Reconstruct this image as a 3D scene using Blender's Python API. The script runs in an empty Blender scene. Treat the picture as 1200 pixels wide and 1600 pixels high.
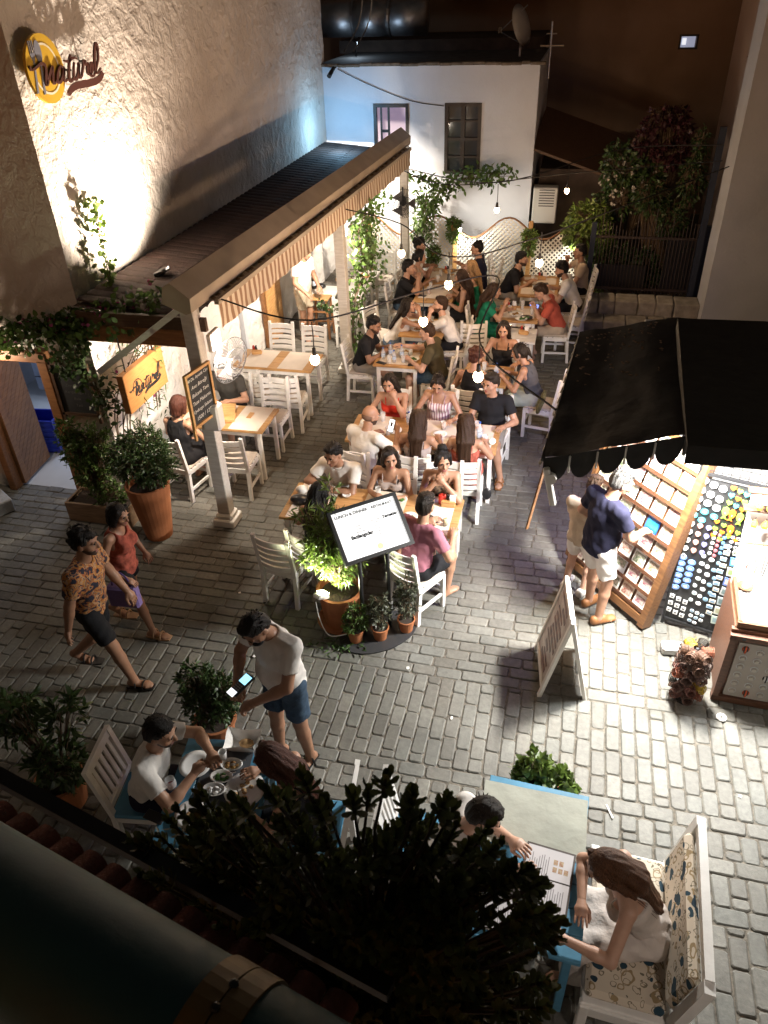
import bpy, math, random
import numpy as np
from mathutils import Vector, Matrix, noise as mnoise
SC = bpy.context.scene
COL = SC.collection
PI = math.pi
RAD = math.radians
rnd = random.Random(7)

# ------------------------------------------------------------------ camera
CAMLOC = (0.0, 0.0, 5.4)
R3 = ((0.97270891, 0.10799275, -0.20536539), (0.22984601, -0.56958677, 0.78913986), (-0.03175202, -0.81480579, -0.57886383))
FPX = 1185.0
cd = bpy.data.cameras.new('camera'); cam = bpy.data.objects.new('camera', cd); COL.objects.link(cam)
M = Matrix.Identity(4)
for i in range(3):
    M[i][0] = R3[i][0]; M[i][1] = -R3[i][1]; M[i][2] = -R3[i][2]; M[i][3] = CAMLOC[i]
cam.matrix_world = M
cd.sensor_fit = 'VERTICAL'; cd.sensor_height = 24; cd.lens = 24 * FPX / 1600
cd.clip_start = 0.05; cd.clip_end = 300
cd.dof.use_dof = True; cd.dof.focus_distance = 9.0; cd.dof.aperture_fstop = 7.4
SC.camera = cam
def proj(x, y, z):
    c = [sum(R3[k][j] * (x, y, z - 5.4)[k] for k in range(3)) for j in range(3)]
    return 600 + FPX * c[0] / c[2], 800 + FPX * c[1] / c[2]

# ------------------------------------------------------------------ world, exposure
SC.view_settings.view_transform = 'Standard'; SC.view_settings.look = 'None'
SC.view_settings.exposure = 0.0; SC.view_settings.gamma = 1.0; SC.view_settings.use_curve_mapping = False
W = bpy.data.worlds.new('World'); SC.world = W; W.use_nodes = True
nt = W.node_tree; nt.nodes.clear()
sky = nt.nodes.new('ShaderNodeTexSky'); sky.sky_type = 'NISHITA'; sky.sun_disc = False
sky.sun_elevation = RAD(2); sky.sun_rotation = RAD(200)
bg = nt.nodes.new('ShaderNodeBackground'); bg.inputs['Strength'].default_value = 0.046
out = nt.nodes.new('ShaderNodeOutputWorld')
glow = nt.nodes.new('ShaderNodeMix'); glow.data_type = 'RGBA'; glow.blend_type = 'MULTIPLY'; glow.inputs[0].default_value = 1; glow.inputs[7].default_value = (1.0, 0.70, 0.50, 1)   # town glow on the night sky
nt.links.new(sky.outputs[0], glow.inputs[6]); nt.links.new(glow.outputs[2], bg.inputs[0]); nt.links.new(bg.outputs[0], out.inputs[0])
SC.cycles.use_denoising = True
try: SC.cycles.denoiser = 'OPENIMAGEDENOISE'
except Exception: pass
SC.cycles.sample_clamp_indirect = 4.0
SC.cycles.max_bounces = 6; SC.cycles.diffuse_bounces = 3; SC.cycles.glossy_bounces = 3
SC.cycles.transmission_bounces = 4; SC.cycles.transparent_max_bounces = 12
SC.cycles.caustics_reflective = False; SC.cycles.caustics_refractive = False

# ------------------------------------------------------------------ lamps (their fixtures are built further down)
def lamp(kind, name, loc, power, color, size=0.05, aim=None, spot=60, blend=0.4, sy=None):
    l = bpy.data.lights.new(name, kind); l.energy = power; l.color = color
    o = bpy.data.objects.new(name, l); o.location = loc
    if kind == 'AREA':
        l.shape = 'RECTANGLE'; l.size = size; l.size_y = sy or size
    else:
        l.shadow_soft_size = size
    if kind == 'SPOT': l.spot_size = RAD(spot); l.spot_blend = blend
    if aim is not None:
        o.rotation_euler = (Vector(aim) - Vector(loc)).to_track_quat('-Z', 'Y').to_euler()
    o['kind'] = 'helper'
    COL.objects.link(o); return o
WARM = (1.0, 0.72, 0.45); WARMW = (1.0, 0.80, 0.62); COOL = (0.86, 0.94, 1.0); NEUT = (1.0, 0.96, 0.88)
LP = dict(wall=800, awn=112, bulb=29, fence=80, pot=230, shop=300, door=45, lantern=30, blue=50, street=36, left=34, side=700, violet=30, facade=170, roof=16)
lamp('SPOT', 'wall_uplight_lamp', (-4.50, 8.0, 2.72), LP['wall'], (1.0, 0.86, 0.70), 0.05, (-5.18, 8.05, 3.6), 125, 0.9)
for (x, y, z) in ((-3.62, 7.0, 2.28), (-3.44, 11.42, 2.22), (-3.30, 15.2, 2.25)):
    lamp('AREA', 'awning_flood_lamp', (x - 0.10, y + 0.04, z - 0.03), LP['awn'], (1.0, 0.86, 0.70), 0.16, (x - 1.3, y + 1.0, 0.7), sy=0.12)
lamp('SPOT', 'fence_lamp', (-2.20, 15.24, 1.14), LP['fence'], (1.0, 0.94, 0.80), 0.03, (-1.9, 15.7, .75), 160, 0.5)
lamp('SPOT', 'fence_lamp', (0.12, 15.2, 0.98), LP['fence'] * 0.8, (1.0, 0.94, 0.80), 0.03, (-.3, 15.7, .7), 160, 0.5)
lamp('SPOT', 'pot_uplight_lamp', (-1.97, 5.29, 0.50), LP['pot'], (0.97, 1.0, 0.62), 0.02, (-1.88, 5.46, 1.0), 140, 0.6)
lamp('AREA', 'shop_strip_lamp', (1.12, 5.70, 2.37), LP['shop'] * 1.35, (1.0, 0.97, 0.90), 0.55, (1.02, 5.72, 0.0), sy=0.08)
lamp('POINT', 'added_duct_lamp', (-4.95, 18.15, 4.22), LP['roof'], (0.62, 0.80, 1.0), 0.05)  # added bluish light for the duct, which the blue corner lamp cannot reach
lamp('AREA', 'shop_strip_lamp', (2.05, 5.55, 2.30), LP['shop'] * 0.45, (0.95, 0.98, 1.0), 0.5, (1.95, 5.45, 0.6), sy=0.08)
lamp('AREA', 'violet_strip_lamp', (0.55, 7.15, 2.28), LP['violet'], (0.42, 0.38, 1.0), 0.5, (-0.4, 7.7, 0.2), sy=0.06)
lamp('AREA', 'back_room_lamp', (-6.5, 9.6, 2.1), LP['door'], (0.62, 0.74, 1.0), 0.7, (-6.3, 8.6, 0.2), sy=0.5)
lamp('POINT', 'doorway_lantern_lamp', (-6.44, 6.66, 1.93), LP['lantern'], WARMW, 0.05)
lamp('POINT', 'blue_corner_lamp', (-4.55, 15.35, 2.95), LP['blue'], (0.35, 0.68, 1.0), 0.06)
lamp('SPOT', 'street_lamp_light', (3.0, 3.7, 5.6), LP['street'], (1.0, 0.88, 0.64), 0.12, (0.9, 3.9, 0), 104, 0.8)
lamp('SPOT', 'facade_spot_light', (2.1, -0.25, 4.5), LP['facade'], (1.0, 0.86, 0.76), 0.10, (0.75, 2.65, 0.6), 56, 0.9)
lamp('SPOT', 'street_lamp_light', (-7.2, 3.2, 5.0), LP['left'], (1.0, 0.86, 0.70), 0.15, (-3.4, 6.0, 0), 110, 0.9)  # second lamp, added out of view for weak warm fill on the left paving
lamp('SPOT', 'side_flood_lamp', (2.30, 8.9, 1.75), LP['side'], (1.0, 0.68, 0.47), 0.06, (-5.2, 11.0, 4.4), 105, 0.9)
sun = bpy.data.lights.new('moon', 'SUN'); sun.energy = 0.002; sun.angle = RAD(0.5); sun.color = (0.9, 0.93, 1)
so = bpy.data.objects.new('moon', sun); so.rotation_euler = (RAD(35), 0, RAD(200)); so['kind'] = 'helper'; COL.objects.link(so)

# ------------------------------------------------------------------ tagging
def tag(o, label=None, cat=None, group=None, kind=None):
    if label: o['label'] = label
    if cat: o['category'] = cat
    if group: o['group'] = group
    if kind: o['kind'] = kind
    return o
def thing(name, label, cat, loc=(0, 0, 0), rz=0.0, group=None):
    o = bpy.data.objects.new(name, None); o.empty_display_size = 0.1
    o.location = loc; o.rotation_euler = (0, 0, rz); COL.objects.link(o)
    return tag(o, label, cat, group)
def kids(o):
    return list(o.children)
def copy_tree(o, parent=None):
    c = o.copy(); COL.objects.link(c)
    if parent is not None: c.parent = parent
    for ch in kids(o): copy_tree(ch, c)
    return c

# ------------------------------------------------------------------ materials
MATS = {}
def mat(name, col, rough=0.6, var=0.0, vs=8.0, bump=0.0, bs=40.0, metal=0.0, col2=None, emit=None, es=0.0, alpha=None, trans=0.0, detail=4.0, coord='Object', stretch=None, rand=0.0, sss=0.0, spec=None):
    if name in MATS: return MATS[name]
    m = bpy.data.materials.new(name); m.use_nodes = True; MATS[name] = m
    n = m.node_tree.nodes; L = m.node_tree.links; b = n['Principled BSDF']
    b.inputs['Roughness'].default_value = rough; b.inputs['Metallic'].default_value = metal
    b.inputs['Base Color'].default_value = (*col, 1)
    if spec is not None: b.inputs['Specular IOR Level'].default_value = spec
    if trans: b.inputs['Transmission Weight'].default_value = trans; b.inputs['IOR'].default_value = 1.3
    if alpha is not None: b.inputs['Alpha'].default_value = alpha
    if emit: b.inputs['Emission Color'].default_value = (*emit, 1); b.inputs['Emission Strength'].default_value = es
    if sss:
        b.inputs['Subsurface Weight'].default_value = sss; b.inputs['Subsurface Radius'].default_value = (0.012, 0.005, 0.003); b.inputs['Subsurface Scale'].default_value = 1.0
    if var or bump or col2:
        tc = n.new('ShaderNodeTexCoord'); src = tc.outputs[coord]
        if stretch:
            mp = n.new('ShaderNodeMapping'); mp.inputs['Scale'].default_value = stretch
            L.new(src, mp.inputs[0]); src = mp.outputs[0]
        if var or col2:
            nz = n.new('ShaderNodeTexNoise'); nz.inputs['Scale'].default_value = vs; nz.inputs['Detail'].default_value = detail
            L.new(src, nz.inputs['Vector'])
            rp = n.new('ShaderNodeValToRGB'); rp.color_ramp.elements[0].position = 0.32; rp.color_ramp.elements[1].position = 0.68
            c2 = col2 or tuple(min(1, c * (1 + var)) for c in col); c1 = col if col2 else tuple(c * (1 - var) for c in col)
            rp.color_ramp.elements[0].color = (*c1, 1); rp.color_ramp.elements[1].color = (*c2, 1)
            L.new(nz.outputs[0], rp.inputs[0]); cs = rp.outputs[0]
            if rand:
                oi = n.new('ShaderNodeObjectInfo'); hs = n.new('ShaderNodeHueSaturation')
                mr = n.new('ShaderNodeMapRange'); mr.inputs[3].default_value = 1 - rand; mr.inputs[4].default_value = 1 + rand
                L.new(oi.outputs['Random'], mr.inputs[0]); L.new(mr.outputs[0], hs.inputs['Value']); L.new(cs, hs.inputs['Color']); cs = hs.outputs[0]
            L.new(cs, b.inputs['Base Color'])
        if bump:
            n2 = n.new('ShaderNodeTexNoise'); n2.inputs['Scale'].default_value = bs; n2.inputs['Detail'].default_value = 6
            L.new(src, n2.inputs['Vector'])
            bp = n.new('ShaderNodeBump'); bp.inputs['Strength'].default_value = bump; bp.inputs['Distance'].default_value = 0.02
            L.new(n2.outputs[0], bp.inputs['Height']); L.new(bp.outputs[0], b.inputs['Normal'])
    return m
def stripe_mat(name, c1, c2, scale, axis=0, wob=0.0, duty=0.5, rough=0.8):
    if name in MATS: return MATS[name]
    m = bpy.data.materials.new(name); m.use_nodes = True; MATS[name] = m
    n = m.node_tree.nodes; L = m.node_tree.links; b = n['Principled BSDF']; b.inputs['Roughness'].default_value = rough
    tc = n.new('ShaderNodeTexCoord'); wv = n.new('ShaderNodeTexWave'); wv.wave_type = 'BANDS'; wv.bands_direction = 'XYZ'[axis]
    wv.inputs['Scale'].default_value = scale; wv.inputs['Distortion'].default_value = wob; wv.inputs['Detail'].default_value = 0
    wv.inputs['Detail Scale'].default_value = 0.6
    L.new(tc.outputs['Object'], wv.inputs['Vector'])
    rp = n.new('ShaderNodeValToRGB'); rp.color_ramp.interpolation = 'CONSTANT'
    rp.color_ramp.elements[1].position = duty; rp.color_ramp.elements[0].color = (*c1, 1); rp.color_ramp.elements[1].color = (*c2, 1)
    L.new(wv.outputs[0], rp.inputs[0]); L.new(rp.outputs[0], b.inputs['Base Color']); return m
def wood_mat(name, c1, c2, stretch=(2, 14, 14), rough=0.5, rand=0.12, bump=0.05):
    return mat(name, c1, rough, vs=3.0, col2=c2, bump=bump, bs=10, stretch=stretch, rand=rand, detail=6)
def plaster(name, c1, c2, strength=0.6, scale=3.0, extra=22.0, rough=0.85):
    if name in MATS: return MATS[name]
    m = bpy.data.materials.new(name); m.use_nodes = True; MATS[name] = m
    n = m.node_tree.nodes; L = m.node_tree.links; b = n['Principled BSDF']; b.inputs['Roughness'].default_value = rough
    b.inputs['Specular IOR Level'].default_value = 0.25
    tc = n.new('ShaderNodeTexCoord')
    def nz(s, d, dist=0.0):
        q = n.new('ShaderNodeTexNoise'); q.inputs['Scale'].default_value = s; q.inputs['Detail'].default_value = d; q.inputs['Distortion'].default_value = dist
        L.new(tc.outputs['Object'], q.inputs['Vector']); return q.outputs[0]
    rp = n.new('ShaderNodeValToRGB'); rp.color_ramp.elements[0].position = 0.3; rp.color_ramp.elements[1].position = 0.7
    rp.color_ramp.elements[0].color = (*c1, 1); rp.color_ramp.elements[1].color = (*c2, 1)
    L.new(nz(1.3, 8), rp.inputs[0]); L.new(rp.outputs[0], b.inputs['Base Color'])
    b1 = n.new('ShaderNodeBump'); b1.inputs['Strength'].default_value = strength; b1.inputs['Distance'].default_value = 0.05
    L.new(nz(scale, 6, 0.6), b1.inputs['Height'])
    b2 = n.new('ShaderNodeBump'); b2.inputs['Strength'].default_value = strength * 0.6; b2.inputs['Distance'].default_value = 0.02
    L.new(nz(extra, 5), b2.inputs['Height']); L.new(b1.outputs[0], b2.inputs['Normal']); L.new(b2.outputs[0], b.inputs['Normal'])
    return m

# ------------------------------------------------------------------ mesh builder
class MB:
    def __init__(s): s.v = []; s.f = []; s.mi = []; s.M = Matrix.Identity(4); s.m = 0
    def add(s, vs, fs, mi=None):
        o = len(s.v); T = s.M
        s.v.extend([tuple(T @ Vector(p)) for p in vs]); s.f.extend([tuple(i + o for i in f) for f in fs])
        s.mi.extend([s.m if mi is None else mi] * len(fs)); return s
    def box(s, c, d, rz=0, rx=0, ry=0, bev=0.0):
        R = Matrix.Translation(c) @ Matrix.Rotation(rz, 4, 'Z') @ Matrix.Rotation(ry, 4, 'Y') @ Matrix.Rotation(rx, 4, 'X')
        x, y, z = d[0] / 2, d[1] / 2, d[2] / 2
        if bev <= 0:
            vs = [(-x, -y, -z), (x, -y, -z), (x, y, -z), (-x, y, -z), (-x, -y, z), (x, -y, z), (x, y, z), (-x, y, z)]
            fs = [(3, 2, 1, 0), (4, 5, 6, 7), (0, 1, 5, 4), (1, 2, 6, 5), (2, 3, 7, 6), (3, 0, 4, 7)]
        else:
            b = min(bev, x * .9, y * .9, z * .9); vs = []; idx = {}
            for sx in (-1, 1):
                for sy in (-1, 1):
                    for sz in (-1, 1):
                        for a, p in enumerate(((sx * x, sy * (y - b), sz * (z - b)), (sx * (x - b), sy * y, sz * (z - b)), (sx * (x - b), sy * (y - b), sz * z))):
                            idx[(sx, sy, sz, a)] = len(vs); vs.append(p)
            I = lambda *k: idx[k]; fs = []
            for q in (-1, 1):
                fs.append([I(q, -1, -1, 0), I(q, 1, -1, 0), I(q, 1, 1, 0), I(q, -1, 1, 0)][::q])
                fs.append([I(-1, q, -1, 1), I(1, q, -1, 1), I(1, q, 1, 1), I(-1, q, 1, 1)][::-q])
                fs.append([I(-1, -1, q, 2), I(1, -1, q, 2), I(1, 1, q, 2), I(-1, 1, q, 2)][::q])
                for r in (-1, 1):
                    fs.append([I(q, r, -1, 0), I(q, r, 1, 0), I(q, r, 1, 1), I(q, r, -1, 1)][::q * r])
                    fs.append([I(-1, q, r, 1), I(1, q, r, 1), I(1, q, r, 2), I(-1, q, r, 2)][::-q * r * -1])
                    fs.append([I(q, -1, r, 0), I(q, 1, r, 0), I(q, 1, r, 2), I(q, -1, r, 2)][::q * r])
                    for t in (-1, 1):
                        fs.append([I(q, r, t, 0), I(q, r, t, 1), I(q, r, t, 2)][::q * r * t])
        return s.add([R @ Vector(p) for p in vs], fs)
    def beam(s, a, b, w, h, up=(0, 0, 1)):
        a, b = Vector(a), Vector(b); d = b - a; L = d.length; d.normalize()
        x = d.cross(Vector(up));
        if x.length < 1e-4: x = d.cross(Vector((0, 1, 0)))
        x.normalize(); z = x.cross(d)
        vs = []
        for p in (a, b):
            for sx, sz in ((-1, -1), (1, -1), (1, 1), (-1, 1)): vs.append(p + x * sx * w / 2 + z * sz * h / 2)
        return s.add(vs, [(0, 1, 2, 3), (7, 6, 5, 4), (0, 4, 5, 1), (1, 5, 6, 2), (2, 6, 7, 3), (3, 7, 4, 0)])
    def cyl(s, a, b, r0, r1=None, n=10, cap=True):
        r1 = r0 if r1 is None else r1
        a, b = Vector(a), Vector(b); d = (b - a).normalized()
        x = d.orthogonal().normalized(); y = d.cross(x); vs = []
        for p, r in ((a, r0), (b, r1)):
            for i in range(n): t = 2 * PI * i / n; vs.append(p + (x * math.cos(t) + y * math.sin(t)) * r)
        fs = [(i, (i + 1) % n, n + (i + 1) % n, n + i) for i in range(n)]
        if cap: fs += [tuple(range(n - 1, -1, -1)), tuple(range(n, 2 * n))]
        return s.add(vs, fs)
    def tube(s, pts, r, n=6, r1=None):
        pts = [Vector(p) for p in pts]; k = len(pts); vs = []; ref = None
        for i, p in enumerate(pts):
            d = (pts[min(i + 1, k - 1)] - pts[max(i - 1, 0)])
            d = d.normalized() if d.length > 1e-6 else Vector((0, 0, 1))
            if ref is None: ref = d.orthogonal().normalized()
            x = (ref - d * ref.dot(d))
            x = x.normalized() if x.length > 1e-5 else d.orthogonal().normalized()
            ref = x; y = d.cross(x); rr = r if r1 is None else r + (r1 - r) * i / (k - 1)
            for j in range(n): t = 2 * PI * j / n; vs.append(p + (x * math.cos(t) + y * math.sin(t)) * rr)
        fs = [(i * n + j, i * n + (j + 1) % n, (i + 1) * n + (j + 1) % n, (i + 1) * n + j) for i in range(k - 1) for j in range(n)]
        fs += [tuple(range(n - 1, -1, -1)), tuple(range((k - 1) * n, k * n))]
        return s.add(vs, fs)
    def lathe(s, prof, c=(0, 0, 0), n=20):
        k = len(prof); vs = [(c[0] + r * math.cos(2 * PI * j / n), c[1] + r * math.sin(2 * PI * j / n), c[2] + z) for r, z in prof for j in range(n)]
        fs = [(i * n + j, i * n + (j + 1) % n, (i + 1) * n + (j + 1) % n, (i + 1) * n + j) for i in range(k - 1) for j in range(n)]
        return s.add(vs, fs)
    def ell(s, c, r, n=10, m=6, R=None):
        vs = []; R = R or Matrix.Identity(3)
        for i in range(m + 1):
            a = PI * i / m
            for j in range(n):
                t = 2 * PI * j / n
                vs.append(Vector(c) + R @ Vector((r[0] * math.sin(a) * math.cos(t), r[1] * math.sin(a) * math.sin(t), r[2] * math.cos(a))))
        fs = [((i + 1) * n + j, (i + 1) * n + (j + 1) % n, i * n + (j + 1) % n, i * n + j) for i in range(m) for j in range(n)]
        return s.add(vs, fs)
    def prism(s, poly, h, axis=None):   # poly in local xy, extruded along local z from 0 to h
        n = len(poly); vs = [(x, y, 0) for x, y in poly] + [(x, y, h) for x, y in poly]
        return s.add(vs, [tuple(range(n - 1, -1, -1)), tuple(range(n, 2 * n))] + [(i, (i + 1) % n, n + (i + 1) % n, n + i) for i in range(n)])
    def quad(s, *p): return s.add(p, [(0, 1, 2, 3)])
    def mesh(s, name, mats, smooth=False):
        me = bpy.data.meshes.new(name); me.from_pydata(s.v, [], s.f)
        for m in (mats if isinstance(mats, (list, tuple)) else [mats]): me.materials.append(m)
        if any(s.mi): me.polygons.foreach_set('material_index', s.mi)
        if smooth: me.polygons.foreach_set('use_smooth', [True] * len(s.f))
        me.update(); return me
    def build(s, name, mats, parent=None, smooth=False, loc=None, rz=None, kind=None):
        return link(name, s.mesh(name, mats, smooth), parent, loc, rz, kind)
def link(name, me, parent=None, loc=None, rz=None, kind=None):
    o = bpy.data.objects.new(name, me); COL.objects.link(o)
    if parent is not None: o.parent = parent
    if loc is not None: o.location = loc
    if rz is not None: o.rotation_euler = (0, 0, rz)
    if kind: o['kind'] = kind
    return o
def crom(pts, k=6):     # Catmull-Rom through points
    P = [Vector(p) for p in pts]; out = []
    for i in range(len(P) - 1):
        a, b, c, d = P[max(i - 1, 0)], P[i], P[i + 1], P[min(i + 2, len(P) - 1)]
        for j in range(k):
            t = j / k; out.append(0.5 * ((2 * b) + (c - a) * t + (2 * a - 5 * b + 4 * c - d) * t * t + (3 * b - a - 3 * c + d) * t ** 3))
    out.append(P[-1]); return out
# ================================================================== GROUND AND PAVING
M_STONE = None
def stone_mat(name, mode):
    m = bpy.data.materials.new(name); m.use_nodes = True
    n = m.node_tree.nodes; L = m.node_tree.links; b = n['Principled BSDF']
    tc = n.new('ShaderNodeTexCoord')
    geo = n.new('ShaderNodeNewGeometry')
    if mode == 'object':
        oi = n.new('ShaderNodeObjectInfo'); rs = oi.outputs['Random']
    else:
        at = n.new('ShaderNodeAttribute'); at.attribute_name = 'tone'; rs = at.outputs['Fac']
    rp = n.new('ShaderNodeValToRGB'); e = rp.color_ramp.elements
    e[0].position = 0.0; e[0].color = (0.118, 0.112, 0.097, 1); e[1].position = 1.0; e[1].color = (0.182, 0.173, 0.150, 1)
    k = rp.color_ramp.elements.new(0.45); k.color = (0.150, 0.143, 0.124, 1)
    k = rp.color_ramp.elements.new(0.75); k.color = (0.147, 0.146, 0.130, 1)
    L.new(rs, rp.inputs[0])
    nz = n.new('ShaderNodeTexNoise'); nz.inputs['Scale'].default_value = 22; nz.inputs['Detail'].default_value = 8; nz.inputs['Roughness'].default_value = 0.7
    L.new(geo.outputs['Position'], nz.inputs['Vector'])
    nz2 = n.new('ShaderNodeTexNoise'); nz2.inputs['Scale'].default_value = 1.1; nz2.inputs['Detail'].default_value = 5
    L.new(geo.outputs['Position'], nz2.inputs['Vector'])
    mr = n.new('ShaderNodeMapRange'); mr.inputs[1].default_value = 0.3; mr.inputs[2].default_value = 0.7; mr.inputs[3].default_value = 0.72; mr.inputs[4].default_value = 1.22
    L.new(nz.outputs[0], mr.inputs[0])
    mr2 = n.new('ShaderNodeMapRange'); mr2.inputs[1].default_value = 0.3; mr2.inputs[2].default_value = 0.7; mr2.inputs[3].default_value = 0.62; mr2.inputs[4].default_value = 1.22
    L.new(nz2.outputs[0], mr2.inputs[0])
    mu = n.new('ShaderNodeMath'); mu.operation = 'MULTIPLY'; L.new(mr.outputs[0], mu.inputs[0]); L.new(mr2.outputs[0], mu.inputs[1])
    mx = n.new('ShaderNodeMix'); mx.data_type = 'RGBA'; mx.blend_type = 'MULTIPLY'; mx.inputs[0].default_value = 1
    L.new(rp.outputs[0], mx.inputs[6]); L.new(mu.outputs[0], mx.inputs[7]); L.new(mx.outputs[2], b.inputs['Base Color'])
    b.inputs['Roughness'].default_value = 0.58; b.inputs['Specular IOR Level'].default_value = 0.35
    bp = n.new('ShaderNodeBump'); bp.inputs['Strength'].default_value = 0.35; bp.inputs['Distance'].default_value = 0.01
    L.new(nz.outputs[0], bp.inputs['Height']); L.new(bp.outputs[0], b.inputs['Normal'])
    return m
MS_OBJ = stone_mat('paving_stone_single', 'object'); MS_STUFF = stone_mat('paving_stone_mass', 'attr')
M_SAND = mat('joint_sand', (0.115, 0.100, 0.080), 0.95, var=0.4, vs=30, bump=0.4, bs=60)
g = MB(); g.quad((-40, -12, -0.010), (40, -12, -0.010), (40, 45, -0.010), (-40, 45, -0.010))
GROUND = g.build('ground', M_SAND, kind='structure')
def stone_geo(L, Wd, seed):
    r = random.Random(seed); hx, hy = L / 2 - 0.0032, Wd / 2 - 0.0032; c = 0.016
    base = [(-hx + c, -hy), (hx - c, -hy), (hx, -hy + c), (hx, hy - c), (hx - c, hy), (-hx + c, hy), (-hx, hy - c), (-hx, -hy + c)]
    base = [(x + r.uniform(-.0045, .0045), y + r.uniform(-.0045, .0045)) for x, y in base]
    tx, ty = r.uniform(-.022, .022), r.uniform(-.03, .03); h0 = r.uniform(-.004, .004)
    vs = [(x, y, -0.03) for x, y in base]
    vs += [(x * .985, y * .975, -0.007 + h0 + tx * x + ty * y) for x, y in base]
    vs += [(x * (1 - .010 / hx), y * (1 - .010 / hy), h0 + tx * x + ty * y) for x, y in base]
    fs = [(i, (i + 1) % 8, 8 + (i + 1) % 8, 8 + i) for i in range(8)] + [(8 + i, 8 + (i + 1) % 8, 16 + (i + 1) % 8, 16 + i) for i in range(8)] + [tuple(range(16, 24))]
    return vs, fs
stones = []
def zone(x0, x1, y0, y1, d, L=0.25, Wd=0.125, bond=True, skip=None):
    ln, wd = ((x0, x1), (y0, y1)) if d == 'x' else ((y0, y1), (x0, x1))
    nr = max(1, round((wd[1] - wd[0]) / Wd)); w = (wd[1] - wd[0]) / nr
    for k in range(nr):
        p = ln[0] - ((rnd.uniform(.35, .65) if k % 2 else rnd.uniform(0, .12)) * L if bond else 0)
        while p < ln[1] - 0.03:
            l = L * rnd.uniform(.86, 1.14) if bond else L
            a, b_ = max(p, ln[0]), min(p + l, ln[1])
            if ln[1] - b_ < 0.05: b_ = ln[1]
            if b_ - a > 0.05:
                q = wd[0] + (k + .5) * w
                c = ((a + b_) / 2, q) if d == 'x' else (q, (a + b_) / 2)
                if not (skip and skip(*c)): stones.append((c[0], c[1], b_ - a, w, 0 if d == 'x' else PI / 2))
            p = b_ if b_ == ln[1] else p + l
zone(-8.5, -2.78, 4.74, 15.4, 'x', skip=lambda x, y: x < -5.2 and y > 7.1)
zone(-2.78, -2.50, 4.74, 9.0, 'y', L=.24, Wd=.14)
zone(-2.78, -2.50, 9.0, 15.4, 'x')
zone(-2.50, 0.32, 4.86, 15.4, 'x')
zone(0.32, 2.7, 6.0, 13.2, 'x')
zone(0.32, 2.7, 5.0, 6.0, 'y')
zone(0.32, 2.7, 4.86, 5.0, 'x', L=.27)
zone(-2.50, 2.7, 3.88, 4.86, 'y')
zone(-8.5, -2.5, 3.88, 4.74, 'y')
zone(-8.5, 2.7, 3.75, 3.88, 'x', L=.24)
zone(-8.5, 2.7, 3.53, 3.75, 'y', L=.22)
zone(-8.5, 2.7, 3.40, 3.53, 'x', L=.26)
zone(-8.5, 2.7, 3.16, 3.40, 'y', L=.24)
zone(-8.5, 2.7, 3.03, 3.16, 'x', L=.26)
zone(-8.5, 4.4, -.55, 3.03, 'y')
zone(2.7, 4.4, 3.03, 5.6, 'y')
def score(s):
    px, py = proj(s[0], s[1], 0)
    if not (5 < px < 1195 and 5 < py < 1595): return 0
    if 235 < px < 905 and py > 1185: return 0
    if px < 330 and py > 1180: return 0
    return 1 / (s[0] ** 2 + s[1] ** 2 + 29)
order = sorted(range(len(stones)), key=lambda i: -score(stones[i]) * stones[i][2] * stones[i][3])
single = set(order[:300]); var_me = {}
sv, sf, tone = [], [], []
for i, (x, y, l, w, rz) in enumerate(stones):
    if i in single:
        key = (round(l * 25), round(w * 100), i % 3)
        if key not in var_me:
            vs, fs = stone_geo(key[0] / 25, key[1] / 100, hash(key) & 0xffff)
            me = bpy.data.meshes.new('paving_stone'); me.from_pydata(vs, [], fs); me.materials.append(MS_OBJ); var_me[key] = me
        o = link('paving_stone', var_me[key], GROUND, (x, y, 0), rz); o.scale = (l / (key[0] / 25), w / (key[1] / 100), 1)
    else:
        vs, fs = stone_geo(l, w, i); c, s_ = math.cos(rz), math.sin(rz); o0 = len(sv)
        sv += [(x + c * a - s_ * b_, y + s_ * a + c * b_, z) for a, b_, z in vs]; sf += [tuple(q + o0 for q in f) for f in fs]
        tone += [rnd.random()] * len(vs)
me = bpy.data.meshes.new('paving_stones'); me.from_pydata(sv, [], sf); me.materials.append(MS_STUFF)
at_ = me.attributes.new('tone', 'FLOAT', 'POINT'); at_.data.foreach_set('value', tone)
link('paving_mass', me, GROUND, kind='stuff')

# ================================================================== LEFT STONE BUILDING
M_WALL = plaster('rough_limewash', (0.55, 0.48, 0.42), (0.68, 0.61, 0.55), 1.0, 7.0, 34)
M_WALLW = plaster('white_limewash', (0.70, 0.67, 0.64), (0.78, 0.76, 0.74), 0.9, 6.0, 26)
M_BROWNW = wood_mat('brown_door_wood', (0.19, 0.080, 0.030), (0.30, 0.14, 0.055))
M_DARKW = wood_mat('dark_wood', (0.055, 0.028, 0.016), (0.10, 0.055, 0.03))
M_HONEY = wood_mat('honey_wood', (0.42, 0.22, 0.08), (0.58, 0.34, 0.14))
M_GREYW = wood_mat('grey_white_wood', (0.50, 0.47, 0.43), (0.62, 0.60, 0.56))
M_WHITE = mat('white_paint', (0.76, 0.74, 0.71), 0.45, var=0.06, vs=9, bump=0.05, bs=60, rand=0.05)
M_BLACK = mat('black_metal', (0.012, 0.012, 0.013), 0.4)
M_DARK = mat('dark_interior', (0.02, 0.02, 0.025), 0.8)
M_TILE = mat('roof_clay', (0.040, 0.021, 0.016), 0.85, var=0.35, vs=14, bump=0.4, bs=50, rand=0.25)
M_STEEL = mat('brushed_steel', (0.55, 0.56, 0.58), 0.28, metal=1.0, var=0.1, vs=20)
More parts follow.
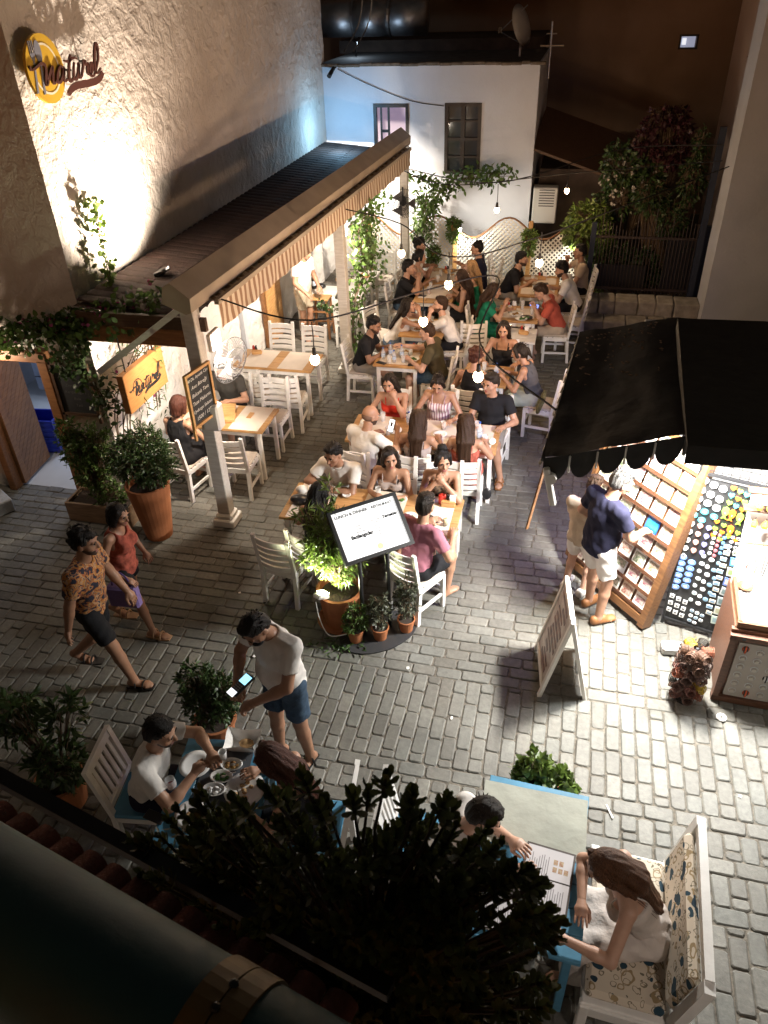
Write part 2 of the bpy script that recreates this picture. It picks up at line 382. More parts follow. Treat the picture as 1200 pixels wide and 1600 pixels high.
def rough_sheet(origin, U, V, nu, nv, amp, nrm, scale=2.2, seed=0.0, holes=None):
    """wall sheet with real relief: layered lumps, trowel ridges and a few course lines"""
    vs, fs = [], []; O, U, V, Nn = Vector(origin), Vector(U), Vector(V), Vector(nrm)
    for j in range(nv + 1):
        for i in range(nu + 1):
            p = O + U * (i / nu) + V * (j / nv); q = p + Vector((seed, seed * 2, 0))
            h = mnoise.noise(q * scale) * .6 + mnoise.noise(q * scale * 3.1) * .35 + mnoise.noise(q * scale * 8) * .2
            hz = q.z + .12 * mnoise.noise(Vector((q.x * .9, q.y * .9, 3.3)))
            ln = abs(((hz / .46) % 1) - .5)
            if ln < .05: h += .75 * (1 - ln / .05) * max(0, mnoise.noise(q * 1.1) + .25)
            vs.append(p + Nn * (amp * h))
    for j in range(nv):
        for i in range(nu):
            a = j * (nu + 1) + i
            if holes and holes((i + .5) / nu, (j + .5) / nv): continue
            fs.append((a, a + 1, a + nu + 2, a + nu + 1))
    m = MB(); m.add(vs, fs); return m
LB = thing('stone_building', 'tall limewashed stone building along the left side of the terrace', 'building', (-5.18, 7.03, 0))
def P(mb, name, mats, parent, smooth=False, kind=None):    # part built in world coordinates
    o = mb.build(name, mats, parent, smooth, kind=kind); return o
def parent_keep(o, parent):
    o.parent = parent; o.matrix_parent_inverse = parent.matrix_world.inverted() if parent.type == 'EMPTY' and False else Matrix.Translation(-Vector(parent.location)) if not any(parent.rotation_euler) else (Matrix.Translation(parent.location) @ parent.rotation_euler.to_matrix().to_4x4()).inverted()
    return o
def part(mb, name, mats, parent, smooth=False, kind=None, label=None):
    o = mb.build(name, mats, None, smooth, kind=kind); parent_keep(o, parent)
    if label: o['label'] = label
    return o
m = rough_sheet((-5.18, 7.03, 2.45), (0, 9.57, 0), (0, 0, 7.0), 270, 190, 0.020, (1, 0, 0), 2.6)
part(m, 'upper_wall', M_WALL, LB, True)
m = rough_sheet((-5.175, 7.03, 0), (0, 9.57, 0), (0, 0, 2.45), 190, 50, 0.035, (1, 0, 0), 3.4, 4.0)
part(m, 'lower_wall', M_WALLW, LB, True)
m = rough_sheet((-9.5, 7.03, 0), (4.32, 0, 0), (0, 0, 9.4), 86, 190, 0.012, (0, -1, 0), 2.0, 9.0,
                holes=lambda u, v: .611 < u < .870 and v < .199)
part(m, 'front_wall', M_WALL, LB, True)
m = MB(); m.box((-9.0, 16.55, 4.7), (7.6, 0.1, 9.4)); part(m, 'end_wall', M_WALL, LB)
m = MB()
for c, d in (((-5.80, 7.01, 0.95), (0.13, 0.16, 1.9)), ((-6.83, 7.01, 0.95), (0.10, 0.16, 1.9)), ((-6.31, 7.01, 1.94), (1.16, 0.16, 0.13))): m.box(c, d, bev=.008)
part(m, 'door_frame', M_BROWNW, LB)
m = MB(); m.quad((-8.6, 7.1, .002), (-5.3, 7.1, .002), (-5.3, 11, .002), (-8.6, 11, .002)); part(m, 'room_floor', mat('pale_floor_tile', (0.52, 0.52, 0.50), 0.35, var=0.05, vs=3), LB)
m = MB(); m.box((-6.9, 11.05, 1.3), (3.6, .1, 2.6)); m.box((-8.65, 9.1, 1.3), (.1, 4.0, 2.6)); m.box((-5.30, 9.1, 1.3), (.06, 4.0, 2.6)); m.box((-6.9, 9.1, 2.55), (3.6, 4.0, .08))
part(m, 'room_wall', mat('room_paint', (0.6, 0.62, 0.66), 0.7), LB)
fr = MB(); fr.box((-7.2, 9.75, .55), (1.9, .5, .9), bev=.02); part(fr, 'counter', mat('steel_blue_counter', (0.32, 0.36, 0.45), 0.35, metal=.3), LB)
m = MB(); m.box((-7.2, 9.493, .66), (1.86, .012, .012)); m.box((-7.2, 9.493, .34), (1.86, .012, .012)); part(m, 'counter_seam', M_DARK, LB)
# open door leaf of diagonal planks
DL = thing('door_leaf', None, None, (-6.76, 7.06, 0.03)); DL.parent = LB; DL.matrix_parent_inverse = Matrix.Translation(-Vector(LB.location))
DL.rotation_euler = (0, 0, RAD(96)); DL['label'] = 'brown plank door standing open'
m = MB(); m.box((.34, 0, .91), (.68, .03, 1.80)); m.build('backing', M_DARKW, DL)
def clip_plank(cx, w, W_, H_):
    # diagonal strip clipped to a W_ x H_ rectangle
    poly = [(0, cx - w / 2), (0, cx + w / 2), (W_, cx + w / 2 + W_), (W_, cx - w / 2 + W_)]
    def cl(poly, f):
        out = []
        for i in range(len(poly)):
            a, b_ = poly[i], poly[(i + 1) % len(poly)]; fa, fb = f(a), f(b_)
            if fa >= 0: out.append(a)
            if fa * fb < 0: t = fa / (fa - fb); out.append((a[0] + (b_[0] - a[0]) * t, a[1] + (b_[1] - a[1]) * t))
        return out
    poly = cl(poly, lambda p: p[1]);
    return cl(poly, lambda p: H_ - p[1]) if poly else []
for k in range(-6, 17):
    pl = clip_plank(.07 + k * .115, .108, .68, 1.80)
    if len(pl) >= 3:
        for s in (-1, 1):
            m = MB(); m.M = Matrix.Translation((0, s * .016, .01)) @ Matrix.Rotation(PI / 2, 4, 'X') @ Matrix.Translation((0, 0, 0)); m.prism(pl, -.012 * s); m.build('plank', M_BROWNW, DL)
m = MB(); m.box((.05, 0, .91), (.10, .075, 1.80)); m.build('stile', M_BROWNW, DL)
# stone step at far left
m = MB(); m.box((-6.98, 6.62, .09), (.9, .34, .18), rz=RAD(-32), bev=.015)
tag(m.build('stone_step', mat('step_stone', (0.36, 0.36, 0.35), 0.8, var=0.15, vs=10, bump=0.3)), 'low pale stone step beside the open brown door', 'step')

# ================================================================== WHITE HOUSE AT THE BACK
WB = thing('white_house', 'white plastered house with two dark framed windows behind the trellis', 'building', (-3.1, 16.5, 0))
yw = 16.42
M_WP = plaster('white_plaster', (0.60, 0.63, 0.70), (0.70, 0.73, 0.80), 0.35, 2.4, 30)
m = MB()
def wall_with_holes(m, x0, x1, z0, z1, holes, y):
    xs = sorted({x0, x1, *[h[0] for h in holes], *[h[1] for h in holes]}); zs = sorted({z0, z1, *[h[2] for h in holes], *[h[3] for h in holes]})
    for i in range(len(xs) - 1):
        for j in range(len(zs) - 1):
            cx, cz = (xs[i] + xs[i + 1]) / 2, (zs[j] + zs[j + 1]) / 2
            if any(h[0] < cx < h[1] and h[2] < cz < h[3] for h in holes): continue
            m.quad((xs[i], y, zs[j]), (xs[i + 1], y, zs[j]), (xs[i + 1], y, zs[j + 1]), (xs[i], y, zs[j + 1]))
    for h in holes:
        d = .22
        m.quad((h[0], y, h[2]), (h[0], y + d, h[2]), (h[0], y + d, h[3]), (h[0], y, h[3])); m.quad((h[1], y, h[2]), (h[1], y + d, h[2]), (h[1], y + d, h[3]), (h[1], y, h[3]))
        m.quad((h[0], y, h[3]), (h[1], y, h[3]), (h[1], y + d, h[3]), (h[0], y + d, h[3])); m.quad((h[0], y, h[2]), (h[1], y, h[2]), (h[1], y + d, h[2]), (h[0], y + d, h[2]))
WIN = [(-4.17, -3.45, 1.95, 3.30), (-2.73, -2.01, 2.03, 3.31)]
wall_with_holes(m, -5.4, -.96, 0, 3.94, WIN, yw)
m.box((-.985, 18.2, 1.97), (.05, 3.5, 3.94)); part(m, 'wall', M_WP, WB)
m = MB(); m.box((-3.2, 18.2, 3.93), (4.4, 3.4, .04)); part(m, 'roof_deck', mat('roof_felt', (0.06, 0.055, 0.05), .9, var=.4, vs=5), WB)
m = MB(); px_ = -5.35
while px_ < -1.0:
    w = rnd.uniform(.1, .3); m.box((px_ + w / 2, yw + .03, 3.965 + rnd.uniform(-.01, .012)), (w, .16, .05), bev=.01); px_ += w
part(m, 'coping', mat('old_coping', (0.16, 0.13, 0.10), .9, var=.4, vs=8), WB)
M_WINF = wood_mat('window_wood', (0.018, 0.011, 0.008), (0.035, 0.022, 0.015)); M_GLASS = mat('window_glass', (0.05, 0.055, 0.06), 0.06, spec=0.6)
M_LILAC = mat('lit_room', (0.7, 0.62, 0.72), .8, emit=(0.55, 0.42, 0.62), es=0.42)
for wi, (x0, x1, z0, z1) in enumerate(WIN):
    m = MB(); t = .065; y = yw + .02
    for c, d in ((((x0 + x1) / 2, y, z1 - t / 2), (x1 - x0, .08, t)), (((x0 + x1) / 2, y, z0 + t / 2), (x1 - x0, .08, t)), ((x0 + t / 2, y, (z0 + z1) / 2), (t, .08, z1 - z0 - 2 * t)), ((x1 - t / 2, y, (z0 + z1) / 2), (t, .08, z1 - z0 - 2 * t))): m.box(c, d)
    f = part(m, 'window_frame', M_WINF, WB)
    if wi == 1:
        m = MB(); m.box(((x0 + x1) / 2, y, (z0 + z1) / 2), (.08, .07, z1 - z0 - 2 * t))
        for k in (1, 2, 3): m.box(((x0 + x1) / 2, y + .003, z0 + (z1 - z0) * k / 4), (x1 - x0 - 2 * t, .06, .04 if k != 2 else .06))
        part(m, 'glazing_bar', M_WINF, f)
        for i in range(2):
            for k in range(4):
                m = MB(); m.box((x0 + .18 + i * .36, y + .035, z0 + .16 + k * .32), (.27, .008, .27)); part(m, 'pane', M_GLASS, f)
    else:
        m = MB(); m.box((x0 + .14, y + .05, (z0 + z1) / 2), (.035, .03, z1 - z0 - 2 * t)); m.box((x0 + .29, y + .07, (z0 + z1) / 2), (.04, .03, z1 - z0 - 2 * t)); m.box((x0 + .21, y + .06, z1 - .5), (.13, .03, .05)); part(m, 'casement', M_WINF, f)
        m = MB(); m.box(((x0 + x1) / 2 + .15, y + .9, (z0 + z1) / 2), (1.6, .02, 1.7)); part(m, 'room_wall', M_LILAC, WB)
m = MB(); m.box((-2.37, yw + .6, 2.6), (1.2, .02, 1.8)); part(m, 'dark_room', M_DARK, WB)
# small camera-like lamp under the coping, and the thin wire along the wall
m = MB(); m.cyl((-4.93, yw - .02, 3.93), (-4.98, yw - .22, 3.80), .035, .045); m.box((-4.92, yw - .02, 3.95), (.08, .05, .06))
tag(m.build('security_camera', M_BLACK), 'small dark security camera at the top left of the white house', 'camera')
m = MB(); m.tube(crom([(-4.85, yw - .02, 3.9), (-4.2, yw - .02, 3.62), (-3.4, yw - .02, 3.35), (-2.75, yw - .02, 3.26)]), .007, 5)
tag(m.build('wall_wire', M_BLACK), 'thin black wire slanting across the white house wall to its window', 'wire')
# roof clutter: metal duct, dish, low roofs
m = MB(); dk = thing('ventilation_duct', 'fat shiny metal ventilation duct on the roof behind the white house', 'duct', (-4.6, 19, 4.4))
for i in range(3):
    x0 = -5.95 + i * .8; m = MB(); m.cyl((x0, 19, 4.62), (x0 + .775, 19, 4.62), .35, n=20); part(m, 'duct_section', mat('duct_steel', (.42, .44, .47), .46, metal=1.0, var=.15, vs=6), dk, True)
m = MB()
for i in range(3): m.cyl((-5.98 + i * .8, 19, 4.62), (-5.94 + i * .8, 19, 4.62), .37, n=20)
part(m, 'flange', M_STEEL, dk)
for k, q in enumerate(((-4.75, -4.95), (-4.55, -4.75))):
    m = MB(); m.tube(crom([(q[0], 18.1, 5.3), (q[0] + .02, 18.0, 4.9), (q[0] - .1, 18.0, 4.5), (q[1] - .1, 17.6, 4.1)]), .013, 5)
    tag(m.build('hanging_cable', mat('grey_cable', (.35, .35, .35), .6)), ('left' if k == 0 else 'right') + ' of two grey cables drooping in front of the metal duct', 'cable')
ds = thing('satellite_dish', 'pale satellite dish on the roof of the white house', 'satellite dish', (-1.55, 17.6, 3.97))
m = MB(); prof = [(0.02, .10), (.12, .085), (.25, .05), (.36, 0.0), (.37, .005), (.25, .058), (.12, .095), (0.01, .11)]
m.M = Matrix.Translation((0.1, 0, .52)) @ Matrix.Rotation(RAD(72), 4, 'Y') @ Matrix.Rotation(RAD(20), 4, 'X'); m.lathe(prof, n=24); m.build('dish', mat('dish_grey', (.42, .42, .42), .5), ds, True)
m = MB(); m.tube([(.1, 0, .5), (.1, .05, .15), (.1, .05, 0)], .022); m.tube([(.15, 0, .2), (-.28, -.05, .42)], .01); m.tube([(.2, 0, .85), (-.28, -.05, .45)], .01); m.build('mast', M_STEEL, ds)
m = MB(); m.box((-.3, -.05, .46), (.08, .07, .1)); m.build('receiver', M_BLACK, ds)
an = thing('roof_antenna', 'small metal aerial mast at the right edge of the white house roof', 'aerial', (-.85, 17.5, 3.6))
m = MB(); m.cyl((0, 0, 0), (0, 0, .95), .018); m.build('pole', M_STEEL, an); m = MB(); m.cyl((-.2, 0, .55), (.25, 0, .55), .02); m.cyl((-.1, 0, .75), (.1, 0, .75), .012); m.build('crossbar', M_STEEL, an)
m = MB(); m.box((0, 0, 0), (4.6, 2.2, .25)); r0 = m.build('low_roof_wall', mat('dark_render', (0.075, 0.055, 0.045), .9, var=.3, vs=4)); r0.location = (-3.4, 20.6, 4.05); tag(r0, 'low dark parapet running under the metal duct', 'parapet')
# big brown building closing the view
BB = thing('brown_building', 'big dark brown rendered building closing the view at the back', 'building', (0, 22, 0))
m = MB(); wall_with_holes(m, -12, 9, 0, 12, [(1.93, 2.28, 3.74, 3.98)], 22.0); part(m, 'wall', plaster('brown_render', (0.24, 0.165, 0.115), (0.30, 0.21, 0.15), .3, 2.0, 20), BB)
m = MB()
for c, d in (((2.105, 21.99, 3.99), (.43, .05, .04)), ((2.105, 21.99, 3.73), (.43, .05, .04)), ((1.915, 21.99, 3.86), (.04, .05, .22)), ((2.295, 21.99, 3.86), (.04, .05, .22))): m.box(c, d)
f = part(m, 'window_frame', M_BLACK, BB)
m = MB(); m.box((2.1, 22.15, 3.86), (.34, .01, .24)); part(m, 'lit_pane', mat('lit_pane', (.3, .32, .4), .5, emit=(.50, .54, .72), es=.5), f)
m = MB(); m.box((2.02, 22.13, 3.86), (.09, .02, .13)); part(m, 'curtain', mat('lit_curtain', (.8, .8, .8), .5, emit=(.9, .93, 1), es=.9), f)
m = MB(); m.box((1.0, 21.6, 4.95), (9, .9, .14)); part(m, 'eave', M_DARKW, BB)
# dark shed with sloping roof and the air conditioner beside the white house
sh = thing('dark_shed', 'dark lean-to shed with a sloping roof to the right of the white house', 'shed', (-.1, 18, 0))
m = MB(); m.box((.0, 18.0, 1.0), (1.7, 1.6, 2.0)); part(m, 'wall', mat('dark_render', (0.07, 0.05, 0.04)), sh)
m = MB(); m.M = Matrix.Translation((-.05, 17.4, 2.45)) @ Matrix.Rotation(RAD(18), 4, 'Y') @ Matrix.Rotation(RAD(14), 4, 'X'); m.box((0, 0, 0), (1.9, 2.0, .05)); part(m, 'roof', M_DARKW, sh)
ac = thing('air_conditioner', 'white air conditioner unit beside the corner of the white house', 'air conditioner', (-.66, 16.3, 1.14))
m = MB(); m.box((0, .15, .34), (.48, .3, .68), bev=.02); m.build('casing', mat('ac_white', (.55, .55, .53), .5), ac)
m = MB()
for i in range(7): m.box((.03, -.008, .34 + .05 * i), (.30, .02, .012))
m.build('grille', M_DARK, ac)
# ================================================================== RIGHT WALL
RB = thing('grey_house', 'pale grey rendered house corner rising at the right', 'building', (2.29, 13.6, 0))
m = rough_sheet((2.29, 13.6, 0), (4.2, 0, 0), (0, 0, 9), 40, 80, .008, (0, -1, 0), 1.4); part(m, 'front_wall', plaster('grey_render', (0.42, 0.43, 0.46), (0.50, 0.51, 0.54), .35, 2, 24), RB, True)
m = rough_sheet((2.29, 14.45, 0), (0, -.85, 0), (0, 0, 9), 10, 80, .008, (-1, 0, 0), 1.4); part(m, 'side_wall', MATS['grey_render'], RB, True)
PB = thing('pink_house', 'pink rendered house with small ledges beyond the grey corner', 'building', (2.75, 15, 0))
m = MB(); m.box((4.7, 17.2, 4.5), (3.9, 4.4, 9)); part(m, 'wall', plaster('pink_render', (0.50, 0.36, 0.28), (0.58, 0.43, 0.34), .3, 2, 24), PB)
for z in (3.15, 3.95, 4.7):
    m = MB(); m.box((2.70, 15.9, z), (.16, 1.6, .09)); part(m, 'ledge', MATS['pink_render'], PB)
# ================================================================== CAMERA-SIDE BUILDING (below the viewpoint)
VB = thing('viewpoint_building', 'dark facade under the viewpoint with a row of clay tiles', 'building', (0, -.6, 0))
m = MB(); m.box((-1, -.75, 1.7), (16, .3, 3.4)); part(m, 'wall', M_WALL, VB)
# ================================================================== AWNING, POSTS, LEAN-TO ROOF
def ax(y): return -3.74 + (y - 6.81) * .0398          # line of the posts
LT = thing('lean_to_roof', 'dark lean-to tile roof between the lit stone wall and the long awning', 'roof', (-4.5, 7.0, 2.4))
m = MB(); m.quad((-5.15, 6.9, 2.60), (-3.86, 6.9, 2.50), (-3.50, 16.2, 2.50), (-5.15, 16.3, 2.60)); m.box((-4.35, 6.86, 2.50), (1.5, .05, .14)); part(m, 'decking', M_DARKW, LT)
tm = MB(); n_ = 6
for a, h0 in ((0, 0), (1, .0)): pass
vs = []; 
for u, z0 in ((0, .012), (1, 0)):
    for k in range(n_ + 1):
        t = PI * k / n_; vs.append((.36 * u, -.085 * math.cos(t), z0 + .05 * math.sin(t)))
tm.add(vs, [(k, k + 1, n_ + 2 + k, n_ + 1 + k) for k in range(n_)]); tile_me = tm.mesh('roof_tile', M_TILE, True)
for j in range(54):
    y = 7.05 + j * .17
    for k in range(4):
        o = link('roof_tile', tile_me, None, None); parent_keep(o, LT); o.scale = (1, 1.02, .45); o.location = (-5.13 + .33 * k, y, 2.622 - .031 * k + .012); o.rotation_euler = (0, RAD(3.5), RAD(rnd.uniform(-2, 2)))
AW = thing('striped_awning', 'long beige and brown striped awning with its cassette running above the terrace tables', 'awning', (-3.5, 11, 2.5))
M_CASS = mat('awning_cassette', (0.36, 0.295, 0.225), 0.5, var=0.12, vs=3)
M_STR = stripe_mat('awning_stripes', (0.66, 0.58, 0.46), (0.30, 0.185, 0.115), 2.6, 1, .35, .52)
m = MB(); Y0, Y1 = 6.5, 15.35
def sweep(m, prof):      # profile of (offset from post line, z) swept along the post line
    n = len(prof); vs = []
    for y in (Y0, Y1):
        for o, z in prof: vs.append((ax(y) + o, y, z))
    m.add(vs, [(i, (i + 1) % n, n + (i + 1) % n, n + i) for i in range(n)] + [tuple(range(n - 1, -1, -1)), tuple(range(n, 2 * n))])
sweep(m, [(-.06, 3.00), (-.10, 2.84), (.14, 2.74), (.20, 2.76), (.21, 2.90), (.02, 3.05)]); part(m, 'cassette', M_CASS, AW)
m = MB(); vs = []; NY = 200
for i in range(NY + 1):
    y = 6.9 + (15.0 - 6.9) * i / NY
    wv = .018 * math.sin(i * 1.26) + .008 * math.sin(i * .37)
    vs += [(ax(y) + .10, y, 2.77), (ax(y) + .20, y, 2.755 + wv), (ax(y) + .27, y, 2.735)]
m.add(vs, [(3 * i + k, 3 * i + k + 1, 3 * i + 4 + k, 3 * i + 3 + k) for i in range(NY) for k in (0, 1)]); part(m, 'fabric', M_STR, AW, True)
m = MB(); vs = []
for i in range(NY + 1):
    y = 6.9 + (15.0 - 6.9) * i / NY
    for k in range(4):
        vs.append((ax(y) + .285 + .012 * math.sin(i * .55 + k) * k / 3, y, 2.72 - .27 * k / 3 + (.004 * math.sin(i * .8) if k == 3 else 0)))
m.add(vs, [(4 * i + k, 4 * i + k + 1, 4 * i + 5 + k, 4 * i + 4 + k) for i in range(NY) for k in range(3)]); part(m, 'valance', M_STR, AW, True)
m = MB(); m.beam((ax(6.88) + .28, 6.88, 2.74), (ax(15.02) + .28, 15.02, 2.74), .05, .05); part(m, 'front_bar', M_CASS, AW)
m = MB(); m.beam((-4.75, 6.50, 2.05), (-3.62, 6.62, 2.83), .05, .06); m.beam((-4.75, 6.56, 2.05), (-3.62, 6.68, 2.83), .02, .05); part(m, 'arm_rail', M_GREYW, AW)
BM = thing('gable_beam', 'brown timber beam joining the near awning post to the stone wall', 'beam', (-4.4, 6.98, 2.3))
m = MB(); m.box((-4.42, 6.96, 2.30), (1.38, .09, .2), bev=.01); part(m, 'timber', M_HONEY if False else M_BROWNW, BM)
def post(x, y, h, label, cut=None):
    t = thing('awning_post', label, 'post', (x, y, 0), group='white posts under the awning')
    m = MB(); m.box((0, 0, h / 2 + .08), (.15, .15, h - .16), bev=.008); m.build('shaft', M_GREYW if h > 2.6 else M_WHITE, t)
    m = MB(); m.box((0, 0, .05), (.27, .27, .10), bev=.012); m.box((0, 0, .13), (.21, .21, .07), bev=.02); m.build('base', M_WHITE, t)
    return t
post(-3.74, 6.81, 2.72, 'thick pale wooden post nearest the big terracotta pot, carrying the chalk menu board')
post(-3.44, 11.21, 2.62, 'white post in the middle of the awning, wrapped by a climbing vine')
post(-3.27, 15.05, 2.62, 'white post at the far end of the awning carrying a black fan')
m = MB(); m.box((-3.63, 6.70, 1.52), (.20, .16, .30), bev=.02); tag(m.build('junction_box', M_WHITE), 'white plastic box fixed on the near wooden post', 'box')
M_LED = mat('led_face', (1, 1, 1), .5, emit=(1.0, .92, .80), es=9)
for i, (x, y, z, l) in enumerate(((-3.62, 7.0, 2.28, 'glaring white floodlight on the near post above the table'), (-3.44, 11.42, 2.22, 'glaring white floodlight at the top of the middle awning post'), (-3.30, 15.2, 2.25, 'glaring white floodlight at the far end of the awning'))):
    t = thing('floodlight', l, 'floodlight', (x, y, z), 0, 'floodlights on the awning posts')
    m = MB(); m.box((0, 0, 0), (.05, .24, .20), bev=.01); m.build('housing', M_WHITE, t)
    m = MB(); m.box((.028, 0, 0), (.008, .21, .17)); m.build('led_panel', M_LED, t)
# ------------------------------------------------------------------ fans
def fan(label, loc, r, aim, mcol, bcol, name='wall_fan'):
    t = thing(name, label, 'fan', loc); q = Vector(aim).to_track_quat('Z', 'Y'); t.rotation_mode = 'QUATERNION'; t.rotation_quaternion = q
    m = MB(); nr = 40
    for s, d in ((1, .05), (-1, -.04)):
        for k in range(nr):
            a = 2 * PI * k / nr
            m.tube([(.05 * math.cos(a), .05 * math.sin(a), d * 1.5), (r * .6 * math.cos(a + .25), r * .6 * math.sin(a + .25), d * 1.3), (r * math.cos(a + .4), r * math.sin(a + .4), 0)], .0022 if mcol is not M_BLACK else .0036, 3)
    for rr, zz in ((r, 0), (r * .62, .066), (r * .3, .075)):
        m.tube([(rr * math.cos(2 * PI * k / 36), rr * math.sin(2 * PI * k / 36), zz) for k in range(37)], .004, 4)
    m.build('cage', mcol, t)
    m = MB(); m.cyl((0, 0, -.16), (0, 0, -.03), .07, .06, 14); m.cyl((0, 0, -.02), (0, 0, .03), .035, .03, 12); m.tube([(0, 0, -.12), (0, .1, -.2), (0, .16, -.3)], .018); m.build('motor', bcol, t)
    for k in range(3):
        a0 = 2 * PI * k / 3; vs = []
        for i in range(6):
            f = .15 + .75 * i / 5
            for w in (-.38, .38): vs.append((r * f * math.cos(a0 + w * (.5 + f)), r * f * math.sin(a0 + w * (.5 + f)), .02 * (1 if w > 0 else -1)))
        m = MB(); m.add(vs, [(2 * i, 2 * i + 1, 2 * i + 3, 2 * i + 2) for i in range(5)]); m.build('blade', mat('fan_blade_' + mcol.name, (.5, .5, .52) if mcol is not M_BLACK else (.10, .10, .105), .5), t, True)
    return t
fan('large grey wire cage fan mounted on the near post beside the glaring lamp', (-3.62, 7.32, 1.90), .27, (1.0, -.35, -.15), mat('grey_wire', (.16, .16, .17), .4), M_WHITE)
fan('black cage fan mounted on the far awning post', (-3.20, 14.62, 1.86), .29, (.25, -1, -.30), M_BLACK, M_BLACK)
# ------------------------------------------------------------------ lettering
NAT = {"n": [[7.084, 4.807], [7.104, 4.775], [7.178, 4.787], [7.266, 4.813], [7.318, 4.794], [7.317, 4.747], [7.287, 4.686], [7.279, 4.639], [7.305, 4.66], [7.351, 4.704], [7.407, 4.754], [7.433, 4.768], [7.419, 4.721], [7.392, 4.659], [7.402, 4.632], [7.453, 4.653]],
"a": [[7.598, 4.748], [7.565, 4.764], [7.503, 4.721], [7.464, 4.66], [7.492, 4.632], [7.562, 4.674], [7.619, 4.75], [7.581, 4.672], [7.587, 4.632], [7.641, 4.649]],
"t": [[7.778, 4.843], [7.734, 4.781], [7.681, 4.695], [7.672, 4.642], [7.694, 4.619], [7.742, 4.647]], "tb": [[7.651, 4.804], [7.719, 4.79], [7.797, 4.812], [7.878, 4.802]],
"u": [[7.816, 4.774], [7.764, 4.687], [7.755, 4.638], [7.786, 4.63], [7.845, 4.679], [7.892, 4.759], [7.857, 4.678], [7.859, 4.635], [7.9, 4.648]],
"r": [[7.9, 4.648], [7.953, 4.72], [7.992, 4.775], [8.004, 4.74], [8.049, 4.743], [8.022, 4.696], [8.01, 4.654]],
"e": [[8.018, 4.649], [8.085, 4.656], [8.127, 4.703], [8.127, 4.742], [8.079, 4.708], [8.058, 4.65], [8.098, 4.624], [8.158, 4.653]],
"l": [[8.158, 4.653], [8.26, 4.761], [8.299, 4.861], [8.282, 4.905], [8.235, 4.849], [8.184, 4.741], [8.164, 4.665], [8.198, 4.645], [8.279, 4.681]]}
SWASH = [[7.593, 4.517], [7.653, 4.552], [7.75, 4.575], [7.892, 4.576], [8.074, 4.574], [8.204, 4.591], [8.298, 4.639]]
def ribbon(m, pts, w, d, taper=False):
    """flat raised stroke in the local xy plane (x right, y up), thickness d along z"""
    P_ = crom([(p[0], p[1], 0) for p in pts], 7); k = len(P_); vs = []
    for i, p in enumerate(P_):
        t = (P_[min(i + 1, k - 1)] - P_[max(i - 1, 0)]); t = t.normalized() if t.length > 1e-7 else Vector((1, 0, 0))
        nn = Vector((-t.y, t.x, 0)); f = i / (k - 1)
        ww = w * (.55 + .45 * math.sin(PI * min(1, max(0, f)))) if not taper else w * (.35 + 1.1 * math.sin(PI * (.12 + .8 * (1 - f))))
        ww *= .78 + .32 * abs(t.y)
        vs += [p + nn * ww / 2, p - nn * ww / 2, p + nn * ww / 2 + Vector((0, 0, d)), p - nn * ww / 2 + Vector((0, 0, d))]
    fs = []
    for i in range(k - 1):
        a, b_ = 4 * i, 4 * i + 4
        fs += [(a + 2, a + 3, b_ + 3, b_ + 2), (a, a + 2, b_ + 2, b_), (a + 3, a + 1, b_ + 1, b_ + 3)]
    fs += [(0, 1, 3, 2), (4 * k - 4, 4 * k - 2, 4 * k - 1, 4 * k - 3)]
    m.add(vs, fs)
def wordmark(mk, w=.045, d=.03, sc=1.0, cx=7.35, cz=4.76):
    mp = lambda L: [((y - cx) * sc, (z - cz) * sc) for y, z in L]
    for k, L in NAT.items():
        m = MB(); ribbon(m, mp(L), w * sc * (1.15 if k == 'n' else 1), d); mk(m, 'letter')
    m = MB(); ribbon(m, mp(SWASH), .06 * sc, d, True); mk(m, 'swash')
def disc_poly(rx, ry, n=36, cx=0, cy=0): return [(cx + rx * math.cos(2 * PI * i / n), cy + ry * math.sin(2 * PI * i / n)) for i in range(n)]
M_BRN = mat('sign_brown', (0.075, 0.022, 0.014), .5); M_YEL = mat('sign_yellow', (0.60, 0.36, 0.03), .5, var=.05, vs=4); M_GRY = mat('sign_grey', (0.20, 0.20, 0.24), .5); M_CRM = mat('sign_cream', (.75, .68, .5), .5)
SG = thing('wall_sign', 'yellow plate sign with fork, spoon and the brown word naturel high on the stone wall', 'sign', (-5.09, 7.35, 4.76))
SG.rotation_euler = (RAD(90), 0, RAD(90))          # local x -> +Y, local y -> +Z, local z -> +X
m = MB(); m.prism(disc_poly(.29, .29), .03); m.build('plate', M_YEL, SG)
m = MB(); ra = [(math.cos(2 * PI * i / 40), math.sin(2 * PI * i / 40)) for i in range(41)]
vs = [(x * r_, y * r_, .0335) for x, y in ra for r_ in (.195, .215)]; m.add(vs, [(2 * i, 2 * i + 1, 2 * i + 3, 2 * i + 2) for i in range(40) if not 16 < i < 23]); m.build('rim_line', M_CRM, SG)
m = MB(); m.prism(disc_poly(.05, .095, 20, -.065, .145), .006); m.prism([(-.075, .06), (-.055, .06), (-.100, -.20), (-.135, -.20)], .006); m.M = Matrix.Translation((0, 0, .03)); m.v = [(x, y, z + .03) for x, y, z in m.v]; m.build('spoon', M_GRY, SG)
m = MB()
for k in range(3): m.box((-.185 + .028 * k, .19, .034), (.012, .10, .008))
m.prism([(-.20, .14), (-.12, .14), (-.145, .08), (-.175, .08)], .036); m.prism([(-.172, .08), (-.150, .08), (-.205, -.18), (-.235, -.18)], .036); m.build('fork', M_GRY, SG)
def mkp(par, z, mt):
    def f(m, nm):
        m.v = [(x, y, zz + z) for x, y, zz in m.v]; m.build(nm, mt, par)
    return f
wordmark(mkp(SG, .034, M_BRN), w=.030, d=.018)
m = MB()
for x, y in ((0, .15), (0, -.15), (.45, -.05), (.75, .0)): m.cyl((x, y, -.09), (x, y, .0), .012)
